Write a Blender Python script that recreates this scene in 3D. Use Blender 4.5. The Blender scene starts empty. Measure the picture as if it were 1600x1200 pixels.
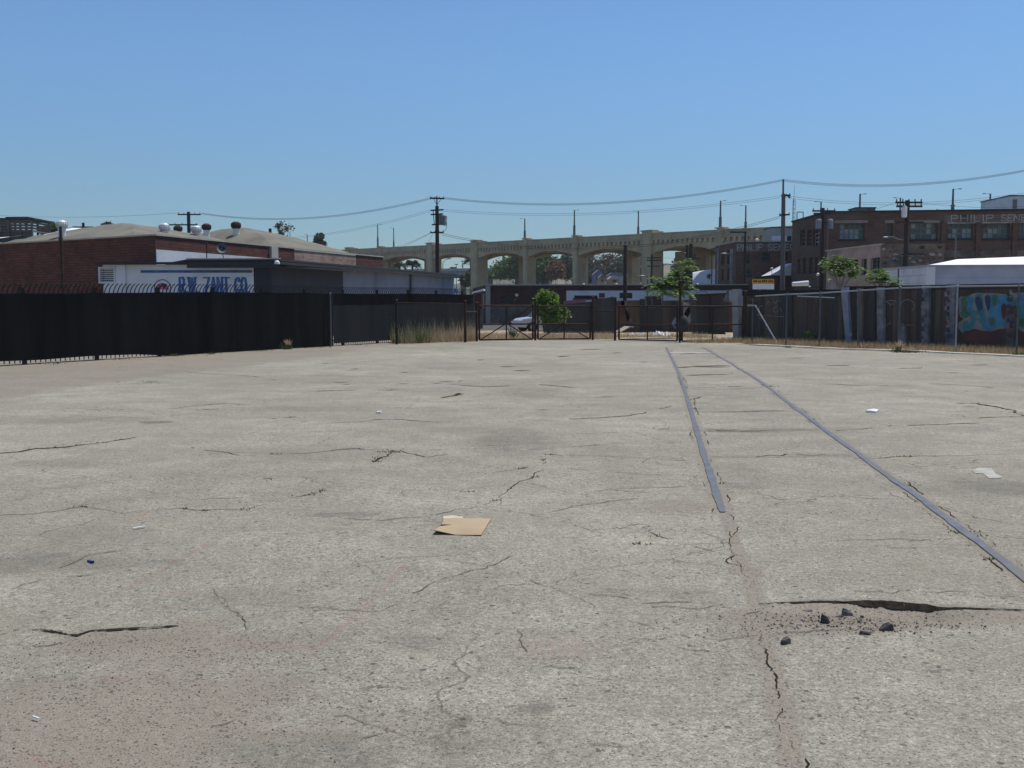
import bpy, math, random
import numpy as np
from mathutils import Vector, Matrix
random.seed(7); rng = np.random.default_rng(11)
C = bpy.context.scene.collection
R = math.radians
# ------------------------------------------------------------------ survey: pixel of the photograph -> place in the world
EYE = 1.5
PA = math.atan(124/1600); ca, sa = math.cos(PA), math.sin(PA)
def ray(px, py):
    u = (px-800)/1600; v = (600-py)/1600
    return (u, ca+v*sa, -sa+v*ca)
def W(px, py, D):
    r = ray(px, py); t = D/r[1]
    return Vector((r[0]*t, D, EYE+r[2]*t))
def G(px, py, z=0.0):
    r = ray(px, py); t = (z-EYE)/r[2]
    return Vector((r[0]*t, r[1]*t, z))
def onwall(A, B, px, py):
    """where the sight line of a pixel meets the vertical plane through A,B: (metres from A, height)"""
    r = ray(px, py); d = Vector((B[0]-A[0], B[1]-A[1])).normalized()
    den = r[0]*d.y - r[1]*d.x
    t = (A[0]*d.y - A[1]*d.x)/den
    p = Vector((r[0]*t, r[1]*t))
    return ((p-Vector((A[0], A[1]))).dot(d), EYE+r[2]*t)
ZB = -0.15                      # level of the land beyond the gates
def sstep(a, b, x):
    t = np.clip((x-a)/(b-a), 0, 1); return t*t*(3-2*t)

# ------------------------------------------------------------------ materials
MATS = {}
def nodes_of(name):
    m = bpy.data.materials.new(name); m.use_nodes = True
    nt = m.node_tree; b = nt.nodes['Principled BSDF']
    return m, nt, b
def mat(name, col, rough=.85, var=.18, scale=2.0, fine=0, bump=0.0, metal=0.0, spec=.3, dirt=None, streak=False):
    m, nt, b = nodes_of(name)
    N, L = nt.nodes, nt.links
    tc = N.new('ShaderNodeTexCoord')
    src = tc.outputs['Object']
    if streak:
        mp = N.new('ShaderNodeMapping'); mp.inputs['Scale'].default_value = (1, 1, .12)
        L.new(src, mp.inputs[0]); src = mp.outputs[0]
    n1 = N.new('ShaderNodeTexNoise'); n1.inputs['Scale'].default_value = scale; n1.inputs['Detail'].default_value = 6; n1.inputs['Roughness'].default_value = .65
    L.new(src, n1.inputs[0])
    mr = N.new('ShaderNodeMapRange'); mr.inputs[1].default_value = .3; mr.inputs[2].default_value = .7
    mr.inputs[3].default_value = 1-var; mr.inputs[4].default_value = 1+var
    L.new(n1.outputs[0], mr.inputs[0])
    mx = N.new('ShaderNodeVectorMath'); mx.operation = 'SCALE'; mx.inputs[0].default_value = col
    L.new(mr.outputs[0], mx.inputs['Scale'])
    out = mx.outputs[0]
    if dirt:
        n2 = N.new('ShaderNodeTexNoise'); n2.inputs['Scale'].default_value = scale*.45; n2.inputs['Detail'].default_value = 8
        L.new(src, n2.inputs[0])
        r2 = N.new('ShaderNodeMapRange'); r2.inputs[1].default_value = .48; r2.inputs[2].default_value = .68
        L.new(n2.outputs[0], r2.inputs[0])
        mm = N.new('ShaderNodeMix'); mm.data_type = 'RGBA'
        L.new(r2.outputs[0], mm.inputs[0]); L.new(out, mm.inputs[6]); mm.inputs[7].default_value = (*dirt, 1)
        out = mm.outputs[2]
    L.new(out, b.inputs['Base Color'])
    b.inputs['Roughness'].default_value = rough; b.inputs['Metallic'].default_value = metal
    b.inputs['Specular IOR Level'].default_value = spec
    if bump:
        bp = N.new('ShaderNodeBump'); bp.inputs['Strength'].default_value = bump; bp.inputs['Distance'].default_value = .02
        n3 = N.new('ShaderNodeTexNoise'); n3.inputs['Scale'].default_value = fine or 30; n3.inputs['Detail'].default_value = 4
        L.new(tc.outputs['Object'], n3.inputs[0]); L.new(n3.outputs[0], bp.inputs['Height']); L.new(bp.outputs[0], b.inputs['Normal'])
    MATS[name] = m
    return m
def brick(name, c1, c2, mortar, bw=.3, rh=.1, ms=.012, wash=None, washamt=.5):
    m, nt, b = nodes_of(name); N, L = nt.nodes, nt.links
    tc = N.new('ShaderNodeTexCoord')
    bt = N.new('ShaderNodeTexBrick'); L.new(tc.outputs['UV'], bt.inputs[0])
    bt.inputs['Scale'].default_value = 1; bt.inputs['Brick Width'].default_value = bw; bt.inputs['Row Height'].default_value = rh
    bt.inputs['Mortar Size'].default_value = ms; bt.inputs['Color1'].default_value = (*c1, 1); bt.inputs['Color2'].default_value = (*c2, 1); bt.inputs['Mortar'].default_value = (*mortar, 1)
    n = N.new('ShaderNodeTexNoise'); n.inputs['Scale'].default_value = .8; n.inputs['Detail'].default_value = 8; n.inputs['Roughness'].default_value = .7
    L.new(tc.outputs['UV'], n.inputs[0])
    mr = N.new('ShaderNodeMapRange'); mr.inputs[1].default_value = .3; mr.inputs[2].default_value = .7; mr.inputs[3].default_value = .7; mr.inputs[4].default_value = 1.3
    L.new(n.outputs[0], mr.inputs[0])
    sc = N.new('ShaderNodeVectorMath'); sc.operation = 'SCALE'; L.new(bt.outputs[0], sc.inputs[0]); L.new(mr.outputs[0], sc.inputs['Scale'])
    out = sc.outputs[0]
    if wash:
        n2 = N.new('ShaderNodeTexNoise'); n2.inputs['Scale'].default_value = .35; n2.inputs['Detail'].default_value = 9; n2.inputs['Roughness'].default_value = .75
        L.new(tc.outputs['UV'], n2.inputs[0])
        r2 = N.new('ShaderNodeMapRange'); r2.inputs[1].default_value = .45; r2.inputs[2].default_value = .62; r2.inputs[4].default_value = washamt
        L.new(n2.outputs[0], r2.inputs[0])
        mm = N.new('ShaderNodeMix'); mm.data_type = 'RGBA'; L.new(r2.outputs[0], mm.inputs[0]); L.new(out, mm.inputs[6]); mm.inputs[7].default_value = (*wash, 1)
        out = mm.outputs[2]
    L.new(out, b.inputs['Base Color']); b.inputs['Roughness'].default_value = .9; b.inputs['Specular IOR Level'].default_value = .2
    bp = N.new('ShaderNodeBump'); bp.inputs['Strength'].default_value = .5; bp.inputs['Distance'].default_value = .01; bp.invert = True
    L.new(bt.outputs[1], bp.inputs['Height']); L.new(bp.outputs[0], b.inputs['Normal'])
    MATS[name] = m; return m
def siding(name, col, pitch, horiz=True, depth=.3):
    m, nt, b = nodes_of(name); N, L = nt.nodes, nt.links
    tc = N.new('ShaderNodeTexCoord'); sp = N.new('ShaderNodeSeparateXYZ'); L.new(tc.outputs['UV'], sp.inputs[0])
    md = N.new('ShaderNodeMath'); md.operation = 'PINGPONG'; md.inputs[1].default_value = pitch/2
    L.new(sp.outputs[1 if horiz else 0], md.inputs[0])
    gp = N.new('ShaderNodeMapRange'); gp.inputs[1].default_value = 0; gp.inputs[2].default_value = pitch*.1; gp.inputs[3].default_value = 1-depth; gp.inputs[4].default_value = 1
    L.new(md.outputs[0], gp.inputs[0])
    n = N.new('ShaderNodeTexNoise'); n.inputs['Scale'].default_value = 1.2; n.inputs['Detail'].default_value = 8
    L.new(tc.outputs['UV'], n.inputs[0])
    mr = N.new('ShaderNodeMapRange'); mr.inputs[1].default_value = .3; mr.inputs[2].default_value = .7; mr.inputs[3].default_value = .85; mr.inputs[4].default_value = 1.12
    L.new(n.outputs[0], mr.inputs[0])
    mu = N.new('ShaderNodeMath'); mu.operation = 'MULTIPLY'; L.new(gp.outputs[0], mu.inputs[0]); L.new(mr.outputs[0], mu.inputs[1])
    sc = N.new('ShaderNodeVectorMath'); sc.operation = 'SCALE'; sc.inputs[0].default_value = col; L.new(mu.outputs[0], sc.inputs['Scale'])
    L.new(sc.outputs[0], b.inputs['Base Color']); b.inputs['Roughness'].default_value = .7; b.inputs['Specular IOR Level'].default_value = .25
    MATS[name] = m; return m
def leafmat(name, c1, c2, trans=.35):
    m, nt, b = nodes_of(name); N, L = nt.nodes, nt.links
    g = N.new('ShaderNodeNewGeometry'); cr = N.new('ShaderNodeMix'); cr.data_type = 'RGBA'
    L.new(g.outputs['Random Per Island'], cr.inputs[0]); cr.inputs[6].default_value = (*c1, 1); cr.inputs[7].default_value = (*c2, 1)
    L.new(cr.outputs[2], b.inputs['Base Color']); b.inputs['Roughness'].default_value = .55; b.inputs['Specular IOR Level'].default_value = .3
    t = N.new('ShaderNodeBsdfTranslucent'); L.new(cr.outputs[2], t.inputs[0])
    ms = N.new('ShaderNodeMixShader'); ms.inputs[0].default_value = trans
    L.new(b.outputs[0], ms.inputs[1]); L.new(t.outputs[0], ms.inputs[2]); L.new(ms.outputs[0], N['Material Output'].inputs[0])
    MATS[name] = m; return m
def meshmat(name, col, pitch, wire):
    """woven wire: diagonal wires on UV in metres, holes between"""
    m, nt, b = nodes_of(name); N, L = nt.nodes, nt.links
    tc = N.new('ShaderNodeTexCoord'); sp = N.new('ShaderNodeSeparateXYZ'); L.new(tc.outputs['UV'], sp.inputs[0])
    outs = []
    for op in ('ADD', 'SUBTRACT'):
        a = N.new('ShaderNodeMath'); a.operation = op; L.new(sp.outputs[0], a.inputs[0]); L.new(sp.outputs[1], a.inputs[1])
        p = N.new('ShaderNodeMath'); p.operation = 'PINGPONG'; p.inputs[1].default_value = pitch/2; L.new(a.outputs[0], p.inputs[0])
        l = N.new('ShaderNodeMath'); l.operation = 'LESS_THAN'; l.inputs[1].default_value = wire/2; L.new(p.outputs[0], l.inputs[0]); outs.append(l)
    mx = N.new('ShaderNodeMath'); mx.operation = 'MAXIMUM'; L.new(outs[0].outputs[0], mx.inputs[0]); L.new(outs[1].outputs[0], mx.inputs[1])
    L.new(mx.outputs[0], b.inputs['Alpha']); b.inputs['Base Color'].default_value = (*col, 1); b.inputs['Roughness'].default_value = .5; b.inputs['Metallic'].default_value = .3
    MATS[name] = m; return m

mat('black_iron', (.012,.012,.013), .6, .3, 5)
mat('rust_iron', (.035,.020,.014), .85, .5, 6, dirt=(.07,.03,.015))
mat('screen', (.0078,.0090,.0102), .97, .45, 1.6, bump=.25, fine=300, spec=.04, streak=True)
mat('screen_grey', (.022,.024,.026), .95, .25, 1.2, spec=.05, streak=True)
mat('galv', (.30,.32,.35), .5, .15, 6, metal=.4)
mat('galv_dark', (.10,.11,.12), .6, .2, 6, metal=.3)
mat('white_paint', (.60,.62,.66), .7, .08, 1.2, dirt=(.47,.48,.50))
mat('white_roof', (.80,.80,.78), .7, .06, .8)
mat('blue_paint', (.040,.115,.29), .8, .35, 4, dirt=(.10,.17,.32))
mat('navy_paint', (.012,.03,.11), .6, .15, 3)
mat('red_paint', (.45,.10,.14), .7, .2, 3)
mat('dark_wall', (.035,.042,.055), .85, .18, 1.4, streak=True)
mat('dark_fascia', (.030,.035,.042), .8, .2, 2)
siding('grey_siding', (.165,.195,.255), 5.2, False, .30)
mat('roofing', (.150,.140,.112), .95, .2, .9, dirt=(.195,.180,.145), bump=.3, fine=8)
mat('coping', (.40,.38,.33), .85, .15, 3)
brick('brick_red', (.150,.054,.041), (.092,.038,.031), (.055,.032,.029), .4, .135, .02)
brick('brick_faded', (.25,.13,.10), (.36,.26,.21), (.24,.18,.15), .4, .135, .02, wash=(.42,.32,.26), washamt=.8)
brick('brick_dark', (.165,.080,.058), (.105,.057,.044), (.125,.095,.075), .5, .16, .02, wash=(.14,.105,.085), washamt=.6)
brick('brick_low', (.088,.038,.032), (.06,.028,.026), (.055,.038,.034), .5, .16, .018)
mat('mortar_band', (.26,.225,.19), .9, .2, 2)
mat('mural_wall', (.165,.128,.105), .9, .45, 1.3, dirt=(.055,.065,.06))
mat('pink_wall', (.37,.285,.245), .9, .18, 1.2, dirt=(.27,.21,.185))
mat('letter_white', (.37,.33,.29), .9, .35, 3.5, dirt=(.24,.20,.17))
siding('lavender', (.36,.38,.47), .55, True, .12)
siding('pale_boards', (.52,.56,.62), .36, True, .3)
mat('concrete', (.52,.40,.245), .9, .2, .5, dirt=(.39,.305,.19), bump=.2, fine=6)
mat('concrete_grey', (.34,.33,.31), .9, .2, 1.2, dirt=(.24,.23,.22))
mat('kerb_concrete', (.56,.54,.48), .9, .2, 2.2, dirt=(.40,.37,.31), bump=.3)
mat('wood_pole', (.040,.030,.025), .9, .35, 4, streak=True)
mat('wood_grey', (.13,.12,.115), .9, .25, 4, streak=True)
mat('wire', (.03,.03,.035), .6, .1, 2)
mat('insulator', (.10,.09,.09), .4, .1, 2)
mat('transformer', (.20,.22,.25), .55, .12, 3)
mat('turbine_white', (.62,.62,.60), .45, .12, 6, metal=.2)
mat('turbine_rust', (.055,.028,.022), .8, .35, 6)
mat('lamp_grey', (.11,.125,.14), .6, .12, 3)
mat('glass_dark', (.012,.016,.018), .25, .3, .9, spec=.5)
mat('glass_teal', (.055,.085,.085), .35, .55, 1.3, spec=.5)
mat('pane_pale', (.22,.27,.26), .45, .35, 1.1, spec=.5)
mat('frame_paint', (.16,.17,.16), .8, .2, 4)
mat('steel_rail', (.125,.127,.140), .55, .3, 5, metal=.25, spec=.45, dirt=(.15,.135,.115))
mat('crack_soil_shade', (.032,.027,.020), 1, .5, 14, spec=0)  # dark of soil and bitumen, with the shade in gaps painted in
mat('crack_fine', (.105,.096,.078), 1, .4, 14, spec=0)
mat('cardboard', (.385,.295,.185), .9, .09, 5, dirt=(.33,.25,.155))
mat('cardboard_edge', (.20,.13,.08), .95, .3, 40)
mat('rubble', (.085,.074,.064), .95, .35, 22, bump=.6, fine=60)
mat('rubble_grey', (.15,.14,.13), .95, .3, 22, bump=.6, fine=60)
mat('gravel_tan', (.30,.25,.18), .95, .4, 40)
mat('flap_cream', (.58,.49,.34), .9, .1, 20)
mat('white_bag', (.75,.73,.72), .7, .12, 6)
mat('paper', (.75,.74,.70), .8, .05, 6)
mat('wood_board', (.125,.088,.060), .95, .45, 2.2, dirt=(.040,.038,.036), streak=True)
mat('wood_pale', (.30,.26,.20), .9, .2, 3)
mat('dark_sheet', (.040,.041,.038), .85, .4, 1.5, dirt=(.04,.04,.036), streak=True)
mat('pink_board', (.33,.13,.15), .85, .25, 2)
mat('graffiti_wall', (.095,.052,.040), .95, .5, 1.1, dirt=(.028,.040,.040), streak=True)
mat('post_conc', (.25,.25,.26), .9, .35, 5, dirt=(.10,.10,.11))
mat('post_blue', (.26,.29,.37), .9, .2, 3)
mat('g_blue', (.06,.23,.38), .85, .35, 4); mat('g_teal', (.045,.22,.26), .85, .35, 4); mat('g_green', (.06,.15,.085), .85, .35, 4)
mat('g_navy', (.02,.055,.13), .85, .45, 2.4, dirt=(.050,.042,.038)); mat('g_grey', (.24,.245,.235), .85, .35, 4); mat('g_red', (.13,.035,.035), .85, .45, 2.4, dirt=(.050,.042,.038)); mat('g_white', (.24,.21,.21), .85, .45, 2.4, dirt=(.050,.042,.038))
mat('yellow_sign', (.52,.27,.02), .6, .1, 3); mat('black_mark', (.02,.02,.02), .7, .1, 3)
mat('sign_white', (.60,.66,.68), .7, .1, 3)
mat('car_paint', (.50,.53,.58), .3, .03, 2, metal=.2, spec=.5); mat('car_glass', (.01,.013,.016), .1, .05, 2, spec=.5)
mat('tyre', (.015,.015,.015), .9, .1, 4); mat('rim', (.4,.4,.42), .4, .05, 3, metal=.7); mat('car_lamp', (.5,.1,.08), .3, .05, 3)
mat('asphalt_road', (.10,.10,.10), .9, .15, .3)
mat('overpass', (.22,.23,.23), .9, .15, .3)
mat('house_blue', (.20,.24,.32), .85, .1, 1); mat('house_tan', (.42,.28,.16), .85, .12, 1); mat('house_pale', (.42,.40,.38), .85, .15, 1); mat('house_roof', (.15,.16,.20), .9, .15, 1)
mat('tarp_blue', (.08,.22,.60), .6, .1, 3)
mat('trunk', (.10,.075,.055), .95, .3, 6, streak=True)
mat('trunk_pale', (.24,.20,.17), .95, .3, 6, streak=True)
leafmat('leaf_bright', (.06,.15,.025), (.20,.31,.05), .4)
leafmat('leaf_mid', (.045,.10,.025), (.10,.17,.04), .3)
leafmat('leaf_ail', (.055,.13,.030), (.21,.31,.06), .4)
leafmat('leaf_dark', (.030,.055,.024), (.06,.085,.035), .25)
leafmat('leaf_euc', (.055,.065,.045), (.10,.105,.07), .25)
leafmat('leaf_euc_brown', (.11,.085,.06), (.15,.115,.085), .25)
leafmat('leaf_rust', (.16,.075,.035), (.22,.11,.05), .25)
leafmat('leaf_palm', (.035,.06,.025), (.07,.10,.04), .2)
leafmat('dry_grass_mat', (.36,.28,.16), (.62,.51,.33), .35)
leafmat('dry_grass_brown', (.28,.19,.095), (.48,.35,.19), .35)
leafmat('weed_green', (.060,.10,.030), (.13,.17,.05), .3)
leafmat('weed_plume', (.42,.30,.18), (.55,.42,.28), .4)
meshmat('chain_link', (.14,.14,.14), .075, .0042)
meshmat('chain_link_dark', (.05,.045,.04), .075, .0045)

# ------------------------------------------------------------------ mesh builder
OFF = {}
class MB:
    def __init__(s): s.v = []; s.f = []
    def add(s, vs, fs):
        o = len(s.v); s.v += [tuple(p) for p in vs]; s.f += [tuple(i+o for i in f) for f in fs]; return s
    def quad(s, a, b, c, d): return s.add([a,b,c,d], [(0,1,2,3)])
    def poly(s, pts): return s.add(pts, [tuple(range(len(pts)))])
    def box(s, c, sz, rz=0.0, rx=0.0, ry=0.0):
        M = Matrix.Rotation(rz,3,'Z') @ Matrix.Rotation(ry,3,'Y') @ Matrix.Rotation(rx,3,'X'); c = Vector(c)
        vs = [c + M @ Vector((x*sz[0]/2, y*sz[1]/2, z*sz[2]/2)) for x in (-1,1) for y in (-1,1) for z in (-1,1)]
        return s.add(vs, [(0,1,3,2),(4,6,7,5),(0,4,5,1),(2,3,7,6),(0,2,6,4),(1,5,7,3)])
    def bar(s, a, b, w, h, up=(0,0,1)):
        a, b = Vector(a), Vector(b); d = (b-a).normalized(); up = Vector(up)
        if abs(d.dot(up)) > .99: up = Vector((0,1,0)) if abs(d.y) < .9 else Vector((1,0,0))
        x = d.cross(up).normalized()*w/2; y = x.cross(d).normalized()*h/2
        vs = [a-x-y, a+x-y, a+x+y, a-x+y, b-x-y, b+x-y, b+x+y, b-x+y]
        return s.add(vs, [(0,1,2,3),(7,6,5,4),(0,4,5,1),(1,5,6,2),(2,6,7,3),(3,7,4,0)])
    def tube(s, a, b, r0, r1=None, n=8, caps=True):
        r1 = r0 if r1 is None else r1
        a, b = Vector(a), Vector(b); d = (b-a).normalized(); u = Vector((0,0,1)) if abs(d.z) < .9 else Vector((1,0,0))
        x = d.cross(u).normalized(); y = d.cross(x)
        vs = []
        for p, r in ((a,r0),(b,r1)):
            for i in range(n):
                t = 2*math.pi*i/n; vs.append(p + x*r*math.cos(t) + y*r*math.sin(t))
        fs = [(i,(i+1)%n,n+(i+1)%n,n+i) for i in range(n)]
        if caps: fs += [tuple(range(n))[::-1], tuple(range(n,2*n))]
        return s.add(vs, fs)
    def path(s, pts, r, n=6):
        for a, b in zip(pts[:-1], pts[1:]): s.tube(a, b, r, r, n)
        return s
    def lathe(s, c, prof, n=14):
        c = Vector(c); vs = []
        for r, z in prof:
            for i in range(n):
                t = 2*math.pi*i/n; vs.append(c+Vector((r*math.cos(t), r*math.sin(t), z)))
        fs = []
        for k in range(len(prof)-1):
            for i in range(n): fs.append((k*n+i, k*n+(i+1)%n, (k+1)*n+(i+1)%n, (k+1)*n+i))
        fs += [tuple(range(n))[::-1], tuple(range((len(prof)-1)*n, len(prof)*n))]
        return s.add(vs, fs)
    def extrude(s, pts, off):
        """closed outline pts swept by the vector off"""
        off = Vector(off); n = len(pts); P = [Vector(p) for p in pts]
        vs = P + [p+off for p in P]
        return s.add(vs, [tuple(range(n))[::-1], tuple(range(n,2*n))] + [(i,(i+1)%n,n+(i+1)%n,n+i) for i in range(n)])
    def build(s, name, m, parent=None, smooth=False, bevel=0):
        me = bpy.data.meshes.new(name)
        off = Vector(OFF.get(parent.name, (0,0,0))) if parent else Vector((0,0,0))
        me.from_pydata([tuple(Vector(p)-off) for p in s.v], [], s.f); me.update()
        me.materials.append(MATS[m] if isinstance(m, str) else m)
        uv = me.uv_layers.new(name='UVMap').data
        for p in me.polygons:
            n = p.normal
            if abs(n.z) < .7:
                t = Vector((-n.y, n.x, 0)).normalized()
                if abs(t.x) > abs(t.y):
                    if t.x < 0: t = -t
                elif t.y < 0: t = -t
                for li in p.loop_indices:
                    q = Vector(me.vertices[me.loops[li].vertex_index].co)+off; uv[li].uv = (q.dot(t), q.z)
            else:
                for li in p.loop_indices:
                    q = Vector(me.vertices[me.loops[li].vertex_index].co)+off; uv[li].uv = (q.x, q.y)
        if smooth: me.polygons.foreach_set('use_smooth', [True]*len(me.polygons))
        o = bpy.data.objects.new(name, me); C.objects.link(o)
        if parent: o.parent = parent; OFF[o.name] = tuple(off)
        if bevel:
            b = o.modifiers.new('bevel', 'BEVEL'); b.width = bevel; b.segments = 2; b.limit_method = 'ANGLE'
        return o
def tag(o, label=None, cat=None, group=None, kind=None):
    if label: o['label'] = label
    if cat: o['category'] = cat
    if group: o['group'] = group
    if kind: o['kind'] = kind
    return o
def thing(name, label, cat, loc, group=None):
    o = bpy.data.objects.new(name, None); C.objects.link(o); o.location = loc; o.empty_display_size = .3
    OFF[o.name] = tuple(loc)
    return tag(o, label, cat, group)
def cam_normal(A, B):
    d = Vector((B[0]-A[0], B[1]-A[1])).normalized(); n = Vector((d.y, -d.x))
    if n.dot(Vector((-A[0], -A[1]))) < 0: n = -n
    return d, n
def wall(mb, A, B, z0, z1, holes=(), rec=.18):
    """upright wall A-B with window holes (u0,u1,v0,v1) and their reveals"""
    d, n = cam_normal(A, B); Ln = (Vector((B[0],B[1]))-Vector((A[0],A[1]))).length
    P = lambda u, z, k=0.0: (A[0]+d.x*u-n.x*k, A[1]+d.y*u-n.y*k, z)
    us = sorted({0.0, Ln, *[h[0] for h in holes], *[h[1] for h in holes]}); zs = sorted({z0, z1, *[h[2] for h in holes], *[h[3] for h in holes]})
    us = [u for u in us if -1e-6 <= u <= Ln+1e-6]; zs = [z for z in zs if z0-1e-6 <= z <= z1+1e-6]
    for a, b in zip(us[:-1], us[1:]):
        for c, e in zip(zs[:-1], zs[1:]):
            um, zm = (a+b)/2, (c+e)/2
            if any(h[0] < um < h[1] and h[2] < zm < h[3] for h in holes): continue
            mb.quad(P(a,c), P(b,c), P(b,e), P(a,e))
    for u0, u1, v0, v1 in holes:
        mb.quad(P(u0,v0), P(u0,v0,rec), P(u0,v1,rec), P(u0,v1)); mb.quad(P(u1,v0), P(u1,v1), P(u1,v1,rec), P(u1,v0,rec))
        mb.quad(P(u0,v0), P(u1,v0), P(u1,v0,rec), P(u0,v0,rec)); mb.quad(P(u0,v1), P(u0,v1,rec), P(u1,v1,rec), P(u1,v1))
    return P
def slab_on(mb, A, B, u0, u1, z0, z1, proud, back=0.02):
    """box lying on the wall A-B, standing proud of it"""
    d, n = cam_normal(A, B)
    pts = []
    for k in (-back, proud):
        for u, z in ((u0,z0),(u1,z0),(u1,z1),(u0,z1)):
            pts.append((A[0]+d.x*u+n.x*k, A[1]+d.y*u+n.y*k, z))
    return mb.add(pts, [(0,3,2,1),(4,5,6,7),(0,1,5,4),(1,2,6,5),(2,3,7,6),(3,0,4,7)])
def window(root, A, B, h, nu, nv, pane='glass_dark', frame='frame_paint', rec=.18, bar=.05, extra=()):
    """frame with glazing bars, the glass as a sub-part"""
    u0,u1,z0,z1 = h
    f = MB(); k = -rec+.05
    for i in range(nu+1):
        u = u0+(u1-u0)*i/nu; slab_on(f, A, B, max(u-bar/2,u0+.001), min(u+bar/2,u1-.001), z0+.001, z1-.001, k+.012, rec-.02)
    for j in range(nv+1):
        z = z0+(z1-z0)*j/nv; slab_on(f, A, B, u0+.001, u1-.001, max(z-bar/2,z0+.001), min(z+bar/2,z1-.001), k, rec-.02)
    fo = f.build('window', frame, root)
    g = MB(); d, n = cam_normal(A, B); P = lambda u, z: (A[0]+d.x*u-n.x*(rec-.012), A[1]+d.y*u-n.y*(rec-.012), z)
    g.quad(P(u0,z0), P(u1,z0), P(u1,z1), P(u0,z1)); g.build('pane', pane, fo)
    if extra:
        for i, j in extra:
            e = MB()
            a, b = u0+(u1-u0)*i/nu, u0+(u1-u0)*(i+1)/nu; c, q = z0+(z1-z0)*j/nv, z0+(z1-z0)*(j+1)/nv
            slab_on(e, A, B, a+.02, b-.02, c+.02, q-.02, -rec+.03, rec-.016); e.build('boarded_pane', 'pane_pale', fo)
    return fo

# ------------------------------------------------------------------ lettering (stroke alphabet, unit height)
GL = {
 'R': (.66, [[(0,0),(0,1),(.45,1),(.6,.88),(.6,.62),(.45,.5),(0,.5)], [(.3,.5),(.64,0)]]),
 'W': (.98, [[(0,1),(.24,0),(.48,.95),(.72,0),(.96,1)]]),
 'Z': (.66, [[(.03,1),(.62,1),(.02,0),(.64,0)]]),
 'A': (.72, [[(0,0),(.34,1),(.70,0)], [(.13,.36),(.56,.36)]]),
 'N': (.68, [[(0,0),(0,1),(.64,0),(.64,1)]]),
 'T': (.66, [[(0,1),(.64,1)], [(.32,1),(.32,0)]]),
 'C': (.66, [[(.62,.78),(.5,.97),(.3,1),(.1,.9),(0,.65),(0,.35),(.1,.1),(.3,0),(.5,.03),(.62,.22)]]),
 'O': (.70, [[(.33,1),(.1,.9),(0,.62),(0,.38),(.1,.1),(.33,0),(.57,.1),(.67,.38),(.67,.62),(.57,.9),(.33,1)]]),
 'P': (.60, [[(0,0),(0,1),(.42,1),(.56,.88),(.56,.6),(.42,.48),(0,.48)]]),
 'H': (.64, [[(0,0),(0,1)], [(.6,0),(.6,1)], [(0,.5),(.6,.5)]]),
 'I': (.10, [[(.04,0),(.04,1)]]),
 'L': (.52, [[(0,1),(0,0),(.5,0)]]),
 'S': (.60, [[(.55,.85),(.42,1),(.15,1),(.02,.86),(.02,.66),(.14,.54),(.42,.46),(.55,.34),(.55,.14),(.42,0),(.14,0),(0,.15)]]),
 'E': (.54, [[(.52,1),(0,1),(0,0),(.52,0)], [(0,.5),(.42,.5)]]),
 'G': (.66, [[(.6,.8),(.46,1),(.16,1),(0,.82),(0,.18),(.16,0),(.46,0),(.6,.16),(.6,.45),(.34,.45)]]),
 '.': (.16, [[(.04,0),(.04,.09)]]),
 'M': (.80, [[(0,0),(0,1),(.38,.2),(.76,1),(.76,0)]]),
}
def lettering(A, B, text, u0, u1, z0, z1, sw, proud=.02, serif=0.0, gap=.22):
    ws = [GL[c][0] if c != ' ' else .5 for c in text]; tot = sum(ws)+gap*(len(text)-1); H = z1-z0; sx = (u1-u0)/tot
    d, n = cam_normal(A, B); mb = MB(); x = 0; k = [0]
    def seg(p, q, w):
        k[0] += 1; pr = proud + .0006*(k[0] % 7)
        p, q = Vector(p), Vector(q)
        if (q-p).length < 1e-6: return
        t = (q-p).normalized(); s = Vector((-t.y, t.x))*w/2; p = p-t*w*.35; q = q+t*w*.35
        P = lambda a, kk: (A[0]+d.x*a.x+n.x*kk, A[1]+d.y*a.x+n.y*kk, a.y)
        r = [p-s, q-s, q+s, p+s]
        mb.add([P(a, .002) for a in r]+[P(a, pr) for a in r], [(4,5,6,7),(0,1,5,4),(1,2,6,5),(2,3,7,6),(3,0,4,7)])
    right = d.x > 0
    for c, w in zip(text, ws):
        if c != ' ':
            for st in GL[c][1]:
                pts = [(u0+(x+px)*sx if right else u1-(x+px)*sx, z0+py*H) for px, py in st]
                for p, q in zip(pts[:-1], pts[1:]):
                    vert = abs(q[1]-p[1]) > abs(q[0]-p[0])*1.2
                    seg(p, q, sw if vert else sw*(.62 if serif else 1))
                if serif:
                    for p in (pts[0], pts[-1]):
                        if c != '.': seg((p[0]-serif, p[1]), (p[0]+serif, p[1]), sw*.4)
        x += w+gap
    return mb

# ------------------------------------------------------------------ foliage
def quads_mesh(name, cent, ax, ay, m, parent=None):
    """many separate leaf faces: centres and half axes as arrays"""
    n = len(cent); V = np.empty((n,4,3)); V[:,0] = cent-ax-ay*.3; V[:,1] = cent-ay; V[:,2] = cent+ax+ay*.3; V[:,3] = cent+ay
    off = np.array(OFF.get(parent.name, (0,0,0))) if parent else np.zeros(3)
    me = bpy.data.meshes.new(name); me.vertices.add(n*4); me.vertices.foreach_set('co', (V.reshape(-1,3)-off).ravel())
    me.loops.add(n*4); me.loops.foreach_set('vertex_index', np.arange(n*4)); me.polygons.add(n)
    me.polygons.foreach_set('loop_start', np.arange(n)*4); me.polygons.foreach_set('loop_total', np.full(n,4)); me.update(calc_edges=True)
    me.materials.append(MATS[m]); o = bpy.data.objects.new(name, me); C.objects.link(o)
    if parent: o.parent = parent; OFF[o.name] = tuple(off)
    return o
def rvec(n):
    a = rng.normal(size=(n,3)); return a/np.linalg.norm(a,axis=1,keepdims=True)
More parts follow.
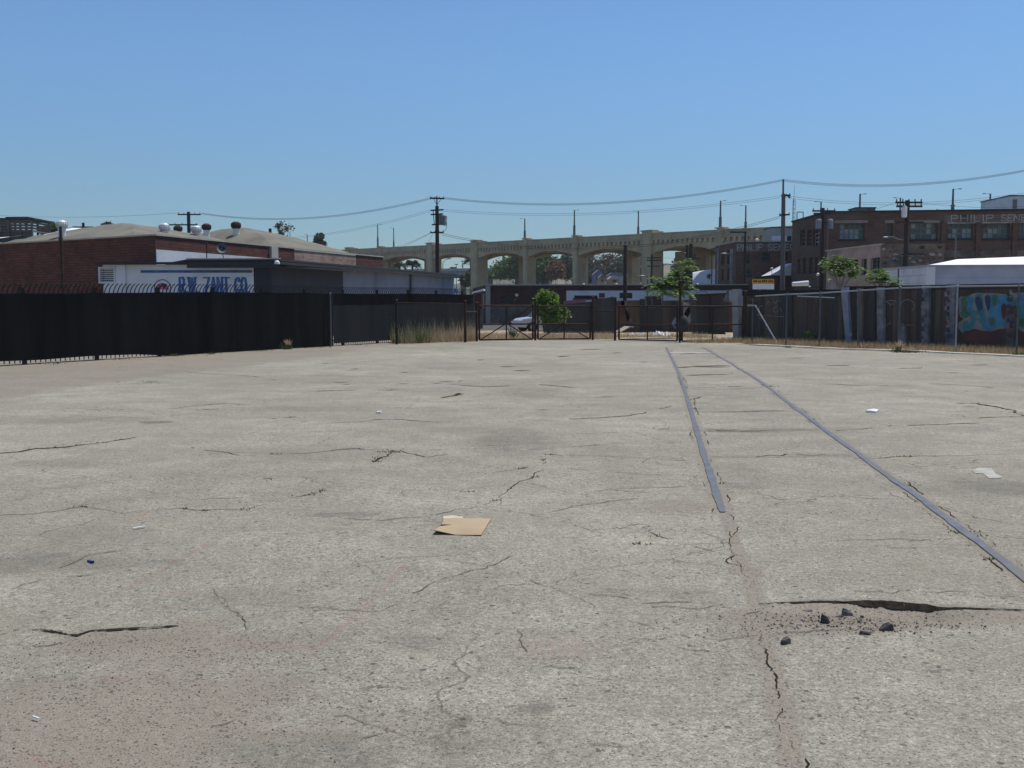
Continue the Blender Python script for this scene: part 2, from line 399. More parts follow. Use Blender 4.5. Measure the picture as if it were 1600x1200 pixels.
def crown(blobs, clumps, per, spread, size, name, m, parent, aspect=.55):
    cs, axs, ays = [], [], []
    for c, rad, wgt in blobs:
        k = max(3, int(clumps*wgt)); dirs = rvec(k); rr = rng.random(k)**.45
        ctr = np.array(c)+dirs*rr[:,None]*np.array(rad)
        sp = spread*(.5+rng.random(k))
        for q, s in zip(ctr, sp):
            n = int(per*(.5+rng.random()))
            p = q+rng.normal(size=(n,3))*s*np.array((1,1,.65)); a = rvec(n); b = np.cross(a, rvec(n)); b /= np.linalg.norm(b,axis=1,keepdims=True)+1e-9
            L = size*(.6+.8*rng.random((n,1))); cs.append(p); axs.append(a*L); ays.append(b*L*aspect)
    return quads_mesh(name, np.concatenate(cs), np.concatenate(axs), np.concatenate(ays), m, parent)
def limbs(root, base, tips, r, m='trunk', name='trunk'):
    mb = MB(); base = Vector(base)
    fork = base + Vector((0,0,(min(t[2] for t in tips)-base.z)*.45))
    mb.tube(base, fork, r, r*.75, 7)
    for t in tips:
        t = Vector(t); mid = fork.lerp(t, .5)+Vector((random.uniform(-.1,.1), 0, .12*(t-fork).length))
        mb.tube(fork, mid, r*.55, r*.38, 6); mb.tube(mid, t, r*.38, r*.15, 5)
    return mb.build(name, m, root)
def tree(name, label, cat, base, blobs, clumps, per, spread, size, leaf, r, trunk='trunk', group=None):
    t = thing(name, label, cat, base, group)
    limbs(t, base, [tuple(b[0]) for b in blobs], r, trunk)
    crown(blobs, clumps, per, spread, size, 'crown', leaf, t)
    return t
def fronds(root, tips, nf, length, leaflets, lsize, m, name='crown', droop=.9):
    cs, axs, ays = [], [], []
    for tip, sc in tips:
        tip = np.array(tip)
        for i in range(int(nf*sc)):
            az = rng.random()*2*math.pi; el = rng.uniform(-.1, 1.15); Ln = length*sc*rng.uniform(.65,1.1)
            d = np.array((math.cos(az)*math.cos(el), math.sin(az)*math.cos(el), math.sin(el)))
            side = np.cross(d, (0,0,1)); side /= np.linalg.norm(side)+1e-9
            for j in range(leaflets):
                f = (j+1.5)/(leaflets+.5)
                p = tip+d*Ln*f-np.array((0,0,droop*Ln*f*f*.55))
                for sgn in (-1,1):
                    ls = lsize*sc*(1-.55*abs(f-.45))*rng.uniform(.8,1.15)
                    a = side*sgn+d*.55+np.array((0,0,-.35))+rng.normal(size=3)*.12; a /= np.linalg.norm(a)
                    b = np.cross(a, (0,0,1.0)+rng.normal(size=3)*.35); b /= np.linalg.norm(b)+1e-9
                    cs.append(p+a*ls*.5); axs.append(a*ls*.5); ays.append(b*ls*.25)
    return quads_mesh(name, np.array(cs), np.array(axs), np.array(ays), m, root)
def blades(name, pts, hmin, hmax, w, m, parent=None, lean=.35, zfun=None):
    n = len(pts); h = rng.uniform(hmin, hmax, n)*(.6+.4*rng.random(n)); az = rng.random(n)*2*math.pi
    V = np.empty((n,3,3)); b = np.array(pts); face = rng.random(n)*math.pi
    wx = np.stack([np.cos(face)*w, np.sin(face)*w, np.zeros(n)],1)*(.6+.8*rng.random((n,1)))
    ln = np.stack([np.cos(az), np.sin(az), np.zeros(n)],1)*(lean*rng.random(n)*h)[:,None]
    V[:,0] = b-wx; V[:,1] = b+wx; V[:,2] = b+ln+np.stack([np.zeros(n)]*2+[h],1)
    off = np.array(OFF.get(parent.name, (0,0,0))) if parent else np.zeros(3)
    me = bpy.data.meshes.new(name); me.vertices.add(n*3); me.vertices.foreach_set('co', (V.reshape(-1,3)-off).ravel())
    me.loops.add(n*3); me.loops.foreach_set('vertex_index', np.arange(n*3)); me.polygons.add(n)
    me.polygons.foreach_set('loop_start', np.arange(n)*3); me.polygons.foreach_set('loop_total', np.full(n,3)); me.update(calc_edges=True)
    me.materials.append(MATS[m]); o = bpy.data.objects.new(name, me); C.objects.link(o)
    if parent: o.parent = parent; OFF[o.name] = tuple(off)
    return o
# ================================================================== THE SETTING: land, asphalt, cracks
def XY(pts): return [tuple(G(*p)[:2]) for p in pts]
LIP = XY([(1185,946),(1215,944),(1250,943),(1280,941),(1320,941),(1350,942),(1378,943),(1400,945),(1430,948),(1470,951),(1520,951),(1580,953),(1640,954)])
LIP2 = XY([(-40,984),(20,984),(60,985),(95,991),(120,995),(140,988),(165,987),(200,985),(250,981),(285,978)])
LF = ([G(q,944).x for q in (1200,1260,1330,1352,1400,1440,1462,1500)], [.10,.22,.28,.75,1,.95,.30,.16])
LF2 = ([G(q,985).x for q in (60,120,160,210,255,285)], [.06,.16,.28,.52,.40,.08])
def seg_dist(x, y, pts):
    best = np.full(x.shape, 1e9); side = np.zeros(x.shape)
    for (x0,y0),(x1,y1) in zip(pts[:-1], pts[1:]):
        dx, dy = x1-x0, y1-y0; L2 = dx*dx+dy*dy+1e-12
        t = np.clip(((x-x0)*dx+(y-y0)*dy)/L2, 0, 1); d = np.hypot(x-x0-t*dx, y-y0-t*dy)
        m = d < best; best = np.where(m, d, best); side = np.where(m, np.sign(dx*(y-y0)-dy*(x-x0)), side)
    return best, side
def wob(x, y):
    return .5*np.sin(1.7*x+.6*y+.3)+.35*np.sin(3.1*y-1.2*x+1)+.25*np.sin(5.3*x+4.1*y)+.2*np.sin(9.7*y-7.9*x+2)
def lipterm(x, y, pts, depth, reach, raise_):
    d, s = seg_dist(x, y, pts); x0, x1 = pts[0][0], pts[-1][0]; d2, s2 = seg_dist(x, y, [(a, b+.032) for a, b in pts])
    fade = sstep(x0-.05, x0+.55, x)*(1-sstep(x1-.6, x1+.05, x))
    f = np.interp(x, LF[0], LF[1]) if pts is LIP else np.interp(x, LF2[0], LF2[1])
    near = -depth*f*(1-sstep(.0, reach, d))-depth*.8*sstep(.0,.10,d)*(1-sstep(.10, reach, d)); far = raise_*f*(1-sstep(0, .5, d))
    m = sstep(-.02, .02, s*d); return (near*(1-m)+far*m)*fade
def hfun(x, y):
    x = np.asarray(x, float); y = np.asarray(y, float)
    h = .008*wob(x*.33, y*.33)+.0045*wob(x*1.1+3, y*1.1)+.0022*wob(x*3.3, y*3.3+5)
    h = h*(1-sstep(30, 44, y))
    h = h+lipterm(x, y, LIP, .018, .36, .007)+lipterm(x, y, LIP2, .010, .40, .005)
    return h
def axis_(parts):
    out = []
    for a, b, st in parts: out.append(np.arange(a, b-1e-6, st))
    return np.concatenate(out+[[parts[-1][1]]])
xs = axis_([(-70,-15,1.0),(-15,-5,.09),(-5,5,.024),(5,15,.09),(15,70,1.0)])
ys = axis_([(-12,2.5,.5),(2.5,8,.017),(8,20,.045),(20,44.4,.13)])
X, Y = np.meshgrid(xs, ys); shp = X.shape
Z = hfun(X, Y)
def line_mask(pts, inner, outer, ws=.5):
    P = XY(pts); m = np.zeros(shp)
    xa, xb = min(p[0] for p in P)-outer*2, max(p[0] for p in P)+outer*2; ya, yb = min(p[1] for p in P)-outer*2, max(p[1] for p in P)+outer*2
    ix = np.where((xs >= xa) & (xs <= xb))[0]; iy = np.where((ys >= ya) & (ys <= yb))[0]
    if len(ix) == 0 or len(iy) == 0: return m
    s = np.ix_(iy, ix); d, _ = seg_dist(X[s], Y[s], P)
    d = d*(1+.35*wob(X[s]*4.1, Y[s]*4.1)*ws)
    m[s] = 1-sstep(inner, outer, d); return m
def blob(px, py, rx, ry, soft=.6, amt=1.0, rot=0.0):
    c = G(px, py); u, v = X-c.x, Y-c.y; cu, su = math.cos(rot), math.sin(rot)
    d = np.hypot((u*cu+v*su)/rx, (v*cu-u*su)/ry)*(1+.28*wob(X*2.3/max(rx,.3), Y*2.3/max(ry,.3)))
    return amt*(1-sstep(1-soft, 1.05, d))
RAIL_L = [(1129,803),(1121,778),(1110,742),(1097,700),(1085,660),(1072,616),(1064,592),(1056,573),(1049,559),(1044,549),(1041,543)]
RAIL_R = [(1690,975),(1600,903),(1500,827),(1445,784),(1390,745),(1340,708),(1265,654),(1200,605),(1165,582),(1140,567),(1120,555),(1106,547),(1098,543)]
sand = np.zeros(shp); dark = np.zeros(shp); pale = np.zeros(shp); red = np.zeros(shp); orange = np.zeros(shp); green = np.zeros(shp)
mxm = lambda a, b: np.maximum(a, b)
# sandy wear: the pothole, the filled rail slot, the scuffed lower left corner
sd, ss = seg_dist(X, Y, LIP); fadeL = sstep(LIP[0][0]-.05, LIP[0][0]+.25, X)
sand = mxm(sand, np.where(ss < 0, 1-sstep(.10, .42, sd*(1+.3*wob(X*3, Y*3))), 0)*fadeL)
sand = mxm(sand, blob(1300, 970, .66, .26, .4, 1)); sand = mxm(sand, blob(1420, 962, .5, .16, .5, .9))
sand = mxm(sand, line_mask([(1134,806),(1142,832),(1152,858),(1160,884),(1176,922),(1186,962),(1196,1010),(1206,1060),(1218,1110),(1232,1165),(1250,1260)], .02, .085)*.85)
sand = mxm(sand, blob(1170, 893, .12, .22, .5, .9)); sand = mxm(sand, blob(1190, 985, .14, .2, .5, .85))
sand = mxm(sand, blob(150, 1110, .95, .62, .55, .80)); sand = mxm(sand, blob(60, 1200, .8, .5, .55, .85)); sand = mxm(sand, blob(270, 1010, .75, .32, .5, .75)); sand = mxm(sand, blob(400, 1075, .4, .35, .6, .5))
sand = mxm(sand, line_mask([(150,1000),(200,997),(290,985)], .08, .3)*.85)
sand = mxm(sand, blob(1065, 790, .42, .34, .6, .75)); sand = mxm(sand, blob(860, 1010, .3, .4, .6, .35)); sand = mxm(sand, blob(560, 1140, .5, .3, .7, .4))
for RL in (RAIL_L, RAIL_R): sand = mxm(sand, line_mask(RL, .05, .13)*.6)
# gravelly verge along the screened fence, lot edges near the gates
edge = XY([(-500,720),(0,637),(100,618),(200,600),(300,586),(400,574),(500,562),(560,551),(620,542),(700,536.6)])
ed, es = seg_dist(X, Y, edge); verge = np.where(es > 0, sstep(-.1, .9, ed*(1+.3*wob(X*.8, Y*.8))), 0)*(X < 0)
sand = mxm(sand, verge*.58); dark = mxm(dark, verge*.42)
# darker, greasy or patched places
for a in [(530,806,.42,.16,.6,.55),(840,1105,.13,.09,.7,.6),(820,612,1.6,1.5,.8,.5),(800,690,.9,1.6,.8,.55),(945,700,.5,.5,.8,.35),(245,659,.28,.2,.5,.9),(130,655,2.4,1.2,.8,.45),(60,880,1.0,.45,.7,.5),(170,830,1.0,.6,.8,.3),
          (480,1175,.62,.26,.7,.55),(700,1160,.5,.25,.8,.35),(1580,760,.9,.6,.7,.55),(1180,672,1.2,.35,.6,.55),(1480,1047,.03,.02,.4,.8),(1458,1050,.035,.018,.4,.8),(940,1165,.05,.03,.5,.7),(1310,1000,.5,.16,.8,.25),(1230,885,.8,.25,.8,.28),
          (640,1005,.35,.25,.8,.4),(330,890,.4,.2,.8,.3),(1000,930,.8,.2,.8,.35),(1500,590,3,2,.8,.35),(400,640,2.2,1.0,.8,.35),(1420,660,1.5,.5,.8,.25),(650,1060,.6,.25,.8,.35),(110,1070,.5,.18,.7,.45),(290,1060,.3,.2,.7,.35),(1140,730,.3,.5,.6,.35),(1160,760,.35,.3,.7,.4)]:
    dark = mxm(dark, blob(*a))
dark = mxm(dark, np.where(ss > 0, 1-sstep(.02, .12, sd), 0)*fadeL*.5)
dark = mxm(dark, blob(1310,968,.55,.20,.6,.75)); dark = mxm(dark, blob(1430,960,.45,.12,.6,.6)); dark = mxm(dark, blob(200,1000,.45,.16,.6,.55))
dark = mxm(dark, line_mask([(1195,605),(1240,640),(1300,690)], .1, .4)*.25)
for yy, x0, x1 in ((572,1056,1146),(586,1062,1152),(607,1075,1190),(643,1088,1235),(672,1100,1262),(712,1118,1320)): dark = mxm(dark, line_mask([(x0,yy),((x0+x1)/2,yy+1),(x1,yy-1)], .03, .22)*.5)
for a in [(1070,785,.45,.25,.7,.5),(720,905,.9,.5,.8,.3),(300,720,2,1.5,.8,.35),(1200,1120,.6,.4,.8,.3),(1000,620,3,3,.8,.3)]: pale = mxm(pale, blob(*a))
# faded red chalk lines and an orange survey mark
for l in ([(195,921),(232,902),(270,880),(300,866),(332,848)], [(478,1028),(520,994),(560,960),(600,920),(632,884)], [(372,1005),(430,1009),(492,1013)], [(40,1180),(90,1196),(150,1215)], [(1480,560),(1420,562)]): red = mxm(red, line_mask(l, .006, .035)*.62)
red = mxm(red, blob(870, 1015, .35, .2, .8, .3)); red = mxm(red, blob(170, 1062, .06, .05, .6, .5))
orange = mxm(orange, blob(220, 807, .11, .07, .8, .75)); orange = mxm(orange, line_mask([(250,925),(285,926)], .008, .03)*.5)
green = mxm(green, blob(15, 708, .35, .12, .7, .4))
me = bpy.data.meshes.new('asphalt_lot'); nv = X.size; ny, nx = shp
me.vertices.add(nv); me.vertices.foreach_set('co', np.stack([X, Y, Z], -1).astype(np.float32).ravel())
i0 = (np.arange(ny-1)[:,None]*nx+np.arange(nx-1)[None,:]).ravel(); q = np.stack([i0, i0+1, i0+nx+1, i0+nx], 1).astype(np.int32)
me.loops.add(q.size); me.loops.foreach_set('vertex_index', q.ravel()); me.polygons.add(len(q))
me.polygons.foreach_set('loop_start', np.arange(len(q), dtype=np.int32)*4); me.polygons.foreach_set('loop_total', np.full(len(q), 4, np.int32)); me.polygons.foreach_set('use_smooth', np.ones(len(q), bool)); me.update(calc_edges=True)
for nm, a in (('sand',sand),('dark',dark),('pale',pale),('red',red),('orange',orange),('green',green)):
    at = me.attributes.new(nm, 'FLOAT', 'POINT'); at.data.foreach_set('value', a.astype(np.float32).ravel())
lot = bpy.data.objects.new('asphalt_lot', me); C.objects.link(lot); tag(lot, kind='structure')

def asphalt_material():
    m, nt, b = nodes_of('asphalt'); N, L = nt.nodes, nt.links
    tc = N.new('ShaderNodeTexCoord'); co = tc.outputs['Object']
    def noise(sc, det=4, ro=.6, src=co):
        n = N.new('ShaderNodeTexNoise'); n.inputs['Scale'].default_value = sc; n.inputs['Detail'].default_value = det; n.inputs['Roughness'].default_value = ro; L.new(src, n.inputs[0]); return n.outputs[0]
    def rng_(src, a, b_, c, d):
        r = N.new('ShaderNodeMapRange'); r.inputs[1].default_value = a; r.inputs[2].default_value = b_; r.inputs[3].default_value = c; r.inputs[4].default_value = d; L.new(src, r.inputs[0]); return r.outputs[0]
    def math_(op, a, c):
        k = N.new('ShaderNodeMath'); k.operation = op
        for i, v in enumerate((a, c)):
            if isinstance(v, (int, float)): k.inputs[i].default_value = v
            else: L.new(v, k.inputs[i])
        return k.outputs[0]
    def mixc(f, a, c):
        k = N.new('ShaderNodeMix'); k.data_type = 'RGBA'; L.new(f, k.inputs[0]) if not isinstance(f, float) else setattr(k.inputs[0], 'default_value', f)
        for i, v in ((6,a),(7,c)):
            if isinstance(v, tuple): k.inputs[i].default_value = (*v, 1)
            else: L.new(v, k.inputs[i])
        return k.outputs[2]
    def attr(n):
        a = N.new('ShaderNodeAttribute'); a.attribute_name = n; return a.outputs['Fac']
    def scale(c, f):
        k = N.new('ShaderNodeVectorMath'); k.operation = 'SCALE'; L.new(c, k.inputs[0]) if not isinstance(c, tuple) else setattr(k.inputs[0], 'default_value', c); L.new(f, k.inputs['Scale']); return k.outputs[0]
    # stones in worn binder
    vo = N.new('ShaderNodeTexVoronoi'); vo.inputs['Scale'].default_value = 120; L.new(co, vo.inputs[0])
    sx = N.new('ShaderNodeSeparateColor'); L.new(vo.outputs['Color'], sx.inputs[0])
    v2 = N.new('ShaderNodeTexVoronoi'); v2.inputs['Scale'].default_value = 52; L.new(co, v2.inputs[0])
    s2 = N.new('ShaderNodeSeparateColor'); L.new(v2.outputs['Color'], s2.inputs[0])
    big = noise(.22, 7, .62); mid = noise(1.6, 6, .68); fine = noise(42, 4, .75); mott = noise(13, 7, .82)
    base = mixc(rng_(sx.outputs[0], 0, 1, 0, 1), (.238,.218,.172), (.362,.332,.266))
    base = mixc(rng_(sx.outputs[1], .87, .97, 0, .60), base, (.48,.45,.38))
    base = mixc(rng_(sx.outputs[2], .87, .95, 0, .70), base, (.085,.078,.064))
    base = mixc(rng_(s2.outputs[0], .97, .99, 0, .6), base, (.40,.37,.32))
    base = mixc(rng_(s2.outputs[1], .985, .995, 0, .8), base, (.075,.069,.06))
    base = scale(base, rng_(fine, .3, .7, .74, 1.26))
    base = scale(base, rng_(mott, .32, .68, .80, 1.20))
    base = scale(base, rng_(mid, .3, .7, .84, 1.13)); base = scale(base, rng_(big, .32, .68, .82, 1.14))
    # olive-brown film here and there
    base = mixc(rng_(noise(.55, 8, .7), .48, .68, 0, .5), base, (.225,.200,.145))
    # tar-dark and bleached areas of the old surfacing, and long worn streaks across the lot
    base = mixc(rng_(noise(.38, 9, .68), .54, .70, 0, .42), base, (.150,.142,.115))
    mp = N.new('ShaderNodeMapping'); mp.inputs['Scale'].default_value = (.16, 1.1, 1); L.new(co, mp.inputs[0])
    base = scale(base, rng_(noise(.9, 7, .7, mp.outputs[0]),   .32, .68, .94, 1.06))
    base = mixc(rng_(noise(2.7, 8, .75), .60, .74, 0, .5), base, (.150,.140,.112))
    # joined crack network: the borders of distorted cells, kept only where the noise allows
    def network(sc, wid, lo, hi, amt, base, warp):
        wn = N.new('ShaderNodeTexNoise'); wn.inputs['Scale'].default_value = sc*2.2; wn.inputs['Detail'].default_value = 6; L.new(co, wn.inputs[0])
        wv = N.new('ShaderNodeVectorMath'); wv.operation = 'SCALE'; wv.inputs['Scale'].default_value = warp; L.new(wn.outputs['Color'], wv.inputs[0]); av = N.new('ShaderNodeVectorMath'); av.operation = 'ADD'; L.new(co, av.inputs[0]); L.new(wv.outputs[0], av.inputs[1])
        ed = N.new('ShaderNodeTexVoronoi'); ed.feature = 'DISTANCE_TO_EDGE'; ed.inputs['Scale'].default_value = sc; L.new(av.outputs[0], ed.inputs[0])
        ln = rng_(ed.outputs['Distance'], wid*sc*.35, wid*sc, 1, 0); mk = rng_(noise(sc*.8, 4, .6), lo, hi, 0, 1)
        return mixc(math_('MULTIPLY', math_('MULTIPLY', ln, mk), amt), base, (.070,.062,.048))
    base = network(.55, .0075, .45, .55, .62, base, .75); base = network(2.4, .005, .58, .68, .5, base, .16)
    brk = noise(5.5, 7, .75)
    def soft(a, k=.9):           # break an area up with noise
        s = math_('ADD', attr(a), math_('MULTIPLY', math_('SUBTRACT', brk, .5), k)); r = rng_(s, .25, .75, 0, 1); return math_('MULTIPLY', r, math_('MINIMUM', math_('MULTIPLY', attr(a), 3.0), 1.0))
    base = mixc(math_('MULTIPLY', soft('dark'), .80), base, scale((.140,.130,.105), rng_(fine, .3, .7, .7, 1.3)))
    base = mixc(math_('MULTIPLY', soft('pale'), .4), base, (.33,.31,.25))
    sandc = mixc(rng_(noise(70, 3, .7), .35, .7, 0, 1), (.222,.186,.142), (.300,.257,.205)); sandc = mixc(rng_(sx.outputs[2], .88, .94, 0, .85), sandc, (.065,.058,.05))
    base = mixc(math_('MULTIPLY', soft('sand', 1.5), .74), base, sandc)
    chalk = rng_(noise(26, 4, .7), .42, .6, 0, 1)
    base = mixc(math_('MULTIPLY', math_('MULTIPLY', attr('red'), chalk), .75), base, (.30,.135,.125))
    base = mixc(math_('MULTIPLY', math_('MULTIPLY', attr('orange'), chalk), .8), base, (.50,.22,.13))
    base = mixc(soft('green'), base, (.09,.10,.05))
    L.new(base, b.inputs['Base Color']); b.inputs['Roughness'].default_value = .93; b.inputs['Specular IOR Level'].default_value = .22
    hsum = math_('ADD', math_('MULTIPLY', vo.outputs['Distance'], -.55), math_('ADD', math_('MULTIPLY', noise(30, 5, .7), 1.3), math_('MULTIPLY', mott, 1.1)))
    bp = N.new('ShaderNodeBump'); bp.inputs['Strength'].default_value = .9; bp.inputs['Distance'].default_value = .009
    L.new(hsum, bp.inputs['Height']); L.new(bp.outputs[0], b.inputs['Normal'])
    MATS['asphalt'] = m; return m
lot.data.materials.append(asphalt_material())

# land beyond and under everything, one sheet to the horizon
def land_z(x, y): return np.where(y < 44.4, -.16, ZB*sstep(44.4, 58, y)-.012+.03*wob(np.asarray(x)*.5, np.asarray(y)*.5)*sstep(45, 50, y))
gx = axis_([(-2500,-200,100),(-200,-60,20),(-60,60,1.2),(60,200,20),(200,2500,100)]); gy = axis_([(-400,-40,60),(-40,43,4),(43,95,.8),(95,300,15),(300,3200,100)])
GX, GY = np.meshgrid(gx, gy); GZ = land_z(GX, GY)
me = bpy.data.meshes.new('ground'); ny, nx = GX.shape
me.from_pydata(np.stack([GX, GY, GZ], -1).reshape(-1,3).tolist(), [], [(i*nx+j, i*nx+j+1, (i+1)*nx+j+1, (i+1)*nx+j) for i in range(ny-1) for j in range(nx-1)])
me.polygons.foreach_set('use_smooth', [True]*len(me.polygons))
mat('dirt', (.38,.305,.215), .98, .2, .7, dirt=(.28,.205,.13), bump=.5, fine=9)
mat('yard_asphalt', (.085,.083,.078), .95, .25, .2, dirt=(.11,.10,.085))
me.materials.append(MATS['dirt']); me.materials.append(MATS['yard_asphalt'])
for p in me.polygons:
    if p.center.y > 66 or abs(p.center.x) > 60: p.material_index = 1
tag_g = bpy.data.objects.new('ground', me); C.objects.link(tag_g); tag(tag_g, kind='structure')

# ---- cracks
crk = MB(); crk2 = MB(); TUFTS = []
def crack(pts, wmin, wmax, keep=1.0, tuft=0.0, mb=None, jag=1.0, world=False):
    P = pts if world else XY(pts); P = [Vector(p[:2]) for p in P]; dense = []
    for a, b in zip(P[:-1], P[1:]):
        L_ = (b-a).length; st = max(.022, .006*max(a.y, 3)); n = max(1, int(L_/st))
        for i in range(n): dense.append(a.lerp(b, i/n))
    dense.append(P[-1]); n = len(dense)
    off = np.zeros(n); acc = 0
    for i in range(n):
        acc = acc*.82+random.gauss(0, .004+.0011*dense[i].y)*jag; off[i] = acc
    Lp, Rp = [], []
    wv = .5
    for i, p in enumerate(dense):
        t = (dense[min(i+1,n-1)]-dense[max(i-1,0)]); t = t.normalized() if t.length > 0 else Vector((1,0)); s = Vector((-t.y, t.x))
        wv = min(1, max(0, wv+random.gauss(0,.22))); w = wmin+(wmax-wmin)*wv
        if i in (0, n-1): w *= .15
        if not world: w *= max(1, p.y/8)  # farther cracks drawn wider, the dark strip also standing in for lip shade
        c = p+s*off[i]; Lp.append(c+s*w*(.4+.2*random.random())); Rp.append(c-s*w*(.4+.2*random.random()))
    zl = hfun([p.x for p in Lp], [p.y for p in Lp])+.004; zr = hfun([p.x for p in Rp], [p.y for p in Rp])+.004
    on = True
    for i in range(n-1):
        if random.random() < .22: on = random.random() < keep
        if not on: continue
        (mb or crk).quad((Rp[i].x,Rp[i].y,zr[i]), (Rp[i+1].x,Rp[i+1].y,zr[i+1]), (Lp[i+1].x,Lp[i+1].y,zl[i+1]), (Lp[i].x,Lp[i].y,zl[i]))
        if random.random() < tuft: TUFTS.append(((Lp[i].x+Rp[i].x)/2, (Lp[i].y+Rp[i].y)/2))
mm = .001
crack([(-20,711),(30,706),(55,702),(90,700),(120,697),(180,688),(215,683)], 8*mm, 30*mm, .9, .35)
crack([(-20,807),(60,802),(125,790),(160,797),(185,805),(230,800),(280,794),(320,797),(385,797)], 3*mm, 9*mm, .85, .04)
crack([(440,780),(480,775),(520,762),(550,757),(582,749)], 3*mm, 14*mm, .85, .22)
crack([(385,797),(415,790),(440,780)], 2*mm, 6*mm, .6)
crack([(585,722),(605,712),(615,705),(628,705)], 5*mm, 24*mm, 1, .5)
crack([(628,705),(665,714),(700,711),(760,713),(840,712),(930,713),(1000,715),(1080,721),(1102,724)], 3*mm, 10*mm, .75, .05)
crack([(530,812),(600,815),(680,806),(760,790),(785,776),(800,762),(815,750),(842,733)], 3*mm, 9*mm, .8, .05)
crack([(640,818),(700,812),(765,800)], 2*mm, 5*mm, .6, mb=crk2)
crack([(735,740),(780,737),(842,728),(850,716)], 3*mm, 9*mm, .7, .08)
crack([(580,752),(640,755),(680,760),(730,770),(735,780)], 2*mm, 6*mm, .6, mb=crk2)
crack([(-20,985),(60,985),(95,991)], 3*mm, 8*mm, .9)
crack([(50,1007),(75,1009),(100,1004)], 3*mm, 8*mm, .8)
crack([(1000,944),(1060,942),(1110,946),(1185,945)], 3*mm, 8*mm, .75)
crack([(1160,962),(1178,961),(1195,958)], 5*mm, 12*mm, 1)
crack([(1122,948),(1090,956),(1030,951),(990,953)], 2*mm, 6*mm, .6)
crack([(1146,830),(1150,845),(1149,866),(1152,876)], 2*mm, 6*mm, .8); crack([(1140,806),(1152,822),(1146,838)], 2*mm, 6*mm, .8)
crack([(1192,1012),(1200,1030),(1199,1045),(1205,1062),(1208,1078)], 2*mm, 8*mm, .75); crack([(1232,1158),(1242,1172),(1250,1172),(1256,1205)], 2*mm, 9*mm, .75); crack([(1208,1078),(1216,1100),(1228,1150)], 1.5*mm, 5*mm, .8); crack([(1152,876),(1160,895),(1172,920),(1180,950),(1186,985),(1192,1012)], 1.5*mm, 5*mm, .75); crack([(1170,905),(1195,950),(1215,985),(1222,1010)], 1*mm, 4*mm, .6, mb=crk2)
crack([(798,1008),(803,1022),(811,1032),(832,1038),(870,1043),(912,1048)], 1.5*mm, 5*mm, .7)
crack([(810,985),(818,1005),(826,1020)], 2*mm, 6*mm, .7, mb=crk2)
crack([(1055,1012),(1120,1018),(1180,1021)], 3*mm, 7*mm, .6); crack([(985,1012),(1010,1000),(1050,995)], 3*mm, 8*mm, .5, mb=crk2)
crack([(1175,780),(1230,783),(1270,779),(1330,778),(1400,781),(1430,782)], 3*mm, 8*mm, .85)
crack([(1165,770),(1190,775),(1235,784)], 2*mm, 5*mm, .7); crack([(1160,885),(1145,880),(1146,868)], 3*mm, 8*mm, 1)
crack([(1180,714),(1200,711),(1220,712),(1240,709),(1262,711),(1290,709)], 8*mm, 26*mm, .95)
crack([(960,765),(1000,763),(1040,763),(1075,761)], 4*mm, 11*mm, .8); crack([(920,770),(955,765),(1020,770)], 3*mm, 8*mm, .5, mb=crk2)
crack([(1005,728),(1010,718),(1030,712),(1060,716),(1085,726)], 3*mm, 7*mm, .8, mb=crk2); crack([(1020,722),(1050,730),(1090,735)], 2*mm, 6*mm, .7, mb=crk2); crack([(850,728),(930,736),(1000,742),(1100,745)], 3*mm, 7*mm, .6, mb=crk2)
for y, a, b in ((573.5,1056,1140),(586,1074,1142)): crack([(a,y+.8),((a+b)/2,y),(b,y-.5)], 30*mm, 75*mm, .95)
crack([(1080,571.5),(1110,572),(1138,571)], 20*mm, 50*mm, .7)
for y, a, b, w in ((604.5,1078,1165,22),(616,1110,1180,10),(630,1088,1110,16),(642.5,1120,1236,16),(643,1160,1232,20),(672,1100,1160,14),(674,1125,1205,22),(672,1150,1262,14),(553,1060,1090,30)): crack([(a,y+.6),((2*a+b)/3,y+.2),((a+2*b)/3,y),(b,y-.6)], .3*w*mm, w*mm, .65)
crack([(1360,669),(1380,666),(1420,665),(1480,663),(1530,661)], 6*mm, 18*mm, .6, .15); crack([(1310,672),(1345,671),(1385,665)], 4*mm, 10*mm, .5, .1)
crack([(1500,632),(1525,631),(1560,637),(1580,645),(1610,655)], 10*mm, 32*mm, .75, .3); crack([(1525,653),(1560,652),(1600,651)], 8*mm, 24*mm, .5, .2)
crack([(1330,716),(1380,715),(1430,713),(1480,713),(1540,712),(1620,711)], 4*mm, 13*mm, .6, .1)
crack([(1520,835),(1560,833),(1620,834)], 3*mm, 7*mm, .6)
crack([(490,612),(520,611),(560,609.5)], 16*mm, 40*mm, .8, .5); crack([(600,611),(625,610)], 14*mm, 30*mm, .8, .2)
crack([(690,622),(705,619),(718,615)], 20*mm, 50*mm, 1, .7)
for x0, x1, y in ((505,522,568),(545,560,577),(625,640,582),(685,712,595.5),(715,727,595.2),(620,640,600),(675,690,599),(535,545,601),(420,460,655),(315,330,640),(440,470,653),(780,805,573),(800,830,579),(905,940,546),(955,975,552),(745,757,562),(520,545,597),(870,890,557),(1000,1020,566),(360,385,632),(930,960,620),(1230,1260,560),(1290,1330,571),(1400,1440,575),(1470,1500,583),(840,860,641),(1520,1545,570),(225,245,597)):
    crack([(x0,y+.3),((x0+x1)/2,y),(x1,y-.4)], .0009*G(800,y).y, .0021*G(800,y).y, .75, .06)
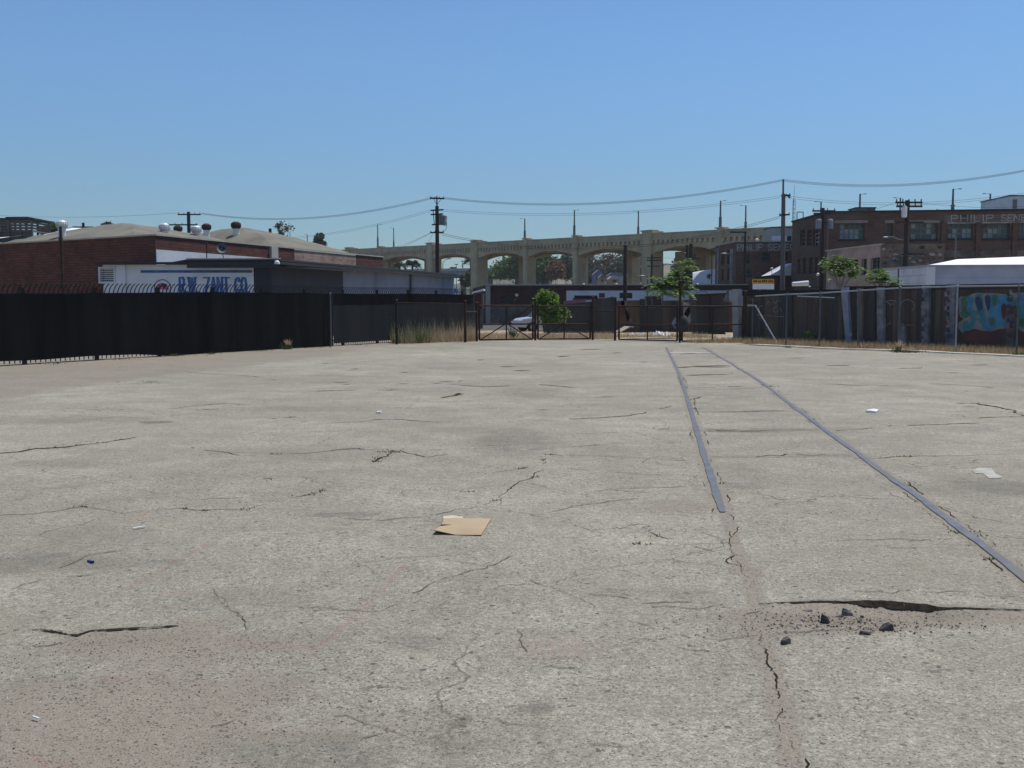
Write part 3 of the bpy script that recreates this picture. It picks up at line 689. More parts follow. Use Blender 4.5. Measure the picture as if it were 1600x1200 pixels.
for y, a, b in ((690,1040,1070),(727,1010,1090),(655,835,860),(700,760,830),(650,900,940),(868,40,110),(1120,880,960),(1128,330,400),(920,930,1010),(925,1330,1450),(897,1230,1330),(1075,560,640),(760,60,130),(736,190,260),(840,880,960),(1150,560,600)):
    crack([(a,y+random.uniform(-5,5)),((a+b)/2,y+random.uniform(-3,3)),(b,y+random.uniform(-5,5))], 1.5*mm, 6*mm, .5, mb=crk2)
for pts in ([(300,700),(380,712),(470,709),(560,700),(600,706)],[(420,655),(520,662),(600,655),(700,660)],[(860,800),(900,790),(960,782),(1010,778),(1060,776)],[(640,930),(700,905),(760,890),(800,870)],
            [(1240,850),(1320,845),(1400,842),(1470,846)],[(1100,620),(1040,635),(980,650),(900,655),(840,652)],[(700,600),(760,604),(830,600),(900,606)],[(250,640),(330,632),(410,628),(480,618)],[(560,880),(640,872),(720,868)],[(820,930),(870,925),(930,930),(1000,940)],[(430,1000),(470,1040),(500,1060)],[(640,1150),(560,1120),(520,1118)],
            [(1300,600),(1380,604),(1460,600),(1560,606)],[(1220,930),(1300,925),(1400,928),(1500,925),(1590,930)],[(1010,830),(1060,850),(1120,862)],[(90,890),(140,870),(200,862)],[(20,920),(80,905),(150,900)]): crack(pts, .0005*G(*pts[0]).y, .0013*G(*pts[0]).y, .62, .02, mb=crk2)
random.seed(21)
for i in range(24):            # hairline crazing all over the lot
    px, py = random.uniform(-30,1630), 575+560*random.random()**1.5; p = G(px, py); a = random.gauss(0,.25); pts = [p.to_2d()]
    for k in range(random.randint(3,7)):
        a += random.gauss(0,.3); pts.append(pts[-1]+Vector((math.cos(a), math.sin(a)))*(.10+.035*p.y)*random.uniform(.6,1.4))
    if all(2.7 < q.y < 43 for q in pts): crack(pts, (.0004*p.y), (.0011*p.y), .5, .015, mb=crk2, world=True)
for k, RL in enumerate((RAIL_L, RAIL_R)):         # broken asphalt beside the rails
    P = XY(RL)
    for sgn in (-1, 1):
        pts = [(x+sgn*.075, y) for x, y in P if y < 41]; crack(pts, 1*mm, 10*mm, .30, .05, world=True, jag=.5)
tag(crk.build('pavement_cracks', 'crack_soil_shade'), kind='structure'); tag(crk2.build('hairline_cracks', 'crack_fine'), kind='structure')
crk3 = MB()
# broken slab edge: face of the asphalt crust, high and low, lip shade painted into its dark colour
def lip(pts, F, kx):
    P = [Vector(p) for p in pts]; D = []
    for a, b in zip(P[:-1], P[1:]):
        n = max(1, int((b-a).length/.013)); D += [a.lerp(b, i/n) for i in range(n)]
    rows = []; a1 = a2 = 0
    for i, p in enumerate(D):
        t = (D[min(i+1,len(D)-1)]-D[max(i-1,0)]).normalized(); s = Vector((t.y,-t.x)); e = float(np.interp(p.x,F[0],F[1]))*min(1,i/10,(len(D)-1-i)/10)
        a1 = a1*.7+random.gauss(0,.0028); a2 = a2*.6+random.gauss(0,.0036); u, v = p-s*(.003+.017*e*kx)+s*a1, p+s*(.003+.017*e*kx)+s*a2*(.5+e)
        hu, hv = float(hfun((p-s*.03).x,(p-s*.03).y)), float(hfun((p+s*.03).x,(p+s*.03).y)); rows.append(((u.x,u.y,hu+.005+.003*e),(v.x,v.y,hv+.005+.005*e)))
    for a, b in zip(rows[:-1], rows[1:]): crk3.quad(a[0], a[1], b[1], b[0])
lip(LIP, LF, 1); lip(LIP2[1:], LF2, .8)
tag(crk3.build('broken_edge', 'crack_soil_shade'), kind='structure')
# worn edge of concrete along the far right side of the lot
ke = XY([(1178,539.2),(1230,541.5),(1285,544.5),(1330,546.5),(1400,548),(1440,549.5),(1493,552.6),(1560,555.4),(1640,559.5),(1760,566)]); kb = MB()
for (x0,y0),(x1,y1) in zip(ke[:-1], ke[1:]): kb.bar((x0,y0,.012), (x1,y1,.012), .42, .05)
tag(kb.build('concrete_kerb', 'kerb_concrete'), kind='structure')
cs = MB(); 
for y, a, b in ((551.6,1047,1112),):
    p, q_ = G(a,y), G(b,y); cs.bar((p.x,p.y,.006), (q_.x,q_.y,.006), .26, .014)
tag(cs.build('concrete_strip', 'kerb_concrete'), kind='structure')
# white paint flash
pm = [Vector((q.x,q.y,float(hfun(q.x,q.y))+.004)) for q in (G(*p) for p in ((1519,735),(1530,732.5),(1550,733),(1553,738),(1556,741),(1567,746.5),(1556,748),(1545,747.5),(1540,743),(1536,740.5),(1524,740)))]
mat('lot_paint', (.40,.385,.34), .9, .2, 14, dirt=(.28,.26,.22)); tag(MB().poly(pm).build('painted_marking', 'lot_paint'), kind='structure')

# ---- rails
def rail(pts, label, name='rail'):
    P = XY(pts); P = [Vector(p) for p in P]; D = []
    for i in range(len(P)-1):                                   # Catmull-Rom
        p0, p1, p2, p3 = P[max(i-1,0)], P[i], P[i+1], P[min(i+2,len(P)-1)]
        for k in range(8):
            t = k/8; D.append(.5*((2*p1)+(p2-p0)*t+(2*p0-5*p1+4*p2-p3)*t*t+(3*p1-p0-3*p2+p3)*t**3))
    D.append(P[-1]); mb = MB(); rows = []
    for i, p in enumerate(D):
        t = (D[min(i+1,len(D)-1)]-D[max(i-1,0)]).normalized(); s = Vector((-t.y,t.x)); w = .032+.0035*math.sin(i*.9)+.0025*math.sin(i*2.3)
        if name == 'rail' and pts is RAIL_L and i < 5: w *= .55+.09*i
        h = float(hfun(p.x,p.y)); z = h+.008
        rows.append([(p.x+s.x*k, p.y+s.y*k, zz) for k, zz in ((w*1.02,h-.03),(w,z-.003),(w*.93,z),(-w*.93,z),(-w,z-.003),(-w*1.02,h-.03))])
    for a, b in zip(rows[:-1], rows[1:]):
        for j in range(5): mb.quad(a[j], a[j+1], b[j+1], b[j])
    mb.poly(rows[0]); mb.poly(rows[-1][::-1])
    o = mb.build(name, 'steel_rail', smooth=True); return tag(o, label, 'rail', 'railway rails sunk in the asphalt')
rail(RAIL_L, 'left steel rail sunk in the asphalt, its near end stopping beside a sandy patch')
rail(RAIL_R, 'right steel rail crossing the asphalt diagonally and running out of the right edge')

# ---- weeds in the cracks
tp = []
for x, y in TUFTS:
    for k in range(random.randint(5,12)): tp.append((x+random.gauss(0,.02+.0014*y), y+random.gauss(0,.015), float(hfun(x,y))))
for p0, n, s in (((712,617),60,.10),((610,706),50,.08),((1200,604),90,.12),((1105,545),80,.3),((1045,547),40,.2),((1440,575),30,.15),((232,597),60,.3),((325,641),20,.08),((418,749),24,.03),((385,797),14,.03)):
    c = G(*p0)
    for k in range(n): tp.append((c.x+random.gauss(0,s), c.y+random.gauss(0,s), 0))
cq = G(722,828); tp = [p for p in tp if p[1] > 5.3 and abs(p[0]-cq.x)+abs(p[1]-cq.y) > .55]
tag(blades('crack_weeds', tp, .006, .026, .007, 'weed_green', lean=1.6), kind='stuff')
tp = []
for i in range(1500):           # sparse weeds on the verge below the screened fence
    t = random.random(); a = Vector((-13.6,22.8)).lerp(Vector((-4.6,41)), t); k = abs(random.gauss(0,.35))+.1; c = a+Vector((.896,-.445))*k
    if math.sin(t*47)+math.sin(t*113) > .7: tp.append((c.x, c.y, float(hfun(c.x,c.y))))
tag(blades('verge_weeds', tp, .02, .10, .009, 'weed_green', lean=.8), kind='stuff')

# ---- loose things lying on the lot
def rock(px, py, sx, sy, sz, label, m='rubble', rz=0.0):
    p = G(px, py); z = float(hfun(p.x, p.y)); mb = MB(); n = 6; rings = [(1.0,0),(1.04,.35),(.97,.72),(.74,1.0)]; vs = []; JIT = [random.uniform(.62,1.25) for _ in range(6)]; tl = (random.uniform(-.35,.35), random.uniform(-.35,.35)); sz *= .8
    for r, zz in rings:
        for i in range(n):
            a = 2*math.pi*i/n+rz; k = r*JIT[i]; x, y = math.cos(a)*sx*.43*k, math.sin(a)*sy*.43*k
            vs.append((p.x+x*math.cos(rz)-y*math.sin(rz), p.y+x*math.sin(rz)+y*math.cos(rz), z-.004+sz*zz*(1+tl[0]*math.cos(a)+tl[1]*math.sin(a))*random.uniform(.95,1.05)))
    fs = [(k*n+i, k*n+(i+1)%n, (k+1)*n+(i+1)%n, (k+1)*n+i) for k in range(3) for i in range(n)]+[tuple(range(3*n,4*n)), tuple(range(n))[::-1]]
    return tag(mb.add(vs, fs).build('asphalt_chunk', m), label, 'rubble', 'broken asphalt chunks in the pothole')
rock(1227,1006,.062,.045,.036,'small black asphalt chunk lying apart, left of and nearer than the pothole')
rock(1289,973,.060,.055,.048,'upright black asphalt chunk in the left part of the sandy pothole', rz=.5)
rock(1324,957,.072,.065,.040,'dark grey flat-topped chunk up against the broken lip of the pothole', 'rubble_grey', .2)
rock(1351,991,.062,.032,.022,'flat black asphalt sliver at the near edge of the pothole', rz=.1)
rock(1382,984,.082,.040,.034,'long dark brown chunk, rightmost on the near edge of the pothole', rz=-.15)
rock(1347,960,.030,.026,.016,'little dark chip right of the flat-topped grey chunk')
rock(1310,962,.05,.02,.012,'thin dark flake just left of the flat-topped grey chunk')
rock(1262,953,.05,.025,.014,'pale flake of rubble below the left end of the pothole lip','rubble_grey')
rock(1250,976,.045,.02,.012,'pale flat stone on the left margin of the pothole','paper')
def gravel(name, n, f, s0, s1, m):
    mb = MB()
    for i in range(n):
        x, y = f(); z = float(hfun(x,y)); s = random.uniform(s0,s1); a = random.random()*6
        pts = [(x+s*math.cos(a+k*2.1)*random.uniform(.7,1.2), y+s*math.sin(a+k*2.1)*random.uniform(.7,1.2), z-.001) for k in range(3)]
        mb.add(pts+[(x,y,z+s*random.uniform(.5,1.0))], [(0,1,3),(1,2,3),(2,0,3)])
    return tag(mb.build(name, m), kind='stuff')
pc = G(1300,972)
gravel('dark_gravel', 360, lambda: (pc.x+.04+random.gauss(0,.32)*(.4+random.random()), pc.y-.02+random.gauss(0,.10)), .003, .011, 'rubble')
gravel('tan_gravel', 420, lambda: (pc.x+random.gauss(.05,.42), pc.y-.02+random.gauss(0,.11)), .003, .010, 'gravel_tan')
lc = G(220,1000); l2 = G(180,1090)
gravel('scuffed_gravel', 520, lambda: ((lc.x+random.gauss(0,.42), lc.y-abs(random.gauss(0,.22))) if random.random() < .5 else (l2.x+random.gauss(0,.7), l2.y+random.gauss(0,.35))), .0025, .007, 'rubble')
gravel('pale_gravel', 420, lambda: (random.uniform(-2.6,2.9), 2.8+4.5*random.random()**1.6), .002, .0055, 'paper')
# cardboard sheet
cb = MB(); pc = {k: G(*p) for k, p in dict(fl=(678,838), fr=(752,840), br=(767,815), bl=(694,817)).items()}
nu_, nv_ = 14, 8; top, bot = [], []
def cpt(u, v):
    p = (pc['fl']*(1-u)+pc['fr']*u)*(1-v)+(pc['bl']*(1-u)+pc['br']*u)*v
    z = .012+.030*max(0,1-u*2.2)*max(0,1-v*1.6)+.012*v*math.sin(u*3)+.020*max(0,v-.8)*5*max(0,1-u*1.9)+.006*u
    return Vector((p.x, p.y, z))
for j in range(nv_+1):
    for i in range(nu_+1):
        p = cpt(i/nu_, j/nv_); top.append(p)
vs = top+[p-Vector((0,0,.005)) for p in top]; nn = len(top); ix = lambda i, j: j*(nu_+1)+i
sl = {(i, 6) for i in range(0,4)}
fs = [(ix(i,j),ix(i+1,j),ix(i+1,j+1),ix(i,j+1)) for j in range(nv_) for i in range(nu_)]; fb = [tuple(nn+k for k in f[::-1]) for f in fs]
ring = [ix(i,0) for i in range(nu_+1)]+[ix(nu_,j) for j in range(1,nv_+1)]+[ix(i,nv_) for i in range(nu_-1,-1,-1)]+[ix(0,j) for j in range(nv_-1,0,-1)]
root = thing('cardboard_sheet', 'flat tan sheet of torn cardboard lying on the asphalt left of the rails', 'cardboard', tuple(cpt(.5,.5)*1))
cb.add(vs, fs+fb).build('sheet', 'cardboard', root)
cb.__init__(); ed_ = []
for a, b in zip(ring, ring[1:]+ring[:1]): ed_.append((a, b, b+nn, a+nn))
MB().add(vs, [tuple(f) for f in ed_]).build('cut_edge', 'cardboard_edge', root)
sb = MB(); a, b = cpt(.0,.66)+Vector((0,0,.005)), cpt(.26,.63)+Vector((0,0,.004)); s = (cpt(0,.7)-cpt(0,.66)).normalized()*.016
sb.add([a-s*.9, b, a+s*.9], [(0,1,2)]); sb.build('slit', 'crack_soil_shade', root)
fl = MB(); q0, q1 = cpt(-.02,1.0), cpt(.40,1.0); up = Vector((0,.028,.013)); fl.add([q0, q1, q1+up*.5, (q0+q1)/2+up*1.15, q0+up*.8], [(0,1,2,3,4)]); fl.build('torn_flap', 'flap_cream', root)
def scrap(px, py, w, l, h, rz, m, name, label, cat):
    p = G(px,py); z = float(hfun(p.x,p.y)); mb = MB(); n = 7; up, lo = [], []
    for i in range(n):
        a = 2*math.pi*i/n; k = random.uniform(.65,1.1); x, y = math.cos(a)*w/2*k, math.sin(a)*l/2*k
        q = (p.x+x*math.cos(rz)-y*math.sin(rz), p.y+x*math.sin(rz)+y*math.cos(rz)); up.append((*q, z+.004+h*random.random())); lo.append((*q, z+.002))
    mb.add(up+lo+[(p.x,p.y,z+h+.004)], [(i,(i+1)%n,2*n) for i in range(n)]+[(n+i,n+(i+1)%n,(i+1)%n,i) for i in range(n)])
    return tag(mb.build(name, m), label, cat)
scrap(1365,644.5,.20,.18,.05,.3,'paper','paper_scrap','white scrap of paper on the open asphalt right of the right rail','litter')
scrap(592,646,.08,.06,.03,0,'paper','paper_scrap','small white scrap on the asphalt far left of the rails','litter')
p = G(57,1125); tag(MB().tube((p.x-.016,p.y+.008,.010), (p.x+.012,p.y-.006,.008), .004, .004, 8).build('cigarette_end','paper'), 'white cigarette end on the sandy asphalt in the lower left corner', 'cigarette end')
p = G(217,826); tag(MB().bar((p.x-.03,p.y-.02,.008), (p.x+.03,p.y+.03,.010), .014, .006).build('paper_strip','paper'), 'thin pale strip of litter just below the orange mark', 'litter')
p = G(141,880); tag(MB().bar((p.x-.02,p.y+.02,.010), (p.x+.018,p.y-.015,.008), .014, .010).bar((p.x+.010,p.y-.018,.012),(p.x+.028,p.y-.012,.012),.012,.012).build('plastic_scrap','navy_paint'), 'tiny dark blue scrap of plastic on the left of the lot', 'litter')
# ================================================================== LEFT SIDE
# ---- iron fence with black screening
FA, FB = Vector((-14.6,20.8)), Vector((-1.75,46.7)); FL = (FB-FA).length; fd = (FB-FA).normalized(); fo = Vector((fd.y,-fd.x))   # fo points to the lot
def ftop(u): return float(np.interp(u, [0,4.5,12,16,20,24,29], [1.70,1.76,1.88,1.90,1.90,1.95,1.95]))
def fbase(u): return float(ZB*sstep(44.4,58,FA.y+fd.y*u))
root = thing('iron_fence', 'black iron fence with curved spiked pickets and black screening along the lot\'s left side', 'fence', (FA.x,FA.y,0))
pk = MB(); n = int(FL/.15)
for i in range(n):
    u = i*.15; p = FA+fd*u; z = ftop(u); zb = fbase(u)+.04
    q = [Vector((p.x,p.y,zb)), Vector((p.x,p.y,z)), Vector((p.x+fo.x*.03,p.y+fo.y*.03,z+.10)), Vector((p.x+fo.x*.10,p.y+fo.y*.10,z+.19)), Vector((p.x+fo.x*.19,p.y+fo.y*.19,z+.25))]
    for a, b in zip(q[:-1], q[1:]): pk.bar(a, b, .019, .019, up=(fd.x,fd.y,0))
pk.build('pickets', 'black_iron', root)
rl = MB()
for i in range(12):
    a, b = FA+fd*FL*i/12, FA+fd*FL*(i+1)/12; ua, ub = FL*i/12, FL*(i+1)/12
    rl.bar((a.x-fo.x*.02,a.y-fo.y*.02,ftop(ua)-.02), (b.x-fo.x*.02,b.y-fo.y*.02,ftop(ub)-.02), .045, .045)
rl.build('rail', 'black_iron', root); rl = MB()
for i in range(12):
    a, b = FA+fd*FL*i/12, FA+fd*FL*(i+1)/12; ua, ub = FL*i/12, FL*(i+1)/12
    rl.bar((a.x-fo.x*.02,a.y-fo.y*.02,.20+fbase(ua)), (b.x-fo.x*.02,b.y-fo.y*.02,.20+fbase(ub)), .045, .045)
rl.build('rail', 'black_iron', root)
u = .9
while u < FL:
    p = FA+fd*u-fo*.03; MB().box((p.x,p.y,(ftop(u)+.12+fbase(u))/2), (.085,.085,ftop(u)+.12-fbase(u)), math.atan2(fd.y,fd.x)).box((p.x,p.y,ftop(u)+.135), (.10,.10,.03), math.atan2(fd.y,fd.x)).build('post', 'black_iron', root); u += 2.25
def screen(u0, u1, z0f, z1f, m, k, name='screen'):
    mb = MB(); N_ = int((u1-u0)/.12); f, b = [], []
    for i in range(N_+1):
        u = u0+(u1-u0)*i/N_; w = k+.010*math.sin(u*2.7)+.006*math.sin(u*9.1); p = FA+fd*u+fo*w; z0, z1 = z0f(u), z1f(u)+.006*math.sin(u*5.3)-.028*abs(math.sin((u-.9)*math.pi/2.25))*(1 if name != 'lower_screen' else 0)
        f.append(((p.x,p.y,z0),(p.x+fo.x*.004*math.sin(u*7),p.y+fo.y*.004*math.sin(u*7),(z0+z1)/2),(p.x,p.y,z1)))
    for a, c in zip(f[:-1], f[1:]):
        for j in range(2): mb.quad(a[j], c[j], c[j+1], a[j+1])
    return mb.build(name, m, root, smooth=True)
uG = 18.2                                   # where the screening changes
screen(0, uG, lambda u: (.115+.012*math.sin(u*1.9) if u < 9 else .10-.085*min(1,(u-9)/1.2)), lambda u: ftop(u)+.01, 'screen', .045)
screen(uG+.05, FL-.1, lambda u: .10+fbase(u), lambda u: ftop(u)-.42, 'screen_grey', .05, 'lower_screen')
screen(uG+.05, FL-.1, lambda u: ftop(u)-.43, lambda u: ftop(u)+.01, 'screen', .047, 'upper_screen')
p = G(517,541.5); tag(MB().tube((p.x,p.y,-.05),(p.x,p.y,1.88),.035).lathe((p.x,p.y,1.88),[(.042,0),(.042,.03),(.02,.05)],10).build('fence_post','galv_dark'), 'lone grey steel post standing in front of the black screened fence', 'post')

# ---- brick warehouse
Q0 = Vector((-17.3,50)); Q1 = Vector((-40.0,64.74)); Q2 = Vector((-9.15,73.2)); Q3 = Q1+(Q2-Q0)
dl = (Q1-Q0).normalized(); dr = (Q2-Q0).normalized(); WZ = 4.84
root = thing('brick_warehouse', 'red brick warehouse with rounded tan roofs behind the black fence', 'warehouse', (Q0.x,Q0.y,ZB))
mb = MB(); wall(mb, Q0, Q1, ZB-.2, WZ); mb.build('front_wall', 'brick_red', root)
LR = (Q2-Q0).length
u_pil = onwall(Q0,Q2,426,395)[0]; u_f0 = onwall(Q0,Q2,460,395)[0]; u_f1 = onwall(Q0,Q2,556,400)[0]
def sub(a, b): return Q0+dr*a, Q0+dr*b
mb = MB()
a, b = sub(0,u_f0); wall(mb, a, b, ZB-.2, WZ); mb.build('side_wall', 'brick_red', root); mb = MB(); a, b = sub(u_f1,LR); wall(mb, a, b, ZB-.2, WZ); mb.build('side_wall', 'brick_red', root)
mb = MB(); a, b = sub(u_f0,u_f1); wall(mb, a, b, ZB-.2, WZ-.05); mb.build('faded_wall', 'brick_faded', root)['label'] = 'faded whitewashed stretch of the brick side wall'
mb = MB(); mb.quad((Q2.x,Q2.y,ZB), (Q3.x,Q3.y,ZB), (Q3.x,Q3.y,WZ), (Q2.x,Q2.y,WZ)); mb.quad((Q1.x,Q1.y,ZB), (Q3.x,Q3.y,ZB), (Q3.x,Q3.y,WZ), (Q1.x,Q1.y,WZ)); mb.build('rear_wall', 'brick_red', root)
mb = MB(); slab_on(mb, Q0, Q2, .05, u_pil-.25, 3.0, 4.17, .035); mb.build('white_band', 'white_paint', root)
mb = MB(); slab_on(mb, Q0, Q2, u_pil-.35, u_pil+.35, 3.0, WZ+.02, .16); mb.build('pilaster', 'coping', root)
mb = MB(); 
for A_, B_ in ((Q1,Q0),(Q0,Q2)):
    mb.bar((A_.x,A_.y,WZ+.035+(.003 if A_ is Q0 else 0)), (B_.x,B_.y,WZ+.035+(.003 if A_ is Q0 else 0)), .10, .07)
mb.build('coping', 'coping', root)
mb = MB(); i_ = (dl+dr).normalized()
mb.poly([(Q0.x,Q0.y,WZ-.12),(Q2.x,Q2.y,WZ-.12),(Q3.x,Q3.y,WZ-.12),(Q1.x,Q1.y,WZ-.12)]); mb.build('flat_roof', 'roofing', root)
def bow_roof(a0, a1, b0, b1, h, name='bow_roof', m='roofing', pw=1.35, z0=4.76):
    mb = MB(); na, nb = 18, 14; P = lambda i, j: Q0+dl*(a0+(a1-a0)*i/na)+dr*(b0+(b1-b0)*j/nb)
    def z(i, j):
        u, v = abs(2*i/na-1), abs(2*j/nb-1); return z0+h*min(1-u**pw, 1-v**pw) + .06*h*(1-u)*(1-v)
    vs = [(P(i,j).x, P(i,j).y, z(i,j)) for j in range(nb+1) for i in range(na+1)]
    mb.add(vs, [(j*(na+1)+i, j*(na+1)+i+1, (j+1)*(na+1)+i+1, (j+1)*(na+1)+i) for j in range(nb) for i in range(na)])
    return mb.build(name, m, root)
bow_roof(1.5, 17.8, .8, 12.6, 1.50); bow_roof(.5, 18.5, 12.8, 23.6, 2.05); bow_roof(17.9, 36, .8, 15.5, 1.2); bow_roof(18.6, 36, 15.8, 24, 1.9)
mb = MB(); mb.poly([tuple(W(60,372,60)+Vector((0,0,0))), tuple(W(140,357,66)), tuple(W(115,356,70)), tuple(W(62,368,66))]); mb.build('roof_sheet', 'white_roof', root)
mb = MB(); mb.poly([tuple(W(-30,376,60)), tuple(W(38,367,66)), tuple(W(28,369,70)), tuple(W(-30,373,68))]); mb.build('roof_sheet', 'white_roof', root)
# roof ventilators
VENTS = [(97,344,367,58,17,'turbine_white','largest white turbine ventilator, on the roof by the thin brown pole'),
 (257.5,348.5,372,58,16.5,'turbine_white','white turbine ventilator above the corner of the brick warehouse'),
 (278.5,352,372,63,13,'turbine_rust','rusty turbine ventilator just right of the white one above the brick corner'),
 (307,352.5,374,61,15.5,'turbine_white','white turbine ventilator right of the crossarmed utility pole'),
 (323,349,371,67,14,'turbine_rust','rusty turbine ventilator on a white neck, right of the utility pole'),
 (369,346,366,69,15,'turbine_rust','rusty turbine ventilator on the top of the right bow roof'),
 (301,365,376,60.5,11,'turbine_rust','low rust-brown ventilator at the foot of the utility pole')]
for px, yt, yb, D, wpx, m, lab in VENTS:
    top, bot = W(px,yt,D), W(px,yb,D); r = wpx*D/1600/2; H = top.z-bot.z
    t = thing('roof_ventilator', lab, 'ventilator', (bot.x,bot.y,bot.z), 'turbine ventilators on the warehouse roof')
    hb = min(H*.62, r*1.5)
    MB().tube((bot.x,bot.y,bot.z-.9), (bot.x,bot.y,top.z-hb*.9), r*.68, r*.68, 14).build('neck', 'turbine_white' if yb-yt > 12 else m, t)
    mb = MB(); mb.lathe((bot.x,bot.y,top.z-hb), [(r*.70,0),(r*.97,hb*.28),(r,hb*.5),(r*.88,hb*.78),(r*.5,hb*.97),(.02,hb)], 18)
    for i in range(16):
        a = 2*math.pi*i/16; c, s = math.cos(a), math.sin(a); pts = [(r*.74,hb*.05),(r*1.0,hb*.28),(r*1.03,hb*.5),(r*.92,hb*.77)]
        for (ra,za),(rb,zb_) in zip(pts[:-1], pts[1:]): mb.bar((bot.x+c*ra,bot.y+s*ra,top.z-hb+za), (bot.x+c*rb,bot.y+s*rb,top.z-hb+zb_), .012, .03)
    mb.build('turbine_head', m, t, smooth=False)
# rooftop cooling tower with slatted sides
t = thing('cooling_tower', 'dark slatted cooling tower with a flat cap on the warehouse roof at far left', 'cooling tower', tuple(W(33,369,72)))
a, b = W(7,368,72), W(60,344,72); zt = b.z; zb = a.z-.5
mb = MB()
for x in np.linspace(a.x, b.x, 4):
    mb.box((x,72.3,zt-.1),(.10,2.8,.10))
    for y in (71, 73.6): mb.box((x,y,(zb+zt)/2), (.12,.12,zt-zb))
mb.bar((a.x,71,zt-.1),(b.x,71,zt-.1),.09,.09); mb.build('frame', 'wood_grey', t)
mb = MB()
for z in np.arange(zb+.75, zt-.18, .19):
    mb.box(((a.x+b.x)/2,71,z), (b.x-a.x-.05,.05,.15), rx=.5); mb.box((a.x,72.3,z), (.05,2.5,.13)); mb.box((b.x,72.3,z), (.05,2.5,.13))
mb.box(((a.x+b.x)/2,71.15,zb+.35), (b.x-a.x+.02,.06,.75)); mb.build('louvres', 'wood_grey', t)
MB().box(((a.x+b.x)/2,72.3,zt+.0), (b.x-a.x+.55,3.2,.09)).box(((a.x+b.x)/2+.1,72.3,zt+.10), (1.6,2.2,.12)).build('cap', 'dark_fascia', t)
# thin light pole before the warehouse
p = W(99,457,44); t = thing('light_pole', 'thin dark brown pole with a small box, in front of the brick warehouse', 'pole', (p.x,p.y,ZB)); zt = W(98,354,44).z
MB().tube((p.x,p.y,ZB),(p.x-.03,p.y,zt),.085,.06).build('pole','rust_iron',t); q = W(95,374,44); MB().box((q.x,q.y,q.z),(.13,.16,.17)).build('junction_box','rust_iron',t)

# ---- low annex with the painted sign
A0 = Vector((-18.35,46.2)); A1 = Vector((-10.75,46.0)); A2 = Vector((-3.86,68.6)); A3 = Vector((-9.6,70.4)); da = (A2-A1).normalized(); AZ = 3.50
root = thing('company_annex', 'low annex with a white sign wall and long blue-grey side wall before the brick warehouse', 'building', (A1.x,A1.y,ZB))
uA, zA = onwall(A0,A1,183,415); u1, z1 = onwall(A0,A1,396,413.5); uL0, _ = onwall(A0,A1,152.5,415)
lv = (onwall(A0,A1,155.5,418)[0], onwall(A0,A1,178.5,440)[0], onwall(A0,A1,160,441)[1], onwall(A0,A1,160,419)[1])
AF = A0+(A1-A0).normalized()*u1
mb = MB(); wall(mb, A0, AF, ZB-.2, z1, [lv], .16); mb.build('sign_wall', 'white_paint', root)
f = MB(); nvan = 7
for k in range(nvan):
    z = lv[2]+(lv[3]-lv[2])*(k+.5)/nvan; slab_on(f, A0, A1, lv[0]+.01, lv[1]-.01, z-.020, z+.020, -.03, .07)
slab_on(f, A0, A1, lv[0]-.05, lv[0]+.01, lv[2]-.05, lv[3]+.05, .03, .1); slab_on(f, A0, A1, lv[1]-.01, lv[1]+.05, lv[2]-.05, lv[3]+.05, .03, .1); slab_on(f, A0, A1, lv[0]+.01, lv[1]-.01, lv[3]-.01, lv[3]+.05, .028, .1); slab_on(f, A0, A1, lv[0]+.01, lv[1]-.01, lv[2]-.05, lv[2]+.01, .028, .1)
fo_ = f.build('louvre_vent', 'white_paint', root); mb = MB(); dd, nn_ = cam_normal(A0,A1); P = lambda u,z: (A0.x+dd.x*u-nn_.x*.155, A0.y+dd.y*u-nn_.y*.155, z); mb.quad(P(lv[0],lv[2]),P(lv[1],lv[2]),P(lv[1],lv[3]),P(lv[0],lv[3])); mb.build('dark_cavity','black_iron',fo_)
mb = MB(); ua = onwall(A0,A1,183,430)[0]; ub = onwall(A0,A1,197,430)[0]; slab_on(mb, A0, A1, ua, ub, ZB, z1-.01, .10); mb.build('white_pier', 'white_paint', root)
mb = MB(); wall(mb, AF, A1, ZB-.2, z1, (), .1); mb.build('dark_front', 'dark_wall', root)  # front corner: recess shade painted into the wall colour
us = onwall(A1,A2,536,430)[0]; LA = (A2-A1).length
ztop = AZ-.06
mb = MB(); wall(mb, A1, A1+da*us, ZB-.2, ztop); mb.build('dark_side_wall', 'dark_wall', root)  # porch wall: shade of the recess under the canopy put into its colour
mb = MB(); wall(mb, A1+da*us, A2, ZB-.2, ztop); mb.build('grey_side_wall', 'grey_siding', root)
mb = MB(); wall(mb, A2, A3, ZB-.2, ztop); mb.build('end_wall', 'grey_siding', root); mb = MB(); mb.quad((A0.x,A0.y,ZB),(A0.x-1,A0.y+4.5,ZB),(A0.x-1,A0.y+4.5,z1),(A0.x,A0.y,z1)); mb.build('end_wall', 'grey_siding', root)
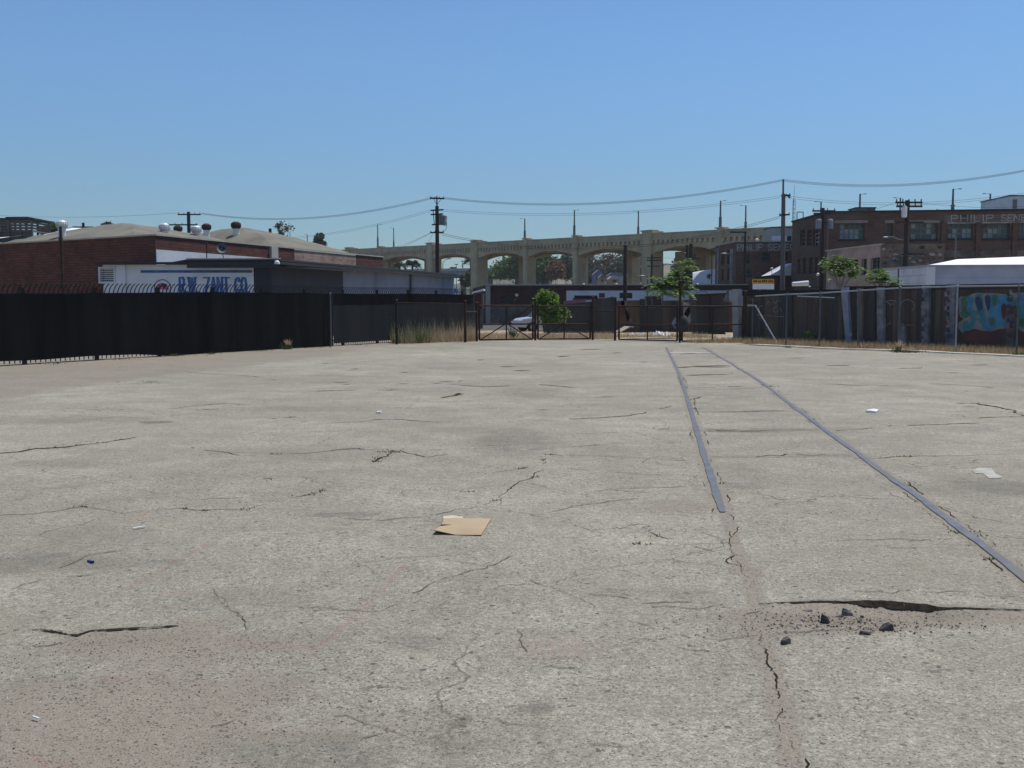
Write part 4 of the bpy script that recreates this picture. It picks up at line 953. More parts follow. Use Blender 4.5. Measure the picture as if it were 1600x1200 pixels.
# roof deck overhanging the porch
n_side = Vector((da.y,-da.x))
mb = MB(); e0 = A1+n_side*.45+Vector((.0,-.5)); 
prof = [A0+Vector((3.9,-.42)), A1+Vector((.50,-.42)), A2+n_side*.30+da*.05, A3+Vector((0,.1)), Q0+dr*22.0+Vector((.25,-.1)), Q0+dr*.4+Vector((.25,-.1))]
mb.extrude([(p.x,p.y,AZ-.08) for p in prof], (0,0,.09)); mb.build('roof', 'dark_fascia', root); mb = MB(); mb.bar((prof[0].x,prof[0].y-.02,AZ+.03),(prof[1].x,prof[1].y-.02,AZ+.03),.10,.05); mb.build('roof_trim', 'coping', root)
mb = MB(); pa, pb = A0+Vector((3.9,-.40)), A1+Vector((.48,-.40)); mb.bar((pa.x,pa.y,AZ-.24),(pb.x,pb.y,AZ-.24),.05,.27); pc_ = A2+n_side*.29; mb.bar((pb.x+.03,pb.y,AZ-.165),(pc_.x,pc_.y,AZ-.165),.05,.125); mb.build('fascia', 'dark_fascia', root)
mb = MB(); a_, b_ = A1+da*.35+n_side*.03, A1+da*us+n_side*.03
pts = [a_, a_+n_side*.55, b_+n_side*.55, b_]; zc = onwall(A1,A2,480,421)[1]; mb.extrude([(p.x,p.y,zc) for p in pts], (0,0,AZ-.25-zc)); mb.build('canopy', 'dark_fascia', root)
mb = MB(); g0 = A0+Vector((-.15,-.18)); g1 = A0+Vector((3.9,-.18)); mb.bar((g0.x,g0.y,z1+.05),(g1.x,g1.y,z1+.07),.38,.09); mb.build('end_roof', 'dark_fascia', root)
mb = MB(); g1 = A1+Vector((-.05,-.10)); mb.tube((g1.x,g1.y,ZB),(g1.x,g1.y,AZ-.3),.045); mb.build('downpipe', 'dark_wall', root)
mb = MB(); uu = onwall(A1,A2,640,420)[0]; g1 = A1+da*uu+n_side*.06; mb.tube((g1.x,g1.y,ZB),(g1.x,g1.y,AZ-.12),.05); mb.build('downpipe', 'dark_wall', root)
# floodlight
fl = W(433,409,45.4); mb = MB(); mb.bar((fl.x-.25,fl.y+.35,fl.z+.12),(fl.x-.02,fl.y,fl.z+.04),.04,.04); mb.build('floodlight','galv',root); 
MB().lathe((fl.x,fl.y,fl.z-.10),[(.13,0),(.12,.08),(.05,.17)],12).build('lamp_shade','white_paint',root)
# sign lettering
mb = MB(); ua, za = onwall(A0,A1,220,426.3); ub, zb_ = onwall(A0,A1,395,422); slab_on(mb, A0, A1, ua, ub-.03, za, zb_, .014); mb.build('blue_stripe', 'blue_paint', root)
ua = onwall(A0,A1,281,440)[0]; ub, zb_ = onwall(A0,A1,389,434); za = zb_-.69
lettering(A0, A1, 'R.W. ZANT CO.', ua, ub, za, zb_, .105, .02, serif=.08, gap=.24).build('sign_lettering', 'blue_paint', root)
ec, ez = onwall(A0,A1,254,450); er = .385
def ring_(mb, c, z, r, w, a0, a1, A, B, proud, n=28):
    d, nn2 = cam_normal(A,B)
    for i in range(n):
        t0, t1 = a0+(a1-a0)*i/n, a0+(a1-a0)*(i+1)/n
        P = lambda t, rr: (A.x+d.x*(c+rr*math.cos(t))+nn2.x*proud, A.y+d.y*(c+rr*math.cos(t))+nn2.y*proud, z+rr*math.sin(t))
        mb.quad(P(t0,r-w), P(t0,r), P(t1,r), P(t1,r-w))
mb = MB(); ring_(mb, ec, ez, er, .035, -.6, math.pi+.6, A0, A1, .012); mb.build('emblem_ring', 'navy_paint', root); mb = MB(); ring_(mb, ec+.10, ez+.10, .075, .075, 0, 2*math.pi, A0, A1, .022, 12); mb.build('emblem_dot', 'navy_paint', root)
mb = MB(); ring_(mb, ec+.0, ez-.05, .27, .27, -.2, math.pi+.1, A0, A1, .008); mb.build('emblem_fill', 'red_paint', root)
mb = MB(); ring_(mb, ec-.05, ez-.06, .17, .03, .2, 2.6, A0, A1, .016); mb.build('emblem_line', 'navy_paint', root); mb = MB(); ring_(mb, ec, ez-.02, .24, .02, .5, 2.2, A0, A1, .014); mb.build('emblem_line', 'navy_paint', root)
# satellite dish on the annex roof
c = W(346.5,388,48.5); t = thing('satellite_dish', 'grey satellite dish on the annex roof before the red brick wall', 'satellite dish', (c.x+.05,c.y+.2,AZ))
mb = MB(); ax = Vector((.35,-.85,.35)).normalized(); x_ = ax.cross((0,0,1)).normalized(); y_ = ax.cross(x_); vs = [tuple(c+ax*-.06)]
for k, (r, h) in enumerate(((.12,-.045),(.20,-.005),(.235,.03))):
    for i in range(16): a = 2*math.pi*i/16; vs.append(tuple(c+x_*r*math.cos(a)+y_*r*1.08*math.sin(a)+ax*h))
fs = [(0,1+i,1+(i+1)%16) for i in range(16)]+[(1+k*16+i,1+k*16+(i+1)%16,17+k*16+(i+1)%16,17+k*16+i) for k in range(2) for i in range(16)]
mb.add(vs, fs).build('dish', 'lamp_grey', t, smooth=True)
MB().tube((c.x+.05,c.y+.2,AZ-.05),(c.x,c.y+.05,c.z-.05),.02).tube(tuple(c-y_*-.2),tuple(c+ax*.28),.010).build('mast','galv_dark',t)
q = W(323,397,50.2); tag(MB().tube((q.x,q.y,AZ-.02),(q.x,q.y,q.z+.45),.025).lathe((q.x,q.y,q.z+.45),[(.05,0),(.05,.08),(.02,.12)],8).build('vent_pipe','rust_iron'), 'thin rusty vent pipe on the annex roof left of the satellite dish', 'pipe')
# blue tarpaulin and small lean-to past the end of the fence
t = tag(MB().add([tuple(W(709,457,66)),tuple(W(720,458,66)),tuple(W(711,450,66)),tuple(W(713,458,67.5)),tuple(W(707,458,66.5))],[(0,1,2),(1,3,2),(4,0,2),(4,2,3)]).build('tarpaulin','tarp_blue'), 'bright blue pointed tarpaulin at the far end of the annex wall', 'tarpaulin')
t = thing('lean_to', 'small shed with sloping tin roof at the left end of the low brick building', 'shed', tuple(W(748,500,72)))
a, b = W(737,459,70), W(757,454,72); mb = MB(); mb.add([(a.x,70,a.z),(b.x,70,b.z),(b.x,74,b.z),(a.x,74,a.z)]+[(a.x,70,a.z+.10),(b.x,70,b.z+.10),(b.x,74,b.z+.10),(a.x,74,a.z+.10)], [(0,3,2,1),(4,5,6,7),(0,1,5,4),(1,2,6,5),(2,3,7,6),(3,0,4,7)]); mb.build('roof','white_roof',t)
MB().box(((a.x+b.x)/2,72,(a.z+b.z)/2-.62),(b.x-a.x-.1,3.0,1.0)).build('wall','brick_red',t)
MB().box((a.x+.12,70.4,(a.z+ZB)/2),(.09,.09,a.z-ZB)).box((b.x-.12,70.4,(a.z+ZB)/2),(.09,.09,a.z-ZB)).box(((a.x+b.x)/2,72,.2),(b.x-a.x-.3,2.2,1.4)).build('posts','wood_grey',t)

# ================================================================== THE VIADUCT
SP = {px: 0 for px in (544,595,672,742,822,900,1012,1126)}
VC, XV = 194400.0, -230.0
P0 = W(742,377,200); bd = Vector((-1030/1604.8,1)).normalized(); B0 = Vector((P0.x,P0.y)); bn = Vector((bd.y,-bd.x))     # bn leads away from us, across the deck
if bn.dot(B0) < 0: bn = -bn
B1 = B0+bd*100
s_of = lambda px, py=400: onwall(B0, B1, px, py)[0]
sa_, za_ = onwall(B0,B1,560,388.8); sb_, zb_ = onwall(B0,B1,1126,358.7)
ztop_ = lambda s: za_+(zb_-za_)*(s-sa_)/(sb_-sa_)
WID = 13.0
piers = sorted([(s_of(px), wide) for px, wide in ((500,0),(544,1),(595,0),(672,1),(742,1),(822,0),(900,0),(1012,1),(1126,0),(1290,1),(1482,0),(1760,1),(2200,0))])
root = thing('viaduct', 'long tan concrete arched viaduct crossing the background', 'bridge', (B0.x,B0.y,ZB))
bp_ = lambda s, w, z: (B0.x+bd.x*s+bn.x*w, B0.y+bd.y*s+bn.y*w, z)
for k, ((s0,w0),(s1,w1)) in enumerate(zip(piers[:-1], piers[1:])):
    mb = MB(); n = 20; h0, h1 = (1.2 if w0 else .68), (1.2 if w1 else .68); a, b = s0+h0, s1-h1
    for i in range(n):
        ss_, st = s0+(s1-s0)*i/n, s0+(s1-s0)*(i+1)/n
        def zs(s):
            t = min(1,max(0,(s-a)/(b-a))); return ztop_(s)-3.05+.98*(1-(2*t-1)**2)
        z0, z1_ = zs(ss_), zs(st); t0, t1 = ztop_(ss_), ztop_(st)
        RB = .85
        for wa, wb in ((0,RB),(WID-RB,WID)):
            q = [[bp_(s_,w_,z_) for w_ in (wa,wb) for z_ in zz] for s_,zz in ((ss_,(z0,t0)),(st,(z1_,t1)))]
            (a0,a1,a2,a3),(b0,b1,b2,b3) = q; mb.quad(a0,b0,b1,a1); mb.quad(a2,a3,b3,b2); mb.quad(a0,a2,b2,b0); mb.quad(a1,b1,b3,a3)
        mb.quad(bp_(ss_,RB,t0-1.75), bp_(ss_,WID-RB,t0-1.75), bp_(st,WID-RB,t1-1.75), bp_(st,RB,t1-1.75)); mb.quad(bp_(ss_,RB,t0-.9), bp_(st,RB,t1-.9), bp_(st,WID-RB,t1-.9), bp_(ss_,WID-RB,t0-.9))
    sp = mb.build('arch_span', 'concrete', root)
    mb = MB(); 
    for zo, hgt, proud in ((-.06,.14,.12),(-.98,.16,.34)):        # coping and the cornice
        A_, B_ = bp_(s0,-proud/2,ztop_(s0)+zo), bp_(s1,-proud/2,ztop_(s1)+zo); mb.bar(A_, B_, proud+.02, hgt)
    m_ = int((s1-s0-h0-h1)/1.05)
    for i in range(m_+1):
        s = s0+h0+(s1-s0-h0-h1)*i/m_; mb.bar(bp_(s,-.15,ztop_(s)-1.62), bp_(s,-.15,ztop_(s)-1.06), .52, .34, up=(bn.x,bn.y,0))
    mb.build('cornice', 'concrete', sp)
for s, wide in piers:
    mb = MB(); hw = 1.15 if wide else .62; zt = ztop_(s)+(.32 if wide else .15); dep = 2.1 if wide else 1.5
    def block(w0, w1, h, z0, z1, ch=0.0):
        pts = [(s-h+ch,w0),(s+h-ch,w0),(s+h,w0+ch),(s+h,w1),(s-h,w1),(s-h,w0+ch)] if ch else [(s-h,w0),(s+h,w0),(s+h,w1),(s-h,w1)]
        mb.extrude([bp_(p,w,z0) for p,w in pts], (0,0,z1-z0))
    block(-.42, dep, hw, ZB-.3, zt, .22); block(-.52, dep*.5, hw+.10, zt, zt+.16); block(-.50, .3, hw+.08, ztop_(s)-1.05, ztop_(s)-.88)
    mb.build('pier', 'concrete', root); mb = MB(); block(WID-dep, WID+.42, hw, ZB-.3, zt); mb.build('pier', 'concrete', root)
    if wide and s < s_of(950): mb = MB(); block(WID*.5-.5, WID*.5+.5, hw*.5, ZB-.3, ztop_(s)-2.6); mb.build('pier', 'concrete', root)
mb = MB(); sA, sB = piers[0][0], piers[-1][0]; mb.quad(bp_(sA,.86,ztop_(sA)-.88), bp_(sB,.86,ztop_(sB)-.88), bp_(sB,WID-.86,ztop_(sB)-.88), bp_(sA,WID-.86,ztop_(sA)-.88)); mb.build('roadway', 'asphalt_road', root)
# lamp standards on the parapets
def bridge_lamp(px, ytop, far, arm, label):
    w = WID-.15 if far else .15
    A_ = Vector((B0.x+bn.x*w, B0.y+bn.y*w)); s, zt = onwall(A_, A_+bd*100, px, ytop); base = Vector(bp_(s,w,ztop_(s)))
    t = thing('bridge_lamp', label, 'street lamp', tuple(base), 'lamp standards on the viaduct'); H = max(zt-base.z, 1.5)
    mb = MB(); mb.tube(base-Vector((0,0,.2)), base+Vector((0,0,H*.42)), .24, .19, 8).tube(base+Vector((0,0,H*.42)), base+Vector((0,0,H)), .13, .10, 8); mb.box(base+Vector((0,0,H*.42)), (.40,.40,.10)); mb.build('standard','lamp_grey',t)
    q = Vector((arm,0,0)); MB().tube(base+Vector((0,0,H-.08)), base+q*.62+Vector((0,0,H+.02)), .022, .018, 6).build('arm','lamp_grey',t)
    MB().box(base+q*.74+Vector((0,0,H+.0)), (.30,.16,.07)).build('lamp_head','galv_dark',t)
for a in ((590,350.5,0,1,'taller left one of the two lamp standards above the end of the brick wall'),(615,356,1,-1,'slimmer right one of the two lamp standards above the end of the brick wall'),(820,341.5,0,-1,'lamp standard on the viaduct above the third open arch'),
          (897.5,328,0,.8,'tall lamp standard on the viaduct over the middle of the picture'),(997.5,329.5,1,-1,'lamp standard on the far parapet, left of the broad pier behind the black pole'),(1126,313.5,0,.8,'tallest lamp standard, rising over the last arch before the lettered brick building'),
          (1165.5,321,1,-1,'slim lamp standard right of the tallest one'),(1344,303,0,.8,'lamp standard seen above the grey rooftop box of the large brick building'),(1489.5,295,0,1.0,'lamp standard rising over the first painted letters of the large brick building'),(1547.5,302.5,1,-1,'lamp standard above the painted lettering near the right edge'),
          (1407,309,1,-1,'lamp standard just behind the crossarmed pole on the right'),(1283,315,1,-1,'lamp standard behind the left roof edge of the large brick building'),(480,366,0,-.8,'lamp standard over the far end of the tan roof, nearer the cypress'),(453,362,1,.8,'thin lamp standard over the tan roof by the leafless-looking tree')): bridge_lamp(*a)
# ================================================================== BEHIND THE GATES
# ---- low brick building
L0, L1 = Vector(W(757,450,88)[:2]), Vector(W(1245,437,86)[:2]); zT = W(900,446,87.7).z
root = thing('low_brick_building', 'long low dark brick building with a white painted band behind the gates', 'building', (L0.x,L0.y,ZB))
dL, nL = cam_normal(L0, L1); LL = (L1-L0).length
ow = lambda px, py: onwall(L0, L1, px, py)
def hole(x0, y0, x1, y1): a, b = ow(x0,y1), ow(x1,y0); return (a[0], b[0], a[1], b[1])
h_dark = [hole(897,461.5,934,467), hole(968,457.5,977,466), hole(979.5,457.5,988,466)]; h_l = [hole(784,461,798,476), hole(778,480,790,505), hole(812,478,818,503)]
uw0, uw1 = ow(885,460)[0], ow(1250,460)[0]; zw1 = ow(1000,454.0)[1]; zw0 = ow(1000,470)[1]
zT2 = zT
mb = MB(); P = lambda a: L0+dL*a
wall(mb, L0, P(uw0), ZB-.3, zT, h_l); wall(mb, P(uw0), L1, zw1, zT); mb.build('brick_wall', 'brick_low', root)
mb = MB(); sh = lambda h: (h[0]-uw0,h[1]-uw0,h[2],h[3]); wall(mb, P(uw0), L1, ZB-.3, zw1, [sh(h) for h in h_dark], .3); mb.build('white_wall', 'white_paint', root)
mb = MB(); wall(mb, L1, L1+Vector((3,14)), ZB-.3, zT); mb.build('end_wall', 'brick_low', root); mb = MB(); wall(mb, L0, L0+Vector((-1.5,14)), ZB-.3, zT); mb.build('end_wall', 'brick_low', root)
mb = MB(); a_, b_ = L0+Vector((-1.5,14)), L1+Vector((3,14)); mb.poly([(L0.x,L0.y,zT-.08),(L1.x,L1.y,zT-.08),(b_.x,b_.y,zT-.08),(a_.x,a_.y,zT-.08)]); mb.build('roof', 'roofing', root)
mb = MB(); slab_on(mb, L0, L1, -.1, LL+.1, zT, zT+.09, .14, .3); mb.build('coping', 'coping', root)
mb = MB(); slab_on(mb, L0, L1, 0.1, .5, ZB, zT-.02, .10); mb.build('corner_pier', 'concrete_grey', root)
mb = MB(); slab_on(mb, L0, L1, .5, ow(884,480)[0], ZB, ow(800,479)[1], .05); mb.build('plinth', 'mural_wall', root)
for h in h_dark[1:]+h_l: window(root, L0, L1, h, 2, 3, 'glass_dark', 'black_iron')
h = h_dark[0]; g = MB(); slab_on(g, L0, L1, h[0]+.01, h[1]-.01, h[2]+.01, (h[2]+h[3])/2, -.22, .28); slab_on(g, L0, L1, h[0]+.01, h[1]-.01, (h[2]+h[3])/2, h[3]-.01, -.26, .29); g.build('roller_opening', 'black_iron', root)
mb = MB(); slab_on(mb, L0, L1, ow(895,466)[0], ow(955,466)[0], ow(900,468.5)[1], ow(900,466)[1], .06); slab_on(mb, L0, L1, ow(936,463)[0], ow(945,463)[0], ow(940,465)[1], ow(940,458)[1], .03); mb.build('red_shelf', 'g_red', root)
mb = MB(); q0 = ow(808,462); d_, n_ = cam_normal(L0,L1); pw_ = lambda px,py,k: (L0.x+d_.x*ow(px,py)[0]+n_.x*k, L0.y+d_.y*ow(px,py)[0]+n_.y*k, ow(px,py)[1]); mb.tube(pw_(808,466,.1), pw_(808,461,.5), .10, .16, 8).tube(pw_(803,470,.1), pw_(808,466,.2), .09,.09,8); mb.build('vent_pipe', 'lamp_grey', root)
for k, (px, wpx) in enumerate(((912,5),(963,5),(1090,4))):
    q = W(px,445 if k < 2 else 440,92); tag(MB().lathe((q.x,q.y,zT-.1),[(.10,0),(.10,.22),(.15,.24),(.12,.32),(.03,.36)],10).build('roof_vent','turbine_white'), ('small white vent on the low brick roof below the tan house','small white vent on the low brick roof beside the black pole','small white vent on the low brick roof below the white dome')[k], 'vent', 'vents on the low brick roof')
# ---- minivan
c0 = W(806,505,64); CAR_L, gz = 3.9, ZB
t = thing('minivan', 'silver-white minivan with dark windows parked behind the first gate', 'car', (c0.x,c0.y,gz))
yaw = .34; cx, sx_ = math.cos(yaw), math.sin(yaw); zt_ = W(825,482.5,64).z; HC = zt_-gz
def cp(x, y, z): return (c0.x+x*cx-y*sx_, c0.y+x*sx_+y*cx, gz+z*HC/1.62)
low = [(0,.30),(.04,.78),(.30,.92),(1.0,1.02),(4.05,1.02),(4.30,.95),(4.36,.55),(4.30,.30),(3.72,.28),(3.6,.5),(3.3,.62),(3.0,.5),(2.9,.28),(1.15,.28),(1.05,.5),(.78,.62),(.48,.5),(.38,.28)]
mb = MB(); mb.extrude([cp(x,-.88,z) for x,z in low], Vector(cp(0,.88,0))-Vector(cp(0,-.88,0))); 
roof = [(1.55,1.56),(1.9,1.62),(3.95,1.60),(4.2,1.52)]; rp = [(1.0,1.02)]+roof+[(4.28,1.02)]
def cabin(y0, y1): return [cp(x, (y0 if z < 1.2 else y0*.86), z) for x,z in rp], [cp(x, (y1 if z < 1.2 else y1*.86), z) for x,z in rp]
l, r_ = cabin(-.86,.86); n = len(rp); mb.add(l+r_, [tuple(range(n))[::-1], tuple(range(n,2*n))]+[(i,(i+1)%n,n+(i+1)%n,n+i) for i in range(n)]); mb.build('body','car_paint',t,bevel=.03)
wn = MB()
for pts in ([(1.28,1.06),(1.62,1.47),(2.05,1.50),(2.05,1.06)], [(2.13,1.06),(2.13,1.50),(2.95,1.50),(2.95,1.06)], [(3.03,1.06),(3.03,1.50),(3.85,1.48),(4.0,1.06)]):
    wn.poly([cp(x, -.875+(z-1.02)*.215, z) for x,z in pts])
wn.build('side_window','car_glass',t)
wn = MB(); wn.poly([cp(1.02,-.76,1.07),cp(1.02,.76,1.07),cp(1.5,.66,1.52),cp(1.5,-.66,1.52)]); wn.build('windscreen','car_glass',t)
for x in (.78,3.3):
    for y in (-.84,.84):
        a, b = Vector(cp(x,y-.1,.31)), Vector(cp(x,y+.1,.31)); w = MB().tube(a,b,.31,.31,16).build('wheel','tyre',t); e = Vector(cp(x,y+(-.12 if y < 0 else .12),.31)); MB().tube(a.lerp(b,.5),e,.19,.18,12).build('rim','rim',w)
for y in (-.66,.66): MB().box(cp(.02,y,.70),(.10,.34,.16),yaw).build('headlight','white_paint',t)
for y in (-.72,.72): MB().box(cp(4.33,y,.80),(.08,.2,.3),yaw).build('tail_light','car_lamp',t)
MB().bar(cp(.1,-.895,.86),cp(4.2,-.895,.9),.02,.05).build('side_trim','white_paint',t); MB().box(cp(1.5,-.98,1.08),(.12,.2,.14),yaw).build('wing_mirror','car_paint',t)

# ---- rusty gates and chain-link run
GY = lambda px, py: G(px,py)
def gpost(root, px, py, ztop, r=.045, m='rust_iron', name='post'):
    p = G(px,py); MB().tube((p.x,p.y,-.08),(p.x,p.y,ztop),r,r,8).lathe((p.x,p.y,ztop),[(r*1.25,0),(r*1.25,.03),(r*.4,.06)],8).build(name,m,root); return p
def zpx(p, py): return EYE+ray(800,py)[2]/ray(800,py)[1]*p.y
def gate(label, x0, y0, x1, y1, ytop, ymid, brace, ybot=None, mesh='chain_link_dark', lift=.05):
    a, b = G(x0,y0), G(x1,y1); t = thing('gate', label, 'gate', (a.x,a.y,0), 'rusty gate leaves across the end of the lot')
    zt, zm = zpx((a+b)/2,ytop), zpx((a+b)/2,ymid); mb = MB(); m_ = (a+b)/2; r = .032
    q = lambda f, z: tuple(a.lerp(b,f)+Vector((0,0,z)))
    for f in (0,1): mb.tube(q(f,lift), q(f,zt+.02), r*1.25, None, 8)
    for z in (zt, zm): mb.tube(q(0,z), q(1,z), r, None, 8)
    mb.tube(q(0,lift), q(1,lift), r, None, 8); mb.tube(q(.5,lift), q(.5,zt), r*.9, None, 8); mb.build('frame','rust_iron',t)
    if brace:
        k = MB(); k.tube(q(.02,lift),q(.46,zm-.02),r*.75,None,6).tube(q(.98,lift),q(.54,zm-.02),r*.75,None,6)
        if brace == 2: k.tube(q(.52,zm+.02),q(.97,zt-.02),r*.75,None,6)
        k.build('brace','rust_iron',t)
    k = MB(); k.quad(q(.01,lift+.02),q(.99,lift+.02),q(.99,zt),q(.01,zt)); k.build('wire_mesh',mesh,t)
    return t
gate('leftmost gate leaf, diagonally braced, in front of the silver minivan', 749, 533, 832.5, 531.7, 477.5, 506.5, 2)
gate('diagonally braced gate leaf in front of the round green bush', 840.5, 531.7, 922, 531.2, 477.8, 506.5, 1)
gate('gate leaf without braces, left of the blue diamond plate', 967, 532, 1058, 534.5, 478.5, 507.5, 0)
gate('rightmost unbraced gate leaf, below the black dumpster', 1065.5, 535, 1160, 534, 478.5, 507, 0)
t = thing('gate_posts', 'heavy rusty posts and narrow wire panels between the gate leaves', 'gate posts', (G(727,535).x,G(727,535).y,0))
for px, py, yt in ((727,535,471),(745,533.4,474),(836.3,531.7,468),(926,531.2,465),(961,532,466),(1062,534.8,440),(1163.5,535,456)): p = G(px,py); gpost(t, px, py, zpx(p,yt), .05)
a, b = G(727,535), G(745,533.4); mb = MB(); mb.tube((a.x,a.y,zpx(a,487.5)),(b.x,b.y,zpx(b,487.5)),.03); mb.build('rail','rust_iron',t); mb = MB(); a, b = G(924,531.2), G(961,532); mb.tube((a.x,a.y,zpx(a,485)),(b.x,b.y,zpx(b,487)),.03); mb.build('rail','rust_iron',t)
for (xa,ya),(xb,yb) in (((727,535),(745,533.4)),((926,531.2),(961,532))): a, b = G(xa,ya), G(xb,yb); mb = MB(); mb.quad((a.x,a.y,.03),(b.x,b.y,.03),(b.x,b.y,1.45),(a.x,a.y,1.45)); mb.build('wire_mesh','chain_link_dark',t)
t = thing('chain_link_fence', 'short dark chain-link run before the tall dry grass on the left', 'fence', (G(620,538).x,G(620,538).y,0))
a, b = G(620,538), G(727,535); gpost(t, 620, 538, zpx(a,470), .04, 'black_iron'); mb = MB(); mb.quad((a.x,a.y,.03),(b.x,b.y,.03),(b.x,b.y,zpx(b,474)),(a.x,a.y,zpx(a,473))); mb.build('wire_mesh','chain_link_dark',t); MB().tube((a.x,a.y,zpx(a,473)),(b.x,b.y,zpx(b,474)),.012).build('top_wire','rust_iron',t)
# blue diamond plate and bag on the gate
c = G(1054.5,534.3); zc = zpx(c,504.5); r1 = 9.5*c.y/1600; r2 = 6*c.y/1600
tag(MB().extrude([(c.x,c.y-.07,zc-r1),(c.x+r2,c.y-.07,zc),(c.x,c.y-.07,zc+r1),(c.x-r2,c.y-.07,zc)],(0,.008,0)).build('diamond_plate','post_blue'), 'small pale blue diamond plate wired to the gate', 'sign')
c = G(1067,535); zc = zpx(c,514); mb = MB(); mb.lathe((c.x+.02,c.y-.14,zc-.12),[(.05,0),(.17,.06),(.21,.25),(.17,.48),(.09,.62),(.03,.66)],9); tag(mb.build('black_bag','dark_sheet',smooth=True), 'black bag hanging on the gate posts below the young tree', 'bag')

# ---- right-hand chain-link fence
t = thing('chain_link_fence', 'tall galvanised chain-link fence along the right edge of the lot', 'fence', (G(1228,541).x,G(1228,541).y,0))
RP = [(1175,537,462),(1228,541,460),(1280,543.5,458),(1340,545.5,454),(1404,548,450),(1493,551.6,447.5),(1588,556,446.5),(1690,561,444)]
tops = []
for px, py, yt in RP: p = G(px,py); z = zpx(p,yt); tops.append(Vector((p.x,p.y,z)))
for (px,py,yt),tp_ in zip(RP,tops): gpost(t, px, py, tp_.z if px != 1175 else zpx(G(px,py),470), .028 if px != 1404 else .045, 'galv_dark' if px not in (1493,) else 'galv')
mb = MB(); mb.path([tops[0]+Vector((.1,0,-.02))]+[p+Vector((0,0,.0)) for p in tops[1:]], .024, 8); mb.build('top_rail','galv',t)
mb = MB(); 
for a, b in zip(tops[1:-1],tops[2:]): mb.quad((a.x,a.y,.02),(b.x,b.y,.02),tuple(b),tuple(a))
a, b = tops[0], tops[1]; mb.quad((a.x,a.y,.02),(b.x,b.y,.02),tuple(b),(a.x+.1,a.y,a.z-.05)); mb.build('wire_mesh','chain_link',t)
a, b = W(1180,477,39.0), G(1214,538.8); tag(MB().tube(a, b+Vector((0,-.1,.02)), .03).tube(W(1168,477.5,39.1),W(1181,477,39.0),.03).build('leaning_pipe','galv'), 'pale steel pipe propped diagonally against the end of the chain-link fence', 'pipe')
a, b = W(1246,463.0,37.4), W(1304,465.4,36.5); tag(MB().tube(a, b, .02).build('loose_rail','galv'), 'bent loose fence rail hanging below the top rail', 'pipe')
mb = MB(); c = W(1176,472,39.0)
for k in range(3):
    r = .13+.03*k; pts = [c+Vector((r*math.cos(a_)*1.1, .03*k, r*.75*math.sin(a_))) for a_ in np.linspace(0,2*math.pi,17)]; mb.path(pts, .007, 5)
tag(mb.build('wire_coil','rust_iron'), 'coil of loose wire on top of the fence end', 'wire')

# ---- board wall with posts behind the right fence
w0, w1 = Vector(W(1160,530,42.6)[:2]), Vector(W(1800,530,29.5)[:2]); dW, nW = cam_normal(w0,w1); LW = (w1-w0).length
root = thing('board_wall', 'dark weathered board wall with pale posts behind the chain-link fence on the right', 'wall', (w0.x,w0.y,0))
ob = lambda px, py: onwall(w0, w1, px, py)
zW = lambda u: float(np.interp(u, [0,ob(1300,452)[0],ob(1600,445)[0],LW], [ob(1180,454)[1], ob(1330,452)[1], ob(1600,446)[1], ob(1600,446)[1]]))
bw = LW/66; mb = MB()
random.seed(5)
mats_ = {}
for i in range(66):
    u0, u1 = i*bw, (i+1)*bw-.012; top = zW(u0)-random.random()*.04; mm_ = random.choice(('wood_board','wood_board','graffiti_wall','dark_sheet'))
    if u0 > ob(1490,500)[0]: mm_ = 'graffiti_wall'
    slab_on(mats_.setdefault(mm_, MB()), w0, w1, u0, u1, 0.02, top, random.uniform(.0,.02), .05)
for m_, q in mats_.items(): q.build('boards', m_, root)
mb = MB(); slab_on(mb, w0, w1, 0, ob(1320,455)[0], ob(1250,457)[1]-.1, ob(1250,455)[1]+.05, .06, .1); slab_on(mb, w0, w1, ob(1320,455)[0]+.01, LW, ob(1450,452)[1]-.02, ob(1450,448)[1]+.06, .05, .12); mb.build('top_beam', 'black_iron', root)
def wpost(x0, x1, xb0, xb1, yt, m, proud=.14):
    (ua,zt), (ub,_) = ob(x0,yt), ob(x1,yt); (uc,_), (ud_,_) = ob(xb0,540), ob(xb1,540); d, n = cam_normal(w0,w1)
    P = lambda u, z, k: (w0.x+d.x*u+n.x*k, w0.y+d.y*u+n.y*k, z)
    vs = [P(uc,0,.06),P(ud_,0,.06),P(ub,zt,.06),P(ua,zt,.06),P(uc,0,.06+proud),P(ud_,0,.06+proud),P(ub,zt,.06+proud),P(ua,zt,.06+proud)]
    MB().add(vs, [(0,3,2,1),(4,5,6,7),(0,1,5,4),(1,2,6,5),(2,3,7,6),(3,0,4,7)]).build('post', m, root)
wpost(1319,1329,1327,1334,449,'post_blue'); wpost(1343,1352,1344,1352,450,'mural_wall',.1); wpost(1375,1385,1376,1386,449,'post_conc'); wpost(1412,1418,1412,1419,505,'post_conc'); wpost(1446,1457,1445,1455,446,'post_conc'); wpost(1484,1496.5,1484,1496.5,444,'post_conc',.16); wpost(1578,1590,1577,1590,478,'mural_wall'); wpost(1150,1160,1152,1161,452,'concrete_grey',.2)
wpost(1364,1370,1364,1370,455,'dark_sheet',.08); wpost(1280,1292,1281,1292,458,'dark_sheet',.04); wpost(1227,1240,1228,1241,458,'dark_sheet',.05)
